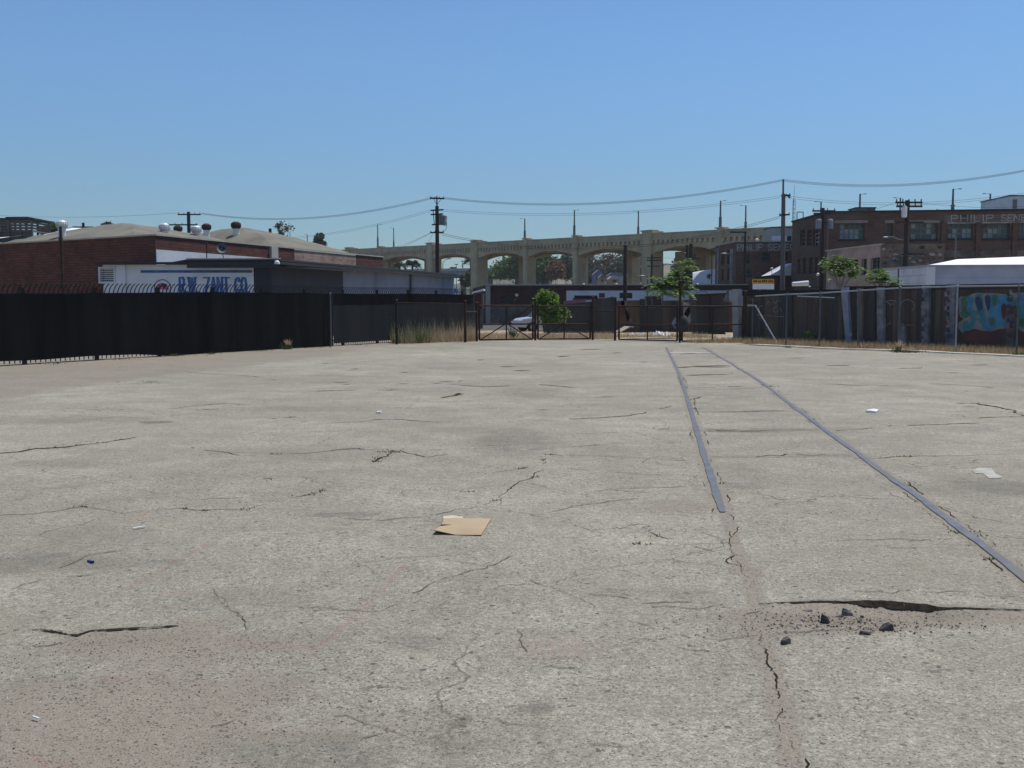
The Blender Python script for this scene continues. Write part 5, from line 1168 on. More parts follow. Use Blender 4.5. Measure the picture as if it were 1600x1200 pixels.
# spray paint: interlocking bubble letters and faint outlines
d_, n_ = cam_normal(w0,w1)
LAY = [0]
def spray(pts, m, parent, name='spray_paint', k=.03):
    LAY[0] += 1; kk = k+.0012*LAY[0]; mb = MB(); mb.poly([(w0.x+d_.x*u+n_.x*kk, w0.y+d_.y*u+n_.y*kk, z) for u,z in (ob(*p) for p in pts)]); return mb.build(name, m, parent)
def smooth_(pts, n=5):
    out = []; N_ = len(pts)
    for i in range(N_):
        p0,p1,p2,p3 = [Vector(pts[(i+j-1)%N_]) for j in range(4)]
        for k in range(n): t_ = k/n; out.append(tuple(.5*((2*p1)+(p2-p0)*t_+(2*p0-5*p1+4*p2-p3)*t_*t_+(3*p1-p0-3*p2+p3)*t_**3)))
    return out
gr = root
spray(smooth_([(1499,466),(1512,463),(1524,458),(1540,458),(1556,458),(1575,460),(1592,457),(1612,458),(1640,464),(1640,512),(1606,520),(1588,513),(1565,514),(1545,519),(1532,516),(1520,514),(1508,522),(1500,515),(1497,506),(1506,498),(1500,492)]), 'g_grey', gr)
spray(smooth_([(1502,466),(1514,464),(1521,468),(1520,482),(1519,491),(1508,497),(1501,490),(1505,482)]), 'g_green', gr); spray(smooth_([(1510,465),(1521,464),(1521,478),(1518,488),(1511,485),(1513,474)]), 'g_blue', gr)
spray(smooth_([(1524,462),(1531,459),(1536,464),(1538,480),(1540,492),(1541,503),(1539,512),(1533,505),(1528,500),(1520,513),(1511,518),(1506,516),(1505,508),(1511,500),(1516,507),(1518,495),(1519,482),(1524,475)]), 'g_teal', gr)
spray(smooth_([(1525,466),(1531,463),(1535,470),(1536,481),(1531,487),(1527,480)]), 'g_navy', gr); spray(smooth_([(1523,474),(1526,480),(1528,485),(1519,484)]), 'g_grey', gr); spray(smooth_([(1527,492),(1532,490),(1532,496),(1527,497)]), 'g_grey', gr)
spray(smooth_([(1539,463),(1548,460),(1558,460),(1563,464),(1563,480),(1564,495),(1565,508),(1555,512),(1546,517),(1539,510),(1543,497),(1548,490),(1543,484),(1541,474)]), 'g_blue', gr); spray(smooth_([(1540,464),(1547,462),(1549,472),(1546,485),(1542,478)]), 'g_navy', gr)
spray(smooth_([(1552,462),(1559,463),(1558,476),(1553,478)]), 'g_green', gr); spray(smooth_([(1547,498),(1555,496),(1556,505),(1549,509)]), 'g_green', gr)
spray(smooth_([(1564,463),(1572,461),(1582,460),(1585,466),(1584,480),(1580,495),(1574,511),(1567,509),(1563,495)]), 'g_blue', gr); spray(smooth_([(1566,478),(1571,474),(1575,482),(1573,494),(1569,499),(1566,490)]), 'g_red', gr); spray(smooth_([(1570,462),(1584,461),(1584,470),(1575,470)]), 'g_teal', gr)
spray(smooth_([(1586,470),(1594,462),(1604,460),(1616,466),(1612,500),(1602,512),(1592,510),(1582,510),(1584,490)]), 'g_teal', gr); spray(smooth_([(1590,466),(1600,460),(1610,462),(1602,474),(1592,478)]), 'g_blue', gr); spray(smooth_([(1583,492),(1590,490),(1592,509),(1583,511)]), 'g_navy', gr); spray(smooth_([(1594,500),(1604,498),(1606,508),(1596,510)]), 'g_green', gr)
spray(smooth_([(1498,480),(1500,490),(1499,503),(1497.6,500)]), 'g_red', gr); spray(smooth_([(1506,519),(1530,517),(1560,520),(1566,532),(1540,538),(1512,534)]), 'g_red', gr, k=.024)
def tagline(pts, wpx, m):
    for a, b in zip(pts[:-1], pts[1:]):
        a, b = Vector(a), Vector(b); t_ = (b-a).normalized(); s = Vector((-t_.y,t_.x))*wpx/2; spray([tuple(a-s),tuple(b-s),tuple(b+s),tuple(a+s)], m, gr, 'outline', k=.022)
def arc(cx, cy, rx, ry, a0, a1, n=9): return [(cx+rx*math.cos(a), cy+ry*math.sin(a)) for a in np.linspace(a0,a1,n)]
for pts in (arc(1384,478,9,6,math.pi,2*math.pi), [(1375,478),(1374,498),(1378,506)], arc(1384,503,9,5,math.pi,0), [(1394,475),(1400,475)], arc(1420,478,11,10,math.pi,2*math.pi+.9), [(1409,508),(1430,508)], [(1372,500),(1384,499)], arc(1395,472,8,2.5,3.3,6.2)): tagline(pts, 1.1, 'g_grey')
for pts in ([(1188,484),(1190,478),(1194,478)], [(1200,476),(1203,470),(1206,476)], [(1210,470),(1214,474),(1218,469),(1224,472)], arc(1215,484,4,4,0,5), [(1222,481),(1224,488)], [(1186,492),(1228,495)]): tagline(pts, 1.0, 'g_white')
random.seed(9)
for px in (1449,1486,1490,1584,1588):
    for k in range(7):
        y = 455+k*11+random.uniform(-3,3); spray([(px-2,y),(px+random.uniform(0,4),y-2),(px+random.uniform(2,6),y+5),(px-1,y+6)], random.choice(('g_navy','g_red','dark_sheet','g_white')), gr, 'scrawl', k=.215)

# ---- debris wall behind the gates: leaning sheets, painted boards, dumpster
def leaning(name, label, cat, quad, D, m, tilt=.25, thick=.05, group=None):
    pts = [W(x,y,D) for x,y in quad]; zmin = min(p.z for p in pts); out = []
    for p in pts: out.append(Vector((p.x,p.y+tilt*(p.z-zmin),p.z)))
    return tag(MB().extrude(out,(0,thick,0)).build(name, m), label, cat, group)
gl = 'sheets and boards leaning behind the gates'
leaning('dark_sheet', 'curled dark sheet behind the second gate leaf', 'sheet', [(850,524),(846,500),(849,480),(862,478),(890,475),(925,471),(926,524)], 60, 'dark_sheet', .15, group=gl)
leaning('pink_board', 'faded pink board on top of the curled dark sheet', 'board', [(880,477),(881,470),(912,468),(918,471),(898,476)], 61, 'pink_board', .1, group=gl)
leaning('plywood_sheet', 'tall black panel with a slanting top behind the narrow fixed panel', 'panel', [(925,524),(925,470),(958,463.5),(962,465),(961,524)], 59, 'dark_sheet', .1, group=gl)
t = thing('scrap_wall', 'wall of dark scrap boards and red graffiti between the gate leaves', 'wall', tuple(W(1010,524,62)))
for quad, m, k in (([(962,526),(962,470),(1000,469),(1000,526)],'wood_board',0), ([(1000,526),(1000,467),(1036,468),(1036,526)],'dark_sheet',.03), ([(1036,526),(1036,470),(1078,468),(1078,526)],'wood_board',.0), ([(1078,526),(1078,466),(1152,468),(1152,526)],'graffiti_wall',.02)):
    MB().extrude([tuple(W(x,y,62)-Vector((0,k,0))) for x,y in quad],(0,.12,0)).build('boards',m,t)
for quad, m in (([(964,474),(975,470),(977,480),(984,494),(982,504),(975,492),(968,488)],'g_red'), ([(970,472),(977,470),(977,482),(973,480)],'g_white'), ([(976,484),(982,490),(986,502),(980,500)],'g_white'), ([(1066,476),(1078,474),(1082,500),(1070,504),(1064,490)],'g_white'), ([(1070,488),(1076,480),(1081,482),(1074,497),(1069,496)],'g_red')):
    MB().extrude([tuple(W(x,y,61.6)) for x,y in smooth_(quad,4)],(0,.01,0)).build('spray_paint',m,t)
t = thing('board_frame', 'pale wooden frame panel standing tilted on the scrap wall', 'panel', tuple(W(1020,480,60)))
MB().extrude([tuple(W(x,y,60)) for x,y in ((1010,479),(1008,464),(1033,462),(1036,478))],(0,.05,0)).build('panel','dark_sheet',t); mb = MB()
for a, b in (((1010,480),(1008,463.5)),((1008,463.5),(1034,462)),((1017,463),(1020,479)),((1032,462),(1036,479)),((1010,480),(1036,478.5))): mb.bar(W(*a,59.9),W(*b,59.9),.07,.05)
mb.build('frame','wood_grey',t)
t = thing('dumpster', 'tall black steel container behind the right gate leaf', 'container', tuple(W(1110,524,57)))
MB().extrude([tuple(W(x,y,57)) for x,y in ((1091,526),(1086,461),(1134,459),(1133,526))],(0,2.0,0)).build('body','dark_sheet',t,bevel=.03); mb = MB()
for a, b in (((1085,461),(1135,459)),((1090,480),(1134,479)),((1110,461),(1111,526)),((1090,522),(1134,522))): mb.bar(W(*a,56.93),W(*b,56.93),.10,.09)
mb.build('ribs','black_iron',t)
mb = MB(); mb.path([W(1088,461,57.5),W(1089,457,57.6),W(1096,455.5,57.8),W(1104,456,57.8),W(1106,461,57.6)],.02,6); mb.build('handle','rust_iron',t)
tag(MB().path([W(1137,452,50),W(1137,466,50),W(1140,470,50),W(1145,472,50)],.07,8).path([W(1131,469,50),W(1139,469,50)],.06,8).path([W(1147,466,50),W(1149,472,50),W(1149,480,50)],.10,8).build('standpipe','galv_dark'), 'grey standpipe with bent fittings left of the concrete post', 'pipe')
# litter at the foot of the scrap wall
def heap(name, label, cat, px, py, D, w, d, h, m, n=26):
    p = W(px,py,D); z = float(land_z(p.x,p.y)); mb = MB(); k = 9
    for b_ in range(n):
        cx_, cy_ = p.x+random.gauss(0,w*.3), p.y+random.gauss(0,d*.3); r = random.uniform(.5,1)*h*.8; zz = z+random.random()*h*.3
        vs = [(cx_+r*math.cos(2*math.pi*i/k)*random.uniform(.6,1.3), cy_+r*math.sin(2*math.pi*i/k)*random.uniform(.6,1.3), zz-.02) for i in range(k)]+[(cx_+random.uniform(-.3,.3)*r, cy_+random.uniform(-.3,.3)*r, zz+r*random.uniform(.6,1.1))]
        mb.add(vs, [(i,(i+1)%k,k) for i in range(k)])
    return tag(mb.build(name, m), label, cat)
heap('rubbish_heap','low heap of white rubbish behind the gate leaf without braces','rubbish',1000,519,52.5,1.5,.5,.20,'white_bag',22); heap('rubbish_heap','greyish white mound of rubbish just left of the young tree','rubbish',1031,518,52.5,.7,.4,.28,'white_bag',14)
heap('white_bag','crumpled white bag at the foot of the concrete post','bag',1150,520,46.5,.35,.25,.26,'white_bag',14)
tag(MB().bar(W(965,519,50),W(980,510.5,51.5),.30,.05).bar(W(980,510.5,51.5),W(986,510.8,52),.3,.04).build('pale_plank','wood_pale'), 'pale bent plank leaning beside the rubbish heap', 'plank')
# round tyre-like and plank bits under the left gate
p = W(801,524,45.5); t = thing('spiky_plant','dark spiky plant behind the left gate leaf','plant',(p.x,p.y,float(land_z(p.x,p.y)))); pts = [(p.x+random.gauss(0,.05),p.y+random.gauss(0,.05),float(land_z(p.x,p.y))) for _ in range(46)]
blades('leaves', pts, .35, .75, .03, 'leaf_dark', t, lean=.8)

# ================================================================== RIGHT SIDE
# ---- large brick building with painted lettering
zS = W(1292,332.5,75).z
S0 = Vector(W(1238,347,83.7)[:2]); S1 = Vector(W(1292,333,75)[:2]); S2 = Vector(W(1600,328,73.2)[:2]); S2 = S1+(S2-S1)*1.6
root = thing('lettered_brick_building', 'large old brown brick building with faded white lettering along its top, at far right', 'building', (S1.x,S1.y,ZB))
of = lambda x, y: onwall(S1,S2,x,y); ol = lambda x, y: onwall(S0,S1,x,y)
def hf(x0,y0,x1,y1): a,b = of(x0,y1),of(x1,y0); return (a[0],b[0],a[1],b[1])
def hl(x0,y0,x1,y1): a,b = ol(x0,y1),ol(x1,y0); return (min(a[0],b[0]),max(a[0],b[0]),a[1],b[1])
HF = [hf(1312,349.5,1351,374),hf(1386,349.5,1395,370),hf(1423,348,1465,374),hf(1481,349,1520,372.5),hf(1536,349,1578,372.5),hf(1592,349,1634,372.5),hf(1650,349,1692,372.5)]
mb = MB(); wall(mb, S1, S2, ZB-.3, zS, HF, .28); mb.build('front_wall','brick_dark',root)
HL = [hl(1250,358,1258.5,384),hl(1260.5,358,1268,384),hl(1269.5,357,1281,385),hl(1246,405,1251,428),hl(1254,403,1260,428),hl(1264,402,1270,428),hl(1273,402,1278,427)]
mb = MB(); wall(mb, S0, S1, ZB-.3, zS, HL, .25); mb.build('side_wall','brick_dark',root)
mb = MB(); S3 = S2+Vector((.5,22)); S4 = S0+Vector((4.6,14)); wall(mb, S2, S3, ZB, zS); mb.poly([(S0.x,S0.y,zS-.3),(S1.x,S1.y,zS-.3),(S2.x,S2.y,zS-.3),(S3.x,S3.y,zS-.3),(S4.x,S4.y,zS-.3)]); mb.quad((S0.x,S0.y,ZB),(S4.x,S4.y,ZB),(S4.x,S4.y,zS),(S0.x,S0.y,zS)); mb.build('roof','roofing',root)
mb = MB(); slab_on(mb,S1,S2,-.12,(S2-S1).length,zS,zS+.12,.12,.25); slab_on(mb,S0,S1,0,(S1-S0).length+.02,zS+.004,zS+.116,.10,.25); mb.build('coping','dark_fascia',root)
for i, h in enumerate(HF): window(root,S1,S2,h,(5,2,5,5,5,5,5)[i],3,'glass_teal','frame_paint',.28,.06,extra=[[(0,0),(1,0),(1,1),(2,0),(2,1),(3,0),(0,1),(0,2),(3,1)],[],[(0,0),(0,2),(3,2),(3,1),(4,0)],[(1,1),(1,0),(3,0),(3,1),(4,0),(4,1),(0,0)],[(0,0),(1,1),(1,0),(2,1)],[],[]][i])
for i, h in enumerate(HL): window(root,S0,S1,h,2,4,'glass_dark','frame_paint' if i != 2 else 'letter_white',.25,.07)
mb = MB()
for x0,x1 in ((1304,1356),(1382.5,1397),(1418,1468)):
    a,b = of(x0,348.8),of(x1,343.8); slab_on(mb,S1,S2,a[0],b[0],a[1],b[1],.05)
mb.build('lintel','mortar_band',root)
mb = MB()
for i in (0,2,3,4,5):
    h = HF[i]; slab_on(mb,S1,S2,h[0]-.1,h[1]+.1,h[2]-.13,h[2]-.005,.08)
mb.build('sill','dark_fascia',root)
mb = MB()
for x0,x1 in ((1469,1479),(1523,1533),(1580,1590),(1637,1647)):
    a,b = of(x0,400),of(x1,348); slab_on(mb,S1,S2,a[0],b[0],ZB,b[1],.14)
mb.build('pilaster','brick_dark',root)
a,b = of(1475,348.3),of(1760,332.5); mb = MB(); slab_on(mb,S1,S2,a[0],b[0],a[1],b[1],.03); mb.build('sign_band','mural_wall',root)
a,b = of(1486,346),of(1650,334.8); um = a[0]+(b[0]-a[0])*.405; lettering(S1,S2,'PHILIP',a[0],um,a[1],b[1],.085,.055,gap=.22).build('painted_lettering','letter_white',root); lettering(S1,S2,'SENEGRAM',um+(b[0]-a[0])*.075,b[0],a[1],b[1],.085,.055,gap=.22).build('painted_lettering','letter_white',root)
mb = MB(); a,b = of(1477,347.7),of(1760,346.9); slab_on(mb,S1,S2,a[0],b[0],a[1],b[1],.05); mb.build('sign_line','letter_white',root)
mb = MB(); a,b = of(1470,402),of(1680,390); slab_on(mb,S1,S2,a[0],b[0],a[1],b[1],.045); mb.build('pale_band','mural_wall',root)
# rooftop things
def roofbox(name,label,cat,x0,y0,x1,y1,D,dep,m,extra=None):
    a,b = W(x0,y1,D),W(x1,y0,D); t = thing(name,label,cat,((a.x+b.x)/2,D,a.z)); mb = MB().box(((a.x+b.x)/2,D+dep/2,(a.z+b.z)/2-.2),(b.x-a.x,dep,b.z-a.z+.4)); mb.build('housing',m,t)
    MB().box(((a.x+b.x)/2,D+dep/2,b.z+.03),(b.x-a.x+.12,dep+.12,.07)).build('cap','dark_fascia',t); return t, a, b
t,a,b = roofbox('rooftop_unit','grey box-shaped unit on the roof edge of the large brick building','rooftop unit',1338,325,1368,334,78,1.8,'lamp_grey'); MB().box(((a.x+b.x)/2+.2,77.96,(a.z+b.z)/2),(.06,.05,b.z-a.z)).build('seam','dark_fascia',t)
t,a,b = roofbox('penthouse','white plastered penthouse on the roof at the right edge','penthouse',1578,306,1630,330,80,5,'white_paint'); MB().box((a.x+.35,79.96,a.z+.55),(.3,.06,.7)).build('door','frame_paint',t)
c = W(1463,330,79); tag(MB().extrude([(c.x-.35,79,c.z-.2),(c.x+.45,79,c.z-.2),(c.x+.45,79,c.z),(c.x+.05,79,c.z+.18),(c.x-.35,79,c.z)],(0,1.2,0)).build('gabled_hatch','turbine_white'),'tiny white gabled hatch on the large brick roof, left of the painted lettering','hatch')
c = W(1249,345,84.5); mb = MB(); z0 = zS-.2; 
for x in (0,.5): mb.tube((c.x+x-.2,c.y,z0),(c.x+x-.2,c.y,z0+1.1),.035)
mb.tube((c.x-.2,c.y,z0+1.1),(c.x+.3,c.y,z0+1.1),.035); tag(mb.build('roof_ladder_rail','rust_iron'),'square ladder hoop on the left end of the large brick roof','ladder')
c = W(1239.5,365,110); zt = W(1238.5,289,110).z; zq = W(1239,313,110).z; t = thing('radio_mast','thin lattice radio mast behind the left end of the large brick roof','mast',(c.x,c.y,ZB)); mb = MB()
for k in range(3): a_ = 2.1*k; mb.tube((c.x+.2*math.cos(a_),c.y+.2*math.sin(a_),ZB),(c.x+.14*math.cos(a_),c.y+.14*math.sin(a_),zq),.025,None,5)
for z in np.arange(3,zq,.45):
    for k in range(3): a_,b_ = 2.1*k,2.1*(k+1); mb.tube((c.x+.17*math.cos(a_),c.y+.17*math.sin(a_),z),(c.x+.17*math.cos(b_),c.y+.17*math.sin(b_),z+.22),.015,None,4)
mb.build('lattice','lamp_grey',t); MB().tube((c.x,c.y,zq-.3),(c.x,c.y,zt),.03,.015,5).build('aerial','lamp_grey',t)
# ---- second brick block to its left
T0 = Vector(W(1118,385,102)[:2]); T1 = Vector(W(1150,378,95)[:2]); T2 = Vector(W(1262,378,94.5)[:2]); zU = W(1150,378.3,95).z
root = thing('rear_brick_block', 'three-storey dark brick block with faded white lettering under the viaduct end', 'building', (T1.x,T1.y,ZB))
o1 = lambda x,y: onwall(T1,T2,x,y); o0 = lambda x,y: onwall(T0,T1,x,y)
def h1(x0,y0,x1,y1): a,b = o1(x0,y1),o1(x1,y0); return (a[0],b[0],a[1],b[1])
def h0(x0,y0,x1,y1): a,b = o0(x0,y1),o0(x1,y0); return (a[0],b[0],a[1],b[1])
H1 = [h1(1190,392.5,1203,409),h1(1224,392,1231,407),h1(1160,398,1172,412),h1(1160,421,1174,436)]; H0 = [h0(1127,392,1132,414),h0(1136,390,1140,413),h0(1127,420,1131,438),h0(1136,419,1140,438)]
mb = MB(); wall(mb,T1,T2,ZB-.3,zU,H1,.25); mb.build('front_wall','brick_dark',root); mb = MB(); wall(mb,T0,T1,ZB-.3,zU,H0,.25); mb.build('side_wall','brick_dark',root)
for h in H1: window(root,T1,T2,h,3,3,'glass_teal','black_iron',.25)
for h in H0: window(root,T0,T1,h,1,3,'glass_dark','frame_paint',.25)
mb = MB()
for x0,x1 in ((1121,1124),(1141.5,1146)): a,b = o0(x0,440),o0(x1,388); slab_on(mb,T0,T1,a[0],b[0],ZB,b[1],.08)
mb.build('pale_pilaster','post_conc',root)
mb = MB(); slab_on(mb,T1,T2,0,(T2-T1).length,zU,zU+.10,.10,.25); slab_on(mb,T0,T1,-.05,(T1-T0).length+.02,zU+.004,zU+.096,.09,.25); mb.build('coping','coping',root)
mb = MB(); mb.poly([(T0.x,T0.y,zU-.1),(T1.x,T1.y,zU-.1),(T2.x,T2.y,zU-.1),(T2.x,T2.y+8,zU-.1),(T0.x,T0.y+6,zU-.1)]); mb.build('roof','roofing',root)
a,b = o1(1152,391),o1(1238,381.5); mb = MB(); slab_on(mb,T1,T2,a[0]-.1,b[0]+1.2,a[1]-.15,b[1]+.12,.03); mb.build('sign_band','mural_wall',root)
um = a[0]+(b[0]+.25-a[0])*.44; lettering(T1,T2,'PHILIP',a[0],um,a[1],b[1],.10,.055,gap=.2).build('painted_lettering','letter_white',root); lettering(T1,T2,'SENEG',um+.5,b[0]+.25,a[1],b[1],.10,.055,gap=.2).build('painted_lettering','letter_white',root)
t,a,b = roofbox('rooftop_room','white and grey rooftop room with a dark window, on the rear brick block','rooftop room',1205,356,1240,379,98,3,'concrete_grey'); MB().box(((a.x+b.x)/2,97.95,a.z+.32),(b.x-a.x-.05,.06,.62)).build('white_panel','white_paint',t); MB().box((b.x-.42,97.9,a.z+.36),(.42,.05,.5)).build('window','glass_dark',t)
for k,(px,py) in enumerate(((1182.5,371),(1182.5,377))):
    pass
c = W(1182.5,377.5,95.6); tag(MB().lathe((c.x,c.y,zU-.05),[(.10,0),(.10,.22),(.20,.24),(.16,.36),(.03,.42)],10).build('roof_cowl','turbine_white'),'little white cowl on the parapet of the rear brick block','vent')
# white gabled shed and brick wall below it
root = thing('white_gable_shed','pale shed with a white sloping gable roof in front of the rear brick block','shed',tuple(W(1225,446,84)))
mb = MB(); mb.extrude([tuple(W(x,y,84)) for x,y in ((1203,430),(1238,411),(1262,411),(1262,431))],(0,3,0)); mb.build('gable','white_paint',root); MB().extrude([tuple(W(x,y,83.8)) for x,y in ((1200,431),(1262,430),(1262,462),(1180,462),(1180,433))],(0,3.4,0)).build('wall','brick_red',root)
# ---- pinkish building with the worn mural
M0 = Vector(W(1292,393,67)[:2]); M1 = Vector(W(1376,383,60)[:2]); M2 = Vector(W(1476,383,59.5)[:2]); zM = W(1376,383,60).z
root = thing('pink_wall_building','worn pinkish building with tall dark windows and a faded mural, below the large brick one','building',(M1.x,M1.y,ZB))
o = lambda x,y: onwall(M0,M1,x,y); HM = []
for x0,y0,x1,y1 in ((1331.5,405,1341,430),(1345.5,404,1354.5,430),(1359.5,402,1375,428)): a,b = o(x0,y1),o(x1,y0); HM.append((a[0],b[0],a[1],b[1]))
mb = MB(); wall(mb,M0,M1,ZB-.3,zM,HM,.25); mb.build('side_wall','pink_wall',root)
for h in HM: window(root,M0,M1,h,2,4,'glass_teal','dark_fascia',.25)
mb = MB(); wall(mb,M1,M2,ZB-.3,zM); mb.build('mural_wall','mural_wall',root)
random.seed(31); om = lambda x,y: onwall(M1,M2,x,y); dm,nm_ = cam_normal(M1,M2); cols = ['g_grey','g_teal','g_navy','pink_wall','mural_wall','g_white','dark_sheet','brick_dark']; MBS = {}
for i in range(46):
    cx_, cy_ = random.uniform(1380,1470), random.uniform(386,413); r1,r2 = random.uniform(1.5,6),random.uniform(.8,3)
    pts = [(cx_+r1*math.cos(a_)*random.uniform(.6,1.2), cy_+r2*math.sin(a_)*random.uniform(.6,1.2)) for a_ in np.linspace(0,2*math.pi,9)[:-1]]
    k = .006+.0012*i; q = MB(); q.poly([(M1.x+dm.x*om(*p)[0]+nm_.x*k, M1.y+dm.y*om(*p)[0]+nm_.y*k, om(*p)[1]) for p in pts]); q.build('mural_paint',random.choice(cols),root)
mb = MB(); slab_on(mb,M0,M1,-.1,(M1-M0).length,zM,zM+.09,.07,.25); mb.build('coping','coping',root); mb = MB(); slab_on(mb,M1,M2,.1,(M2-M1).length,zM,zM+.05,.05,.25); mb.build('mural_coping','mural_wall',root)
mb = MB(); mb.poly([(M0.x,M0.y,zM-.1),(M1.x,M1.y,zM-.1),(M2.x,M2.y,zM-.1),(M2.x,M2.y+8,zM-.1)]); mb.quad((M2.x,M2.y,ZB),(M2.x,M2.y+8,ZB),(M2.x,M2.y+8,zM),(M2.x,M2.y,zM)); mb.build('roof','roofing',root)
# ---- white-roofed workshop
V0 = Vector(W(1380,421,52.6)[:2]); V1 = Vector(W(1448,416.3,48)[:2]); V2 = Vector(W(1700,416,47.2)[:2]); zV = W(1448,416.3,48).z
root = thing('white_roof_workshop','low lavender-grey workshop with a bright white hipped roof behind the board wall','building',(V1.x,V1.y,0))
mb = MB(); wall(mb,V1,V2,-.5,zV); mb.build('front_wall','lavender',root); mb = MB(); wall(mb,V0,V1,-.5,zV); mb.build('side_wall','pale_boards',root)
mb = MB(); slab_on(mb,V1,V2,-.06,(V2-V1).length,zV,zV+.07,.10,.2); slab_on(mb,V0,V1,0,(V1-V0).length+.02,zV+.004,zV+.066,.09,.2); mb.build('eave','lavender',root)
mb = MB(); a,b,c_ = V1+Vector((.35,.25)), V2+Vector((0,.25)), V2+Vector((0,9)); d0 = V0+Vector((1.9,3.2)); r0,r1 = W(1496,405,52.0), W(1700,397,51.5); zr = zV+.03
mb.quad((a.x,a.y,zr),(b.x,b.y,zr),tuple(r1),tuple(r0)); mb.poly([(a.x,a.y,zr),tuple(r0),(d0.x,d0.y,zr)]); mb.quad(tuple(r0),tuple(r1),(c_.x,c_.y,zr),(d0.x,d0.y,zr)); mb.build('roof','white_roof',root)
mb = MB(); slab_on(mb,V1,V2,-.02,.38,-.5,zV-.01,.06); mb.build('corner_board','white_paint',root)
# rolled awning and yellow sign
t = thing('rolled_awning','rolled pale awning with a dark end, in front of the large brick building','awning',tuple(W(1250,446,50)))
MB().tube(W(1238,444,50),W(1263,442.5,50),.10,.13,12).build('roll','white_paint',t); MB().tube(W(1262.8,442.5,50),W(1265,444.5,50.05),.12,.10,12).build('end_cap','black_iron',t); MB().lathe(W(1265,447.5,49.9),[(.01,-.05),(.05,0),(.01,.05)],8).build('lamp_bulb','white_paint',t); MB().bar(W(1240,447,50.1),W(1263,447,50.1),.08,.06).build('bracket','black_iron',t)
t = thing('yellow_sign','yellow and white roadside sign with worn black print behind the board wall','sign',tuple(W(1192,452,55)))
a,b = W(1175.5,443.2,55),W(1209.5,435.8,55); MB().box(((a.x+b.x)/2,55,(a.z+b.z)/2),(b.x-a.x,.05,b.z-a.z)).build('yellow_panel','yellow_sign',t); c_,d_2 = W(1176,452,55),W(1209.5,443.4,55); MB().box(((c_.x+d_2.x)/2,55,(c_.z+d_2.z)/2),(d_2.x-c_.x,.05,d_2.z-c_.z)).build('white_panel','sign_white',t)
mb = MB(); random.seed(3); x = a.x+.06
while x < b.x-.10:
    w = random.uniform(.04,.10); mb.box((x+w/2,54.968,(a.z+b.z)/2+random.uniform(-.01,.01)),(w,.012,.10)); x += w+random.choice((.03,.03,.07))
mb.build('worn_print','black_mark',t); mb = MB()
for px in (1187,1200): q = W(px,470,55.1); mb.tube((q.x,q.y,ZB),(q.x,q.y,b.z+.02),.04)
mb.build('sign_posts','lamp_grey',t)
for i,(px,py,D,lab) in enumerate(((1278,429,66,'round white wall lamp on the dark side of the large brick building'),(1206,420,82,'little white globe lamp above the yellow sign'))):
    c_ = W(px,py,D); t = thing('globe_lamp',lab,'lamp',tuple(c_)); MB().lathe(c_,[(.01,-.11),(.09,-.07),(.12,0),(.09,.07),(.01,.11)],10).build('globe','turbine_white',t,smooth=True); MB().tube(c_+Vector((0,0,-.1)),c_+Vector((0,.0,-.75)),.02).build('stem','lamp_grey',t)
# ================================================================== POLES AND WIRES
def crossarm(root, c, L_, ang, sec=.11, pins=4, m='wood_pole', pinz=.16, brace=0.0):
    d = Vector((math.cos(ang),math.sin(ang),0)); mb = MB().bar(c-d*L_/2, c+d*L_/2, sec, sec)
    if brace: mb.bar(c-d*L_*.28, c-Vector((0,0,brace)), .03, .03); mb.bar(c+d*L_*.28, c-Vector((0,0,brace)), .03, .03)
    o = mb.build('crossarm', m, root)
    if pins:
        mb = MB()
        for i in range(pins):
            f = -.46+.92*i/(pins-1); q = c+d*L_*f; mb.tube(q,q+Vector((0,0,pinz*.7)),.018,None,6); mb.lathe(q+Vector((0,0,sec*.4)),[(.02,0),(.035,.03),(.032,pinz*.6),(.012,pinz*.75)],8)
        mb.build('insulators','insulator',o)
    return d
WIRES = []
def span(a, b, sag, r, label, n=14):
    a, b = Vector(a), Vector(b); pts = [a.lerp(b,i/n)-Vector((0,0,4*sag*(i/n)*(1-i/n))) for i in range(n+1)]
    tag(MB().path(pts, r, 5).build('power_line','wire'), label, 'power line', 'overhead wires')
# A: transformer pole in front of the viaduct
D = 85; base = W(684,450,D); t = thing('utility_pole','tall utility pole with a grey transformer and four crossarms, in front of the viaduct','utility pole',(base.x,base.y,ZB)); px_ = base.x
zt = W(683,306.5,D).z
MB().tube((px_,D,ZB),(px_-.03,D,W(683,322,D).z),.20,.15,10).tube((px_-.03,D,W(683,322,D).z),(px_-.03,D,zt),.055,.05,8).build('pole','wood_pole',t)
tA = W(683,310,D); crossarm(t, tA, 1.20, .35, .12, 4, brace=.55)
for y, L_ in ((328.5,1.25),(335,1.2),(351,.95),(363.5,1.2)): crossarm(t, W(683,y,D)+Vector((0,-.16,0)), L_, -.55 if y < 355 else -.35, .11, 4 if y > 355 else 0)
mb = MB(); 
for dx in (-.42,): mb.bar(W(677,329,D)+Vector((0,-.2,0)),W(679,352,D)+Vector((0,-.2,0)),.06,.06)
mb.build('hanger','wood_pole',t)
c_ = W(691,343.5,D); MB().extrude([(c_.x-.24,D-.55,c_.z-.42),(c_.x+.22,D-.45,c_.z-.50),(c_.x+.28,D-.45,c_.z+.30),(c_.x-.24,D-.55,c_.z+.40)],(.12,.5,0)).build('transformer','transformer',t); mb = MB()
for k in range(4): x = c_.x-.2+.13*k; mb.bar((x,D-.57,c_.z-.40),(x,D-.57,c_.z+.34),.03,.05)
mb.build('cooling_fins','transformer',t); MB().path([W(694,352,D-.3),W(698,347,D-.3),W(698,356,D-.3),W(694,362,D-.3),W(688,365,D-.2)],.018,6).build('drop_cable','wire',t)
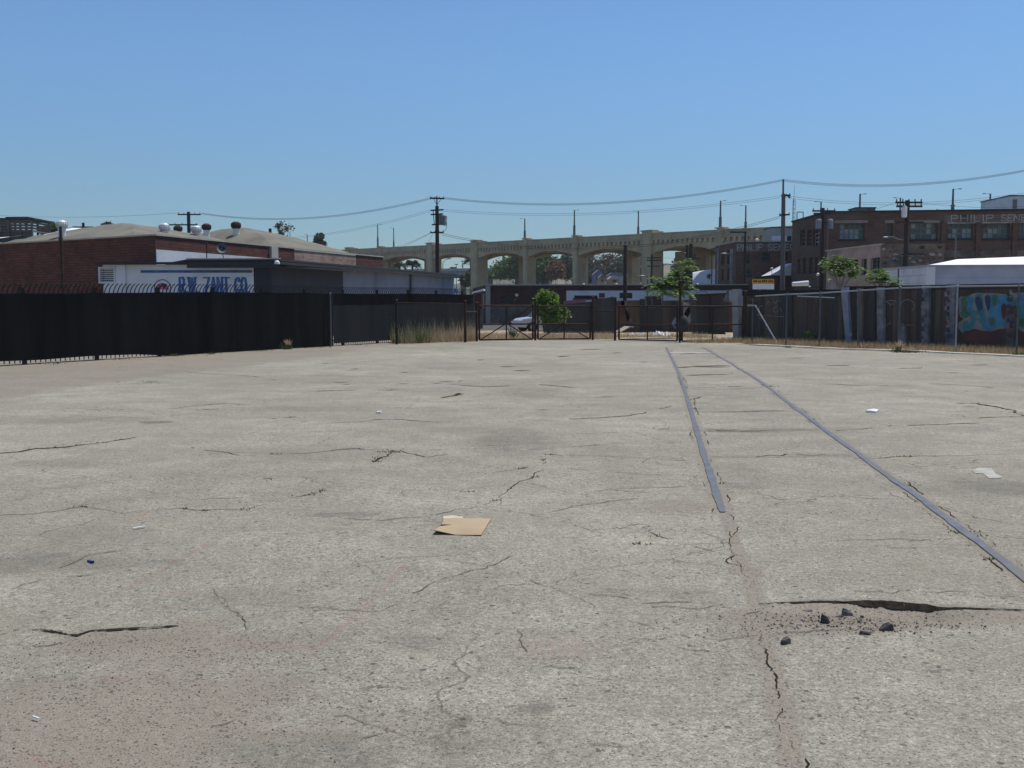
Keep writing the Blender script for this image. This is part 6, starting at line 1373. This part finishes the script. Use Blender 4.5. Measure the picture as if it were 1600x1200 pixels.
# B: tall pole on the right in front of the second brick block
DB = 75; base = W(1223,450,DB); t = thing('utility_pole','tallest thick wooden pole, beside the left end of the large brick building','utility pole',(base.x,base.y,ZB)); zB1, zB0 = W(1220,303,DB).z, W(1219.5,280,DB).z
MB().tube((base.x,DB,ZB),(base.x-.08,DB,zB1),.19,.14,10).tube((base.x-.1,DB,zB1-.3),(base.x-.12,DB,zB0),.075,.065,8).build('pole','wood_grey',t)
tB = Vector((base.x-.12,DB,zB0-.06)); crossarm(t, Vector((base.x+.05,DB-.15,W(1222,306,DB).z)), .75, -.9, .11, 2); crossarm(t, Vector((base.x-.02,DB-.15,W(1221,336,DB).z)), .75, -.6, .11, 3)
MB().bar((base.x+.05,DB-.2,zB1-.05),(base.x+.33,DB-.3,zB1-.32),.09,.12).build('cutout_switch','insulator',t)
# C: pole behind the warehouse roof
def arm_pole(px, ytop, D, arms, label, r=.16, m='wood_pole', ang=0.0, extra=None):
    b_ = W(px,ytop,D); t = thing('utility_pole',label,'utility pole',(b_.x,b_.y,ZB)); MB().tube((b_.x,D,ZB),(b_.x,D,b_.z),r*1.15,r*.85,9).build('pole',m,t)
    for y,xl,xr,pins in arms:
        a,b = W(xl,y,D),W(xr,y,D); crossarm(t, Vector(((a.x+b.x)/2,D-r-.06,a.z)), (b.x-a.x)/max(.5,abs(math.cos(ang))), ang, .06+.0006*D, pins, pinz=.2)
    return t, b_
t,C_ = arm_pole(294.5,331,100,[(335.5,279,315,5),(351.5,262,310,5)],'utility pole with two crossarms behind the warehouse ventilators',.19)
t,_ = arm_pole(130,348,112,[(355,115,147,0),(359,113,145,0)],'short-looking utility pole with two bare crossarms behind the left warehouse roof',.17)
arm_pole(422,357,95,[],'dark wooden pole stub sticking up behind the right bow roof',.16)
# D: dark pole in front of the low building
b_ = W(976.5,456,70); t = thing('wooden_pole','plain black wooden pole in front of the low brick building','pole',(b_.x,b_.y,ZB)); MB().tube((b_.x,70,ZB),(b_.x,70,W(976.5,385,70).z),.15,.12,10).build('shaft','wood_pole',t); MB().lathe((b_.x,70,W(976.5,385,70).z),[(.14,0),(.14,.08),(.05,.12)],8).build('cap','black_iron',t)
arm_pole(1018.5,398,130,[(403,1010,1032,0),(407,1010,1032,3),(416,1011,1030,3)],'small crossarmed pole in front of the broad viaduct pier',.14)
b_ = W(1079,440,112); t = thing('twin_poles','pair of dark poles carrying a platform under the last viaduct arch','poles',(b_.x,b_.y,ZB)); MB().tube((b_.x,112,ZB),(b_.x,112,W(1079,381,112).z),.24,.20).build('pole','wood_pole',t); q = W(1072.5,440,112); MB().tube((q.x,112,ZB),(q.x,112,W(1072,383,112).z),.17,.14).build('pole','wood_pole',t); mb = MB(); mb.bar(W(1068,404,111.8),W(1094,404,111.8),.12,.12).bar(W(1070,413,111.8),W(1092,415,111.8),.10,.10); mb.build('crossarm','wood_pole',t); MB().box(W(1075,424,111.8),(.9,.6,1.2)).build('transformer','wood_pole',t)
arm_pole(1112.5,398,118,[],'thin pole left of the rear brick block',.09,'wood_grey')
arm_pole(1164.5,362,90,[(363,1140,1166,0)],'slim dark pole in front of the lettering on the rear brick block',.10)
# E: crossarmed pole on the right
t,E_ = arm_pole(1418,313,52,[(317,1397,1438.5,5),(323,1398.5,1438.5,5),(348,1398,1440,0),(397.5,1406,1442,0)],'dark crossarmed utility pole in front of the faded mural',.135)
c_ = W(1413,331,51.8); MB().lathe((c_.x,c_.y,c_.z-.28),[(.01,0),(.13,.01),(.14,.5),(.12,.56),(.03,.6)],12).build('transformer','turbine_white',t)
t,F_ = arm_pole(1286,325,68,[(330,1268,1304,4),(334,1270,1296,0)],'utility pole with two blue-grey transformers before the corner of the large brick building',.13)
for px in (1279,1297): c_ = W(px,350,67.7); MB().lathe((c_.x,c_.y,c_.z-.32),[(.02,0),(.20,.01),(.21,.55),(.17,.62),(.03,.66)],12).build('transformer','transformer',t)
MB().bar(W(1275,347.5,67.8),W(1301,347.5,67.8),.1,.1).build('transformer_bracket','wood_pole',t); q = W(1292.5,400,67.5); MB().tube((q.x,67.5,W(1292,402,67.5).z),(q.x,67.5,W(1292,345,67.5).z),.035).build('conduit','lamp_grey',t)
arm_pole(1404,420,50,[],'thin grey post between the young tree and the crossarmed pole',.05,'lamp_grey'); arm_pole(1493.5,372,58,[],'thin dark mast standing behind the bright white roof',.045,'lamp_grey')
# cobra-head lamps
def cobra(px, py, D, label, arm_px, arm_py, pole_px=None):
    h = W(px,py,D); e = W(arm_px,arm_py,D); t = thing('cobra_lamp',label,'street lamp',tuple(h),'cobra-head street lamps'); s = D/1600
    mb = MB(); sg = 1 if e.x > h.x else -1; mb.lathe((0,0,0),[(.01,-.5),(.10,-.38),(.14,-.05),(.10,.3),(.05,.5)],10); Rm = Matrix.Rotation(sg*math.pi/2,3,'Y'); L_ = 10*s
    mb.v = [tuple(h+(Rm@Vector(v))*L_ if False else h+Vector(((Rm@Vector(v)).x*L_,(Rm@Vector(v)).y*L_,(Rm@Vector(v)).z*L_*.8))) for v in mb.v]; mb.build('lamp_head','galv',t,smooth=True)
    pts = [h+Vector((sg*L_*.4,0,.0)), h.lerp(e,.55)+Vector((0,0,.12*abs(e.x-h.x))), e]; k = MB().path(pts,.03,6)
    if pole_px is not None: q = W(pole_px,arm_py,D); k.tube((q.x,D,ZB),(q.x,D,q.z+.1),.05,.04); k.path([e,Vector((q.x,D,q.z))],.03,6)
    k.build('arm','lamp_grey',t)
cobra(1384,370.5,52,'cobra-head street lamp reaching left from the dark crossarmed pole',1404,374,1417)
cobra(1131,396,88,'white cobra-head lamp before the left face of the rear brick block',1142,398,1143); cobra(1048,412.5,75,'cobra-head lamp beside the young tree top, against the viaduct pier',1037,414.5,1036); cobra(1003,431,80,'small cobra-head lamp low in front of the dark pier, right of the black pole',1011,433,1012)
# ---- wires
rw = .011
for k, dy in enumerate((0,.16,.32)):
    lab = ('top','middle','lowest')[k]; off = Vector((0,dy,-.045*k))
    span(C_+Vector((1.2,0,-.1))+off, tA+Vector((-.4,0,.1))+off, 1.05, rw, f'{lab} wire of the span from the warehouse pole to the transformer pole')
    span(tA+Vector((.4,0,.1))+off, tB+Vector((0,0,.05))+off, 1.05, rw, f'{lab} wire of the span from the transformer pole to the tallest pole')
    span(tB+Vector((0,0,.05))+off, W(1700,244,64)+off, .95, rw, f'{lab} wire of the span from the tallest pole to the right edge')
    
for k in range(2):
    o_ = Vector((0,.2*k,-.12*k)); lab = ('upper','lower')[k]
    span(W(686,327,85)+o_, W(1220,306,75)+o_, .75, .009, f'{lab} faint thin wire below the main span in the middle'); span(W(1223,305,75)+o_, W(1700,284,66)+o_, .9, .009, f'{lab} faint thin wire below the main span on the right'); span(W(672,328,85)+o_, W(430,372,120)+o_, .5, .009, f'{lab} faint thin wire running left from the transformer pole')
    span(W(690,364.5,85)+o_, W(1220,337,75)+Vector((0,0,-.02))+o_, 1.75, .014, f'{lab} communication cable sagging along the viaduct parapet')
span(W(672,365,85), W(540,420,76), .15, .011, 'service wire dropping left from the transformer pole to the grey shed'); span(W(676,366,85), W(652,402,74), .1, .011, 'steep service wire just left of the transformer pole'); span(W(672,364,85), W(600,388,150), .3, .010, 'thin wire from the transformer pole toward the viaduct')
span(C_+Vector((-1.0,0,-.1)), W(-60,332,130), .5, .012, 'wire running left from the warehouse pole to the edge of the picture'); span(W(262,352,100), W(147,355,112), .25, .013, 'wire between the two poles behind the warehouse roof'); span(W(262,352,100), W(147,357,112), .45, .011, 'second wire between the two poles behind the warehouse roof'); span(W(115,355,112), W(-60,348,125), .3, .011, 'low wire at the far left above the cooling tower')
span(W(1438,317,52), W(1700,312,50), .3, .007, 'thin wire running right from the crossarmed pole'); span(W(1397,317,52), W(1304,330,68), .25, .008, 'thin wire between the two crossarmed poles on the right'); span(W(1010,402,130), W(900,399,150), .1, .012, 'thin wire left of the small crossarmed pole'); span(W(1032,402,130), W(1112,400,118), .2, .012, 'thin wire right of the small crossarmed pole to the thin pole')

# ================================================================== FAR BACKGROUND
ov = thing('freeway_overpass','grey freeway overpass seen through the viaduct arches','bridge',tuple(W(800,440,330)[:2])+(ZB,)); mb = MB(); a,b = W(560,431,330),W(905,431,300); mb.bar((a.x,a.y,a.z),(b.x,b.y,a.z),12,1.9); mb.build('deck','overpass',ov); mb = MB(); mb.bar((a.x,a.y-6.3,a.z+1.3),(b.x,b.y-6.3,a.z+1.3),.3,.7); mb.build('parapet','house_pale',ov)
mb = MB()
for f in np.linspace(.02,.98,9): q = a.lerp(b,f); mb = MB(); mb.box((q.x,q.y-2,(a.z-1+ZB)/2),(1.6,2,a.z-1-ZB)); mb.build('column','overpass',ov)
hl_ = MB(); nx_, ny_ = 60, 12; vs = []
for j in range(ny_+1):
    for i in range(nx_+1):
        x = -700+1500*i/nx_; y = 520+500*j/ny_; vs.append((x,y,ZB+26*math.sin(math.pi*min(1,j/ny_*1.1))*(.35+.3*math.sin(x*.006+1)+.25*math.sin(x*.017)+.35*math.exp(-((x-60)/160)**2))*max(0,math.sin(math.pi*i/nx_))))
hl_.add(vs,[(j*(nx_+1)+i,j*(nx_+1)+i+1,(j+1)*(nx_+1)+i+1,(j+1)*(nx_+1)+i) for j in range(ny_) for i in range(nx_)]); mat('hill_ground',(.085,.095,.06),.95,.35,.05,dirt=(.17,.14,.10)); tag(hl_.build('hill','hill_ground',smooth=True),kind='structure')
def house(label, px, yt, yb, wpx, D, m, rm, gable=True):
    a,b = W(px-wpx/2,yb,D),W(px+wpx/2,yt,D); t = thing('house',label,'house',((a.x+b.x)/2,D,a.z),'houses beyond the viaduct'); H = b.z-a.z; cx_ = (a.x+b.x)/2; w = b.x-a.x; eave = a.z+H*.58
    MB().box((cx_,D+3,(a.z-2+eave)/2),(w,6,eave-a.z+2)).build('wall',m,t); mb = MB()
    mb.extrude([(cx_-w*.56,D-.4,eave),(cx_+w*.56,D-.4,eave),(cx_+w*(.0 if gable else .3),D-.4,b.z),(cx_-w*(0.002 if gable else .3),D-.4,b.z)],(0,7,0)); mb.build('roof',rm,t)
    nw = max(1,int(w/2.2))
    for i in range(nw): MB().box((cx_+w*((i+.5)/nw-.5),D-.03,a.z+H*.3),(w/nw*.4,.08,H*.26)).build('window','glass_dark',t)
house('blue-grey house beyond the middle arch',935,421,441,15,270,'house_blue','house_roof'); house('tan-orange house beyond the arch, right of the blue-grey one',941,428,443,9,255,'house_tan','house_roof'); house('grey row house with a line of windows left of the black pole',963,426,437,24,280,'house_pale','house_roof',False); house('pale low house right of the black pole',989,425,443,16,265,'house_pale','house_pale',False); house('pale yellow low house under the grey row house',960,431,443,16,262,'house_tan','house_pale',False)
house('small pale house among the trees beyond the second thin pier',850,421,434,26,340,'house_pale','house_roof',False)
q = W(1105,440,125); t = thing('white_dome_hall','low white domed hall with a black scrawl, left of the rear brick block','hall',(q.x,q.y,ZB)); mb = MB(); pts = [tuple(W(x,y,125)) for x,y in ((1083,445),(1083,438),(1088,431),(1094,425),(1102,422),(1112,420.5),(1124,421),(1124,445))]; mb.extrude(pts,(0,9,0)); mb.build('vault','white_paint',t); mb = MB(); mb.path([W(1106,434,124.9),W(1106,430,124.9),W(1109,428.5,124.9),W(1110,431,124.9),W(1107.5,433,124.9),W(1109,436,124.9)],.08,5); mb.build('scrawl','black_mark',t)
def far_tree(label, px, yt, yb, wpx, D, leaf, clumps=26, per=60, size=.5, blobs=None, cat='tree', spread=None, trunk='trunk', name='tree'):
    a,b = W(px-wpx/2,yb,D),W(px+wpx/2,yt,D); cx_ = (a.x+b.x)/2; w = (b.x-a.x)/2; H = b.z-a.z
    bl = blobs or [((cx_,D,a.z+H*.55),(w*.75,w*.75,H*.40),1.0),((cx_-w*.45,D-w*.3,a.z+H*.42),(w*.5,w*.5,H*.28),.5),((cx_+w*.5,D-w*.2,a.z+H*.45),(w*.45,w*.5,H*.27),.5)]
    return tree(name,label,cat,(cx_,D,ZB),bl,clumps,per,spread or w*.2,size,leaf,max(.12,w*.06),trunk,'trees beyond the viaduct')
far_tree('bright green broad tree beyond the arch left of the thin middle pier',812,404,434,66,290,'leaf_mid',70,110,.42); far_tree('small green tree left of the bright broad one, by the pier',778,418,436,24,300,'leaf_mid',22,70,.45)
far_tree('large dark green tree filling the left of the middle arch',848,394,438,46,285,'leaf_mid',60,110,.42); far_tree('rust-brown tree in the middle arch',868,405,440,26,275,'leaf_rust',36,90,.40); far_tree('grey-green tree right of the rust-brown one',885,396,440,30,290,'leaf_euc',50,100,.42)
far_tree('grey tall eucalyptus left in the arch before the black pole',916,398,441,30,310,'leaf_euc',30,55,.45,spread=1.1,trunk='trunk_pale'); far_tree('lacy eucalyptus with gaps of sky in the middle of that arch',950,398,436,44,320,'leaf_euc_brown',34,55,.48,spread=1.3,trunk='trunk_pale'); far_tree('tall lacy eucalyptus behind the black pole',980,394,440,34,310,'leaf_euc',40,60,.45,spread=1.2,trunk='trunk_pale'); far_tree('brown-grey thin eucalyptus at the right of that arch',1000,400,442,24,300,'leaf_euc_brown',26,55,.45,spread=1.1,trunk='trunk_pale')
far_tree('thin grey-green eucalyptus under the last arch',1087,386,440,32,260,'leaf_euc',42,55,.42,spread=1.2,trunk='trunk_pale'); far_tree('low brownish bush-like tree beside the white dome',1108,410,436,24,240,'leaf_euc_brown',26,60,.4); far_tree('low green clump beyond the overpass by the left pier',765,424,436,22,320,'leaf_dark',16,60,.5); far_tree('dark green clump left of the blue-grey house',915,425,443,24,280,'leaf_dark',24,80,.45); far_tree('dark clump between the houses',968,412,428,30,300,'leaf_euc',24,80,.45)
for i,(px,yt,yb,wpx,D,leaf) in enumerate(((736,425,446,30,240,'leaf_dark'),(845,424,441,30,300,'leaf_dark'),(1004,418,441,18,290,'leaf_dark'),(1062,398,440,22,300,'leaf_euc'))): far_tree(('low dark clump right of the broad left pier','dark low tree beyond the middle arch','dark clump behind the broad pier','dim tree between the twin-pole arch and the pier')[i],px,yt,yb,wpx,D,leaf,24,70,.5)
far_tree('open lacy tree rising above the right bow roof',443,346,392,24,140,'leaf_euc',13,22,.17,blobs=[(tuple(W(437,352,140)),(.75,.7,.5),.5),(tuple(W(451,354,140)),(.55,.7,.5),.4),(tuple(W(441,363,140)),(.6,.6,.45),.4),(tuple(W(446,373,140)),(.5,.5,.5),.25)],spread=.22,trunk='trunk_pale')
far_tree('dark cypress-shaped tree beyond the end of the brick warehouse',500,366,398,16,210,'leaf_dark',40,110,.28,blobs=[(tuple(W(499,374,210)),(.85,.9,1.6),.6),(tuple(W(500,384,210)),(1.2,1.3,1.3),.8),(tuple(W(501,391,210)),(1.5,1.4,1.0),.6)])
for i,(px,yt,yb,wpx,D) in enumerate(((84,347,364,16,130),(68,351,368,10,130),(168,347,364,18,140),(412,377,392,10,150))): far_tree(('small tree top just left of the largest ventilator','little tree top right of the cooling tower','small tree tops left of the first bow roof crest','low bush top behind the right slope of the bow roof')[i],px,yt,yb,wpx,D,'leaf_mid' if i < 2 else 'leaf_dark',14,40,.25)
def palm(label, px, ycr, D, r, m='leaf_palm'):
    c_ = W(px,ycr,D); t = thing('palm_tree',label,'palm tree',(c_.x,D,ZB),'palms beyond the viaduct'); MB().tube((c_.x+.3,D,ZB),(c_.x,D,c_.z),.28,.18,8).build('trunk','trunk',t); fronds(t,[(tuple(c_),1.0)],34,r,8,r*.42,m,droop=1.3)
palm('tall palm beside the second broad pier',735,406,250,2.0); palm('tall palm rising out of the bright green tree',806,405,285,2.0); palm('low palm seen left under the first arch',624,413,200,1.5); palm('bushy low palm right of it under the first arch',644,412,200,2.0); palm('tiny far palm between two lamp posts under the second arch',708,420,330,1.8)
for i,(px,yt,arm) in enumerate(((692,410,8),(723,408,0),(713,413,0))):
    D = 340; q = W(px,yt,D); t = thing('freeway_lamp',('far curved freeway lamp post under the second arch','far straight lamp post right of the curved one','far lattice post between the two lamp posts')[i],'street lamp',(q.x,D,ZB),'far freeway lamps'); mb = MB().tube((q.x,D,ZB),(q.x,D,q.z),.16,.12,6)
    if arm: mb.path([Vector((q.x,D,q.z)),W(px+4,yt-4,D),W(px+10,yt-6,D)],.10,6)
    mb.build('post','lamp_grey',t); MB().box(W(px+10,yt-6,D) if arm else (q.x,D,q.z),(1.2,.5,.25)).build('lamp_head','lamp_grey',t)

# ================================================================== NEAR PLANTS
# young tree with feathery leaves behind the right gate
c_ = W(1064,533,47); zb0 = float(land_z(c_.x,c_.y)); t = thing('young_tree','tall young tree with long feathery leaves behind the gate','tree',(c_.x,c_.y,zb0)); mb = MB(); fork = W(1062,462,47); mb.tube((c_.x,c_.y,zb0),fork,.06,.045,8)
TP = [((1072,412),.85),((1070,424),.7),((1037,444),1.15),((1048,450),1.05),((1060,436),.95),((1070,446),.9),((1052,432),.75),((1046,462),.8),((1062,456),.9),((1031,453),.8)]
for (x,y),s in TP: p = W(x,y,47+random.uniform(-.35,.35)); mb.tube(fork if y > 425 else W(1064,450,47), p, .03, .012, 6)
mb.build('trunk','trunk_pale',t); fronds(t,[(tuple(W(x,y,47+random.uniform(-.35,.35))),s) for (x,y),s in TP],12,.86,8,.28,'leaf_ail')
for lab,px,D,base_y,TP in (('leafy young tree behind the board wall, in front of the pinkish building',1313,43,500,[((1297,410),.9),((1311,406),.8),((1325,413),1.0),((1303,421),1.0),((1319,426),1.0),((1335,426),.7),((1292,419),.6),((1306,433),.7),((1329,434),.5)]),('low leafy young tree behind the board wall, beside the crossarmed pole',1380,41,500,[((1365,432),.8),((1378,427),.8),((1391,437),.8),((1374,441),.9),((1402,444),.6),((1359,440),.5),((1386,446),.7)])):
    c_ = W(px,base_y,D); t = thing('young_tree',lab,'tree',(c_.x,c_.y,-.1)); mb = MB(); fk = W(px,455,D); mb.tube((c_.x,c_.y,-.1),fk,.06,.05,8)
    for (x,y),s in TP: mb.tube(fk,W(x,y,D),.03,.012,6)
    mb.build('trunk','trunk_pale',t); fronds(t,[(tuple(W(x,y,D+random.uniform(-.4,.4))),s) for (x,y),s in TP],13,.66,8,.23,'leaf_ail')
c_ = W(1536,446,35.5); t = thing('small_palm','small yellowish plant sticking up over the board wall at right','plant',(c_.x,c_.y,1.6)); MB().tube((c_.x,c_.y,0),(c_.x,c_.y,c_.z-.1),.03).build('stem','trunk_pale',t); fronds(t,[((c_.x,c_.y,c_.z-.12),.8)],16,.42,7,.14,'weed_plume')
# round bush
B_ = 52; zl = ZB*.75; bl = [(tuple(W(855,470,B_)),(.45,.4,.45),.7),(tuple(W(848,482,B_)),(.40,.4,.38),.5),(tuple(W(866,487,B_)),(.52,.5,.42),.8),(tuple(W(857,496,B_)),(.65,.5,.36),.8),(tuple(W(875,494,B_)),(.25,.3,.32),.4),(tuple(W(849,458,B_)),(.17,.2,.20),.25),(tuple(W(862,463,B_)),(.15,.2,.16),.2),(tuple(W(841,474,B_)),(.16,.2,.15),.2),(tuple(W(879,485,B_)),(.16,.2,.14),.2)]
c_ = W(858,515,B_); t = thing('bush','round bright green bush behind the middle gates','bush',(c_.x,c_.y,zl)); limbs(t,(c_.x,c_.y,zl),[b_[0] for b_ in bl],.05); crown(bl,46,34,.10,.085,'crown','leaf_bright',t,.6)
# weeds
def weed(label, px, py, h, n, green, plume, spread=.12):
    p = G(px,py); t = thing('weed',label,'weed',(p.x,p.y,0)); blades('leaves',[(p.x+random.gauss(0,spread*.6),p.y+random.gauss(0,spread*.5),0) for _ in range(n)],h*.35,h*.75,.012,green,t,lean=.9)
    if plume: blades('seed_heads',[(p.x+random.gauss(0,spread*.4)+.02,p.y+random.gauss(0,spread*.4),h*.40) for _ in range(n//2)],h*.35,h*.68,.014,plume,t,lean=1.2)
weed('tufted green weed with pale seed heads at the foot of the black screened fence',449,546,.40,130,'weed_green','weed_plume')
weed('small green weed at the foot of the black fence on the left',272,556.5,.16,50,'weed_green',None,.12); weed('tiny green sprig by the black fence, right of the small weed',332,553.5,.12,24,'weed_green',None,.06); weed('green weed at the foot of the thick chain-link post',1404,550,.42,90,'weed_green','weed_plume',.14)
c_ = W(1272,540,39.5); t = thing('shrub','low green shrub against the board wall behind the fence','shrub',(c_.x,c_.y,0)); bl = [(tuple(W(1268,523,39.6)),(.26,.2,.16),.5),(tuple(W(1278,526,39.6)),(.22,.2,.18),.5)]; limbs(t,(c_.x,c_.y,0),[b_[0] for b_ in bl],.015); crown(bl,26,24,.07,.055,'crown','leaf_ail',t)
# dry grass
def field(n, f): 
    out = []
    while len(out) < n:
        q = f()
        if q is not None: out.append(q)
    return out
def gr_left():
    px, D = random.uniform(612,745), 39.5+random.random()*7.5; p = W(px,500,D); lim = FA.x+fd.x*((D-FA.y)/fd.y)
    if p.x < lim+.25: return None
    a, b = G(620,538), G(745,533); yl = a.y+(b.y-a.y)*(p.x-a.x)/(b.x-a.x)
    if D < yl+.12: return None
    return (p.x,p.y,float(land_z(p.x,p.y))+.01 if D > 44.4 else 0)
tag(blades('tall_dry_grass',field(2300,gr_left),.20,.72,.009,'dry_grass_mat',lean=.5),kind='stuff'); tag(blades('seeding_grass',field(520,gr_left),.65,1.25,.008,'dry_grass_mat',lean=.45),kind='stuff'); tag(blades('brown_grass',field(2600,gr_left),.12,.40,.012,'dry_grass_brown',lean=.6),kind='stuff'); tag(blades('green_undergrowth',field(900,lambda: (lambda q: q if q and q[0] < -3.2 else None)(gr_left())),.3,.85,.014,'weed_green',lean=.6),kind='stuff')
def gr_mid():
    x = random.uniform(-2.2,9.6); D = 43.4+11*random.random()**1.2
    if x > 4.6 and D < 47.5+wob(x,D)*.8: return None
    if random.random() < .35*(1+wob(x*.9,D*.9)): return None
    if 5.0 < x < 8.6 and 50.5 < D < 54: return None
    return (x, D, float(land_z(x,D)))
tag(blades('dry_yard_grass',field(6500,gr_mid),.08,.36,.011,'dry_grass_mat',lean=.6),kind='stuff'); tag(blades('brown_yard_grass',field(3600,gr_mid),.06,.26,.014,'dry_grass_brown',lean=.8),kind='stuff')
ra, rb = Vector(w0)+nW*.1, Vector(w1)+nW*.1
def gr_right():
    u = random.random()*LW; k = random.random(); p = w0+dW*u; f0 = G(1175,537); px_line = None
    # strip between the board wall and the kerb
    kx = [q[0] for q in ke]; ky = [q[1] for q in ke]
    q = p+nW*(.15+k*3.2); yk = float(np.interp(q.x,kx,ky)) if q.x > kx[0] else 39.8
    if q.y < yk+.28: return None
    return (q.x,q.y,0)
def dens(): 
    q = gr_right()
    if q is None: return None
    return q if random.random() < .75+.35*wob(q[0]*1.3,q[1]*1.3) else None
tag(blades('dry_verge_grass',field(15000,dens),.05,.30,.010,'dry_grass_brown',lean=.8),kind='stuff'); tag(blades('pale_verge_grass',field(4200,dens),.06,.34,.010,'dry_grass_mat',lean=.8),kind='stuff')
weed('olive weed patch spilling over the kerb below the thick fence post',1418,550.8,.20,160,'weed_green','weed_plume',.42)
weed('green weed at the fence foot, by the graffiti boards',1590,556.5,.35,60,'weed_green',None,.12); weed('little weed on the kerb right of the leaning pipe',1232,543.5,.16,40,'weed_green',None,.10)
sv = MB(); a_ = [(w0.x,w0.y),(w1.x,w1.y)]; kk = [k for k in ke]; pts = [(w0.x+.0,w0.y+.4)]+[(w1.x,w1.y+.4)]+[(x,y+.2) for x,y in ke[::-1]]+[(w0.x-.6,w0.y-2.6)]; mat('verge_soil',(.26,.185,.115),.98,.3,1.6,dirt=(.17,.115,.07),bump=.4,fine=12); sv.poly([(x,y,.022) for x,y in pts]); tag(sv.build('verge','verge_soil'),kind='structure')

hz = bpy.data.materials.new('haze'); hz.use_nodes = True; hn = hz.node_tree; hn.nodes.remove(hn.nodes['Principled BSDF']); pv = hn.nodes.new('ShaderNodeVolumePrincipled')
pv.inputs['Color'].default_value = (.93,.95,.97,1); pv.inputs['Density'].default_value = .00020; pv.inputs['Anisotropy'].default_value = .2; hn.links.new(pv.outputs[0], hn.nodes['Material Output'].inputs['Volume'])
tag(MB().box((0,1350,17.5),(5400,4000,41)).build('haze',hz),kind='stuff')
# ================================================================== LIGHT, SKY, CAMERA
sd_ = Vector((.80,.56,0)).normalized(); EL = R(67); sun_dir = Vector((sd_.x*math.cos(EL),sd_.y*math.cos(EL),math.sin(EL)))
su = bpy.data.lights.new('sun','SUN'); su.energy = 4.5; su.angle = R(.53); su.color = (1.0,.955,.88); so = bpy.data.objects.new('sun',su); C.objects.link(so); so.rotation_euler = sun_dir.to_track_quat('Z','Y').to_euler()
w = bpy.data.worlds.new('World'); bpy.context.scene.world = w; w.use_nodes = True; nt = w.node_tree; bg = nt.nodes['Background']
sky = nt.nodes.new('ShaderNodeTexSky'); sky.sky_type = 'NISHITA'; sky.sun_disc = False; sky.sun_elevation = EL; sky.sun_rotation = math.atan2(sd_.x,sd_.y); sky.air_density = 1.0; sky.dust_density = 0; sky.ozone_density = 4; sky.altitude = 0
tn = nt.nodes.new('ShaderNodeVectorMath'); tn.operation = 'MULTIPLY'; tn.inputs[1].default_value = (.83,1.0,1.12); nt.links.new(sky.outputs[0],tn.inputs[0]); wc = nt.nodes.new('ShaderNodeTexCoord'); wx = nt.nodes.new('ShaderNodeSeparateXYZ'); nt.links.new(wc.outputs['Generated'],wx.inputs[0]); wr = nt.nodes.new('ShaderNodeMapRange'); wr.inputs[1].default_value = -.02; wr.inputs[2].default_value = .27; wr.inputs[3].default_value = .56; wr.inputs[4].default_value = 1; wr.interpolation_type = 'SMOOTHSTEP'; nt.links.new(wx.outputs[2],wr.inputs[0]); wm = nt.nodes.new('ShaderNodeVectorMath'); wm.operation = 'SCALE'; nt.links.new(tn.outputs[0],wm.inputs[0]); nt.links.new(wr.outputs[0],wm.inputs['Scale']); nt.links.new(wm.outputs[0],bg.inputs[0]); bg.inputs[1].default_value = .106
cam = bpy.data.cameras.new('camera'); co = bpy.data.objects.new('camera',cam); C.objects.link(co); co.location = (0,0,EYE); co.rotation_euler = (math.pi/2-PA,0,0); cam.sensor_fit = 'HORIZONTAL'; cam.sensor_width = 36; cam.lens = 36; cam.clip_start = .1; cam.clip_end = 6000
sc = bpy.context.scene; sc.camera = co; sc.render.engine = 'CYCLES'; sc.view_settings.view_transform = 'Standard'; sc.view_settings.look = 'None'; sc.view_settings.exposure = 0; sc.view_settings.gamma = 1
sc.cycles.transparent_max_bounces = 12; sc.cycles.max_bounces = 6; sc.cycles.diffuse_bounces = 3
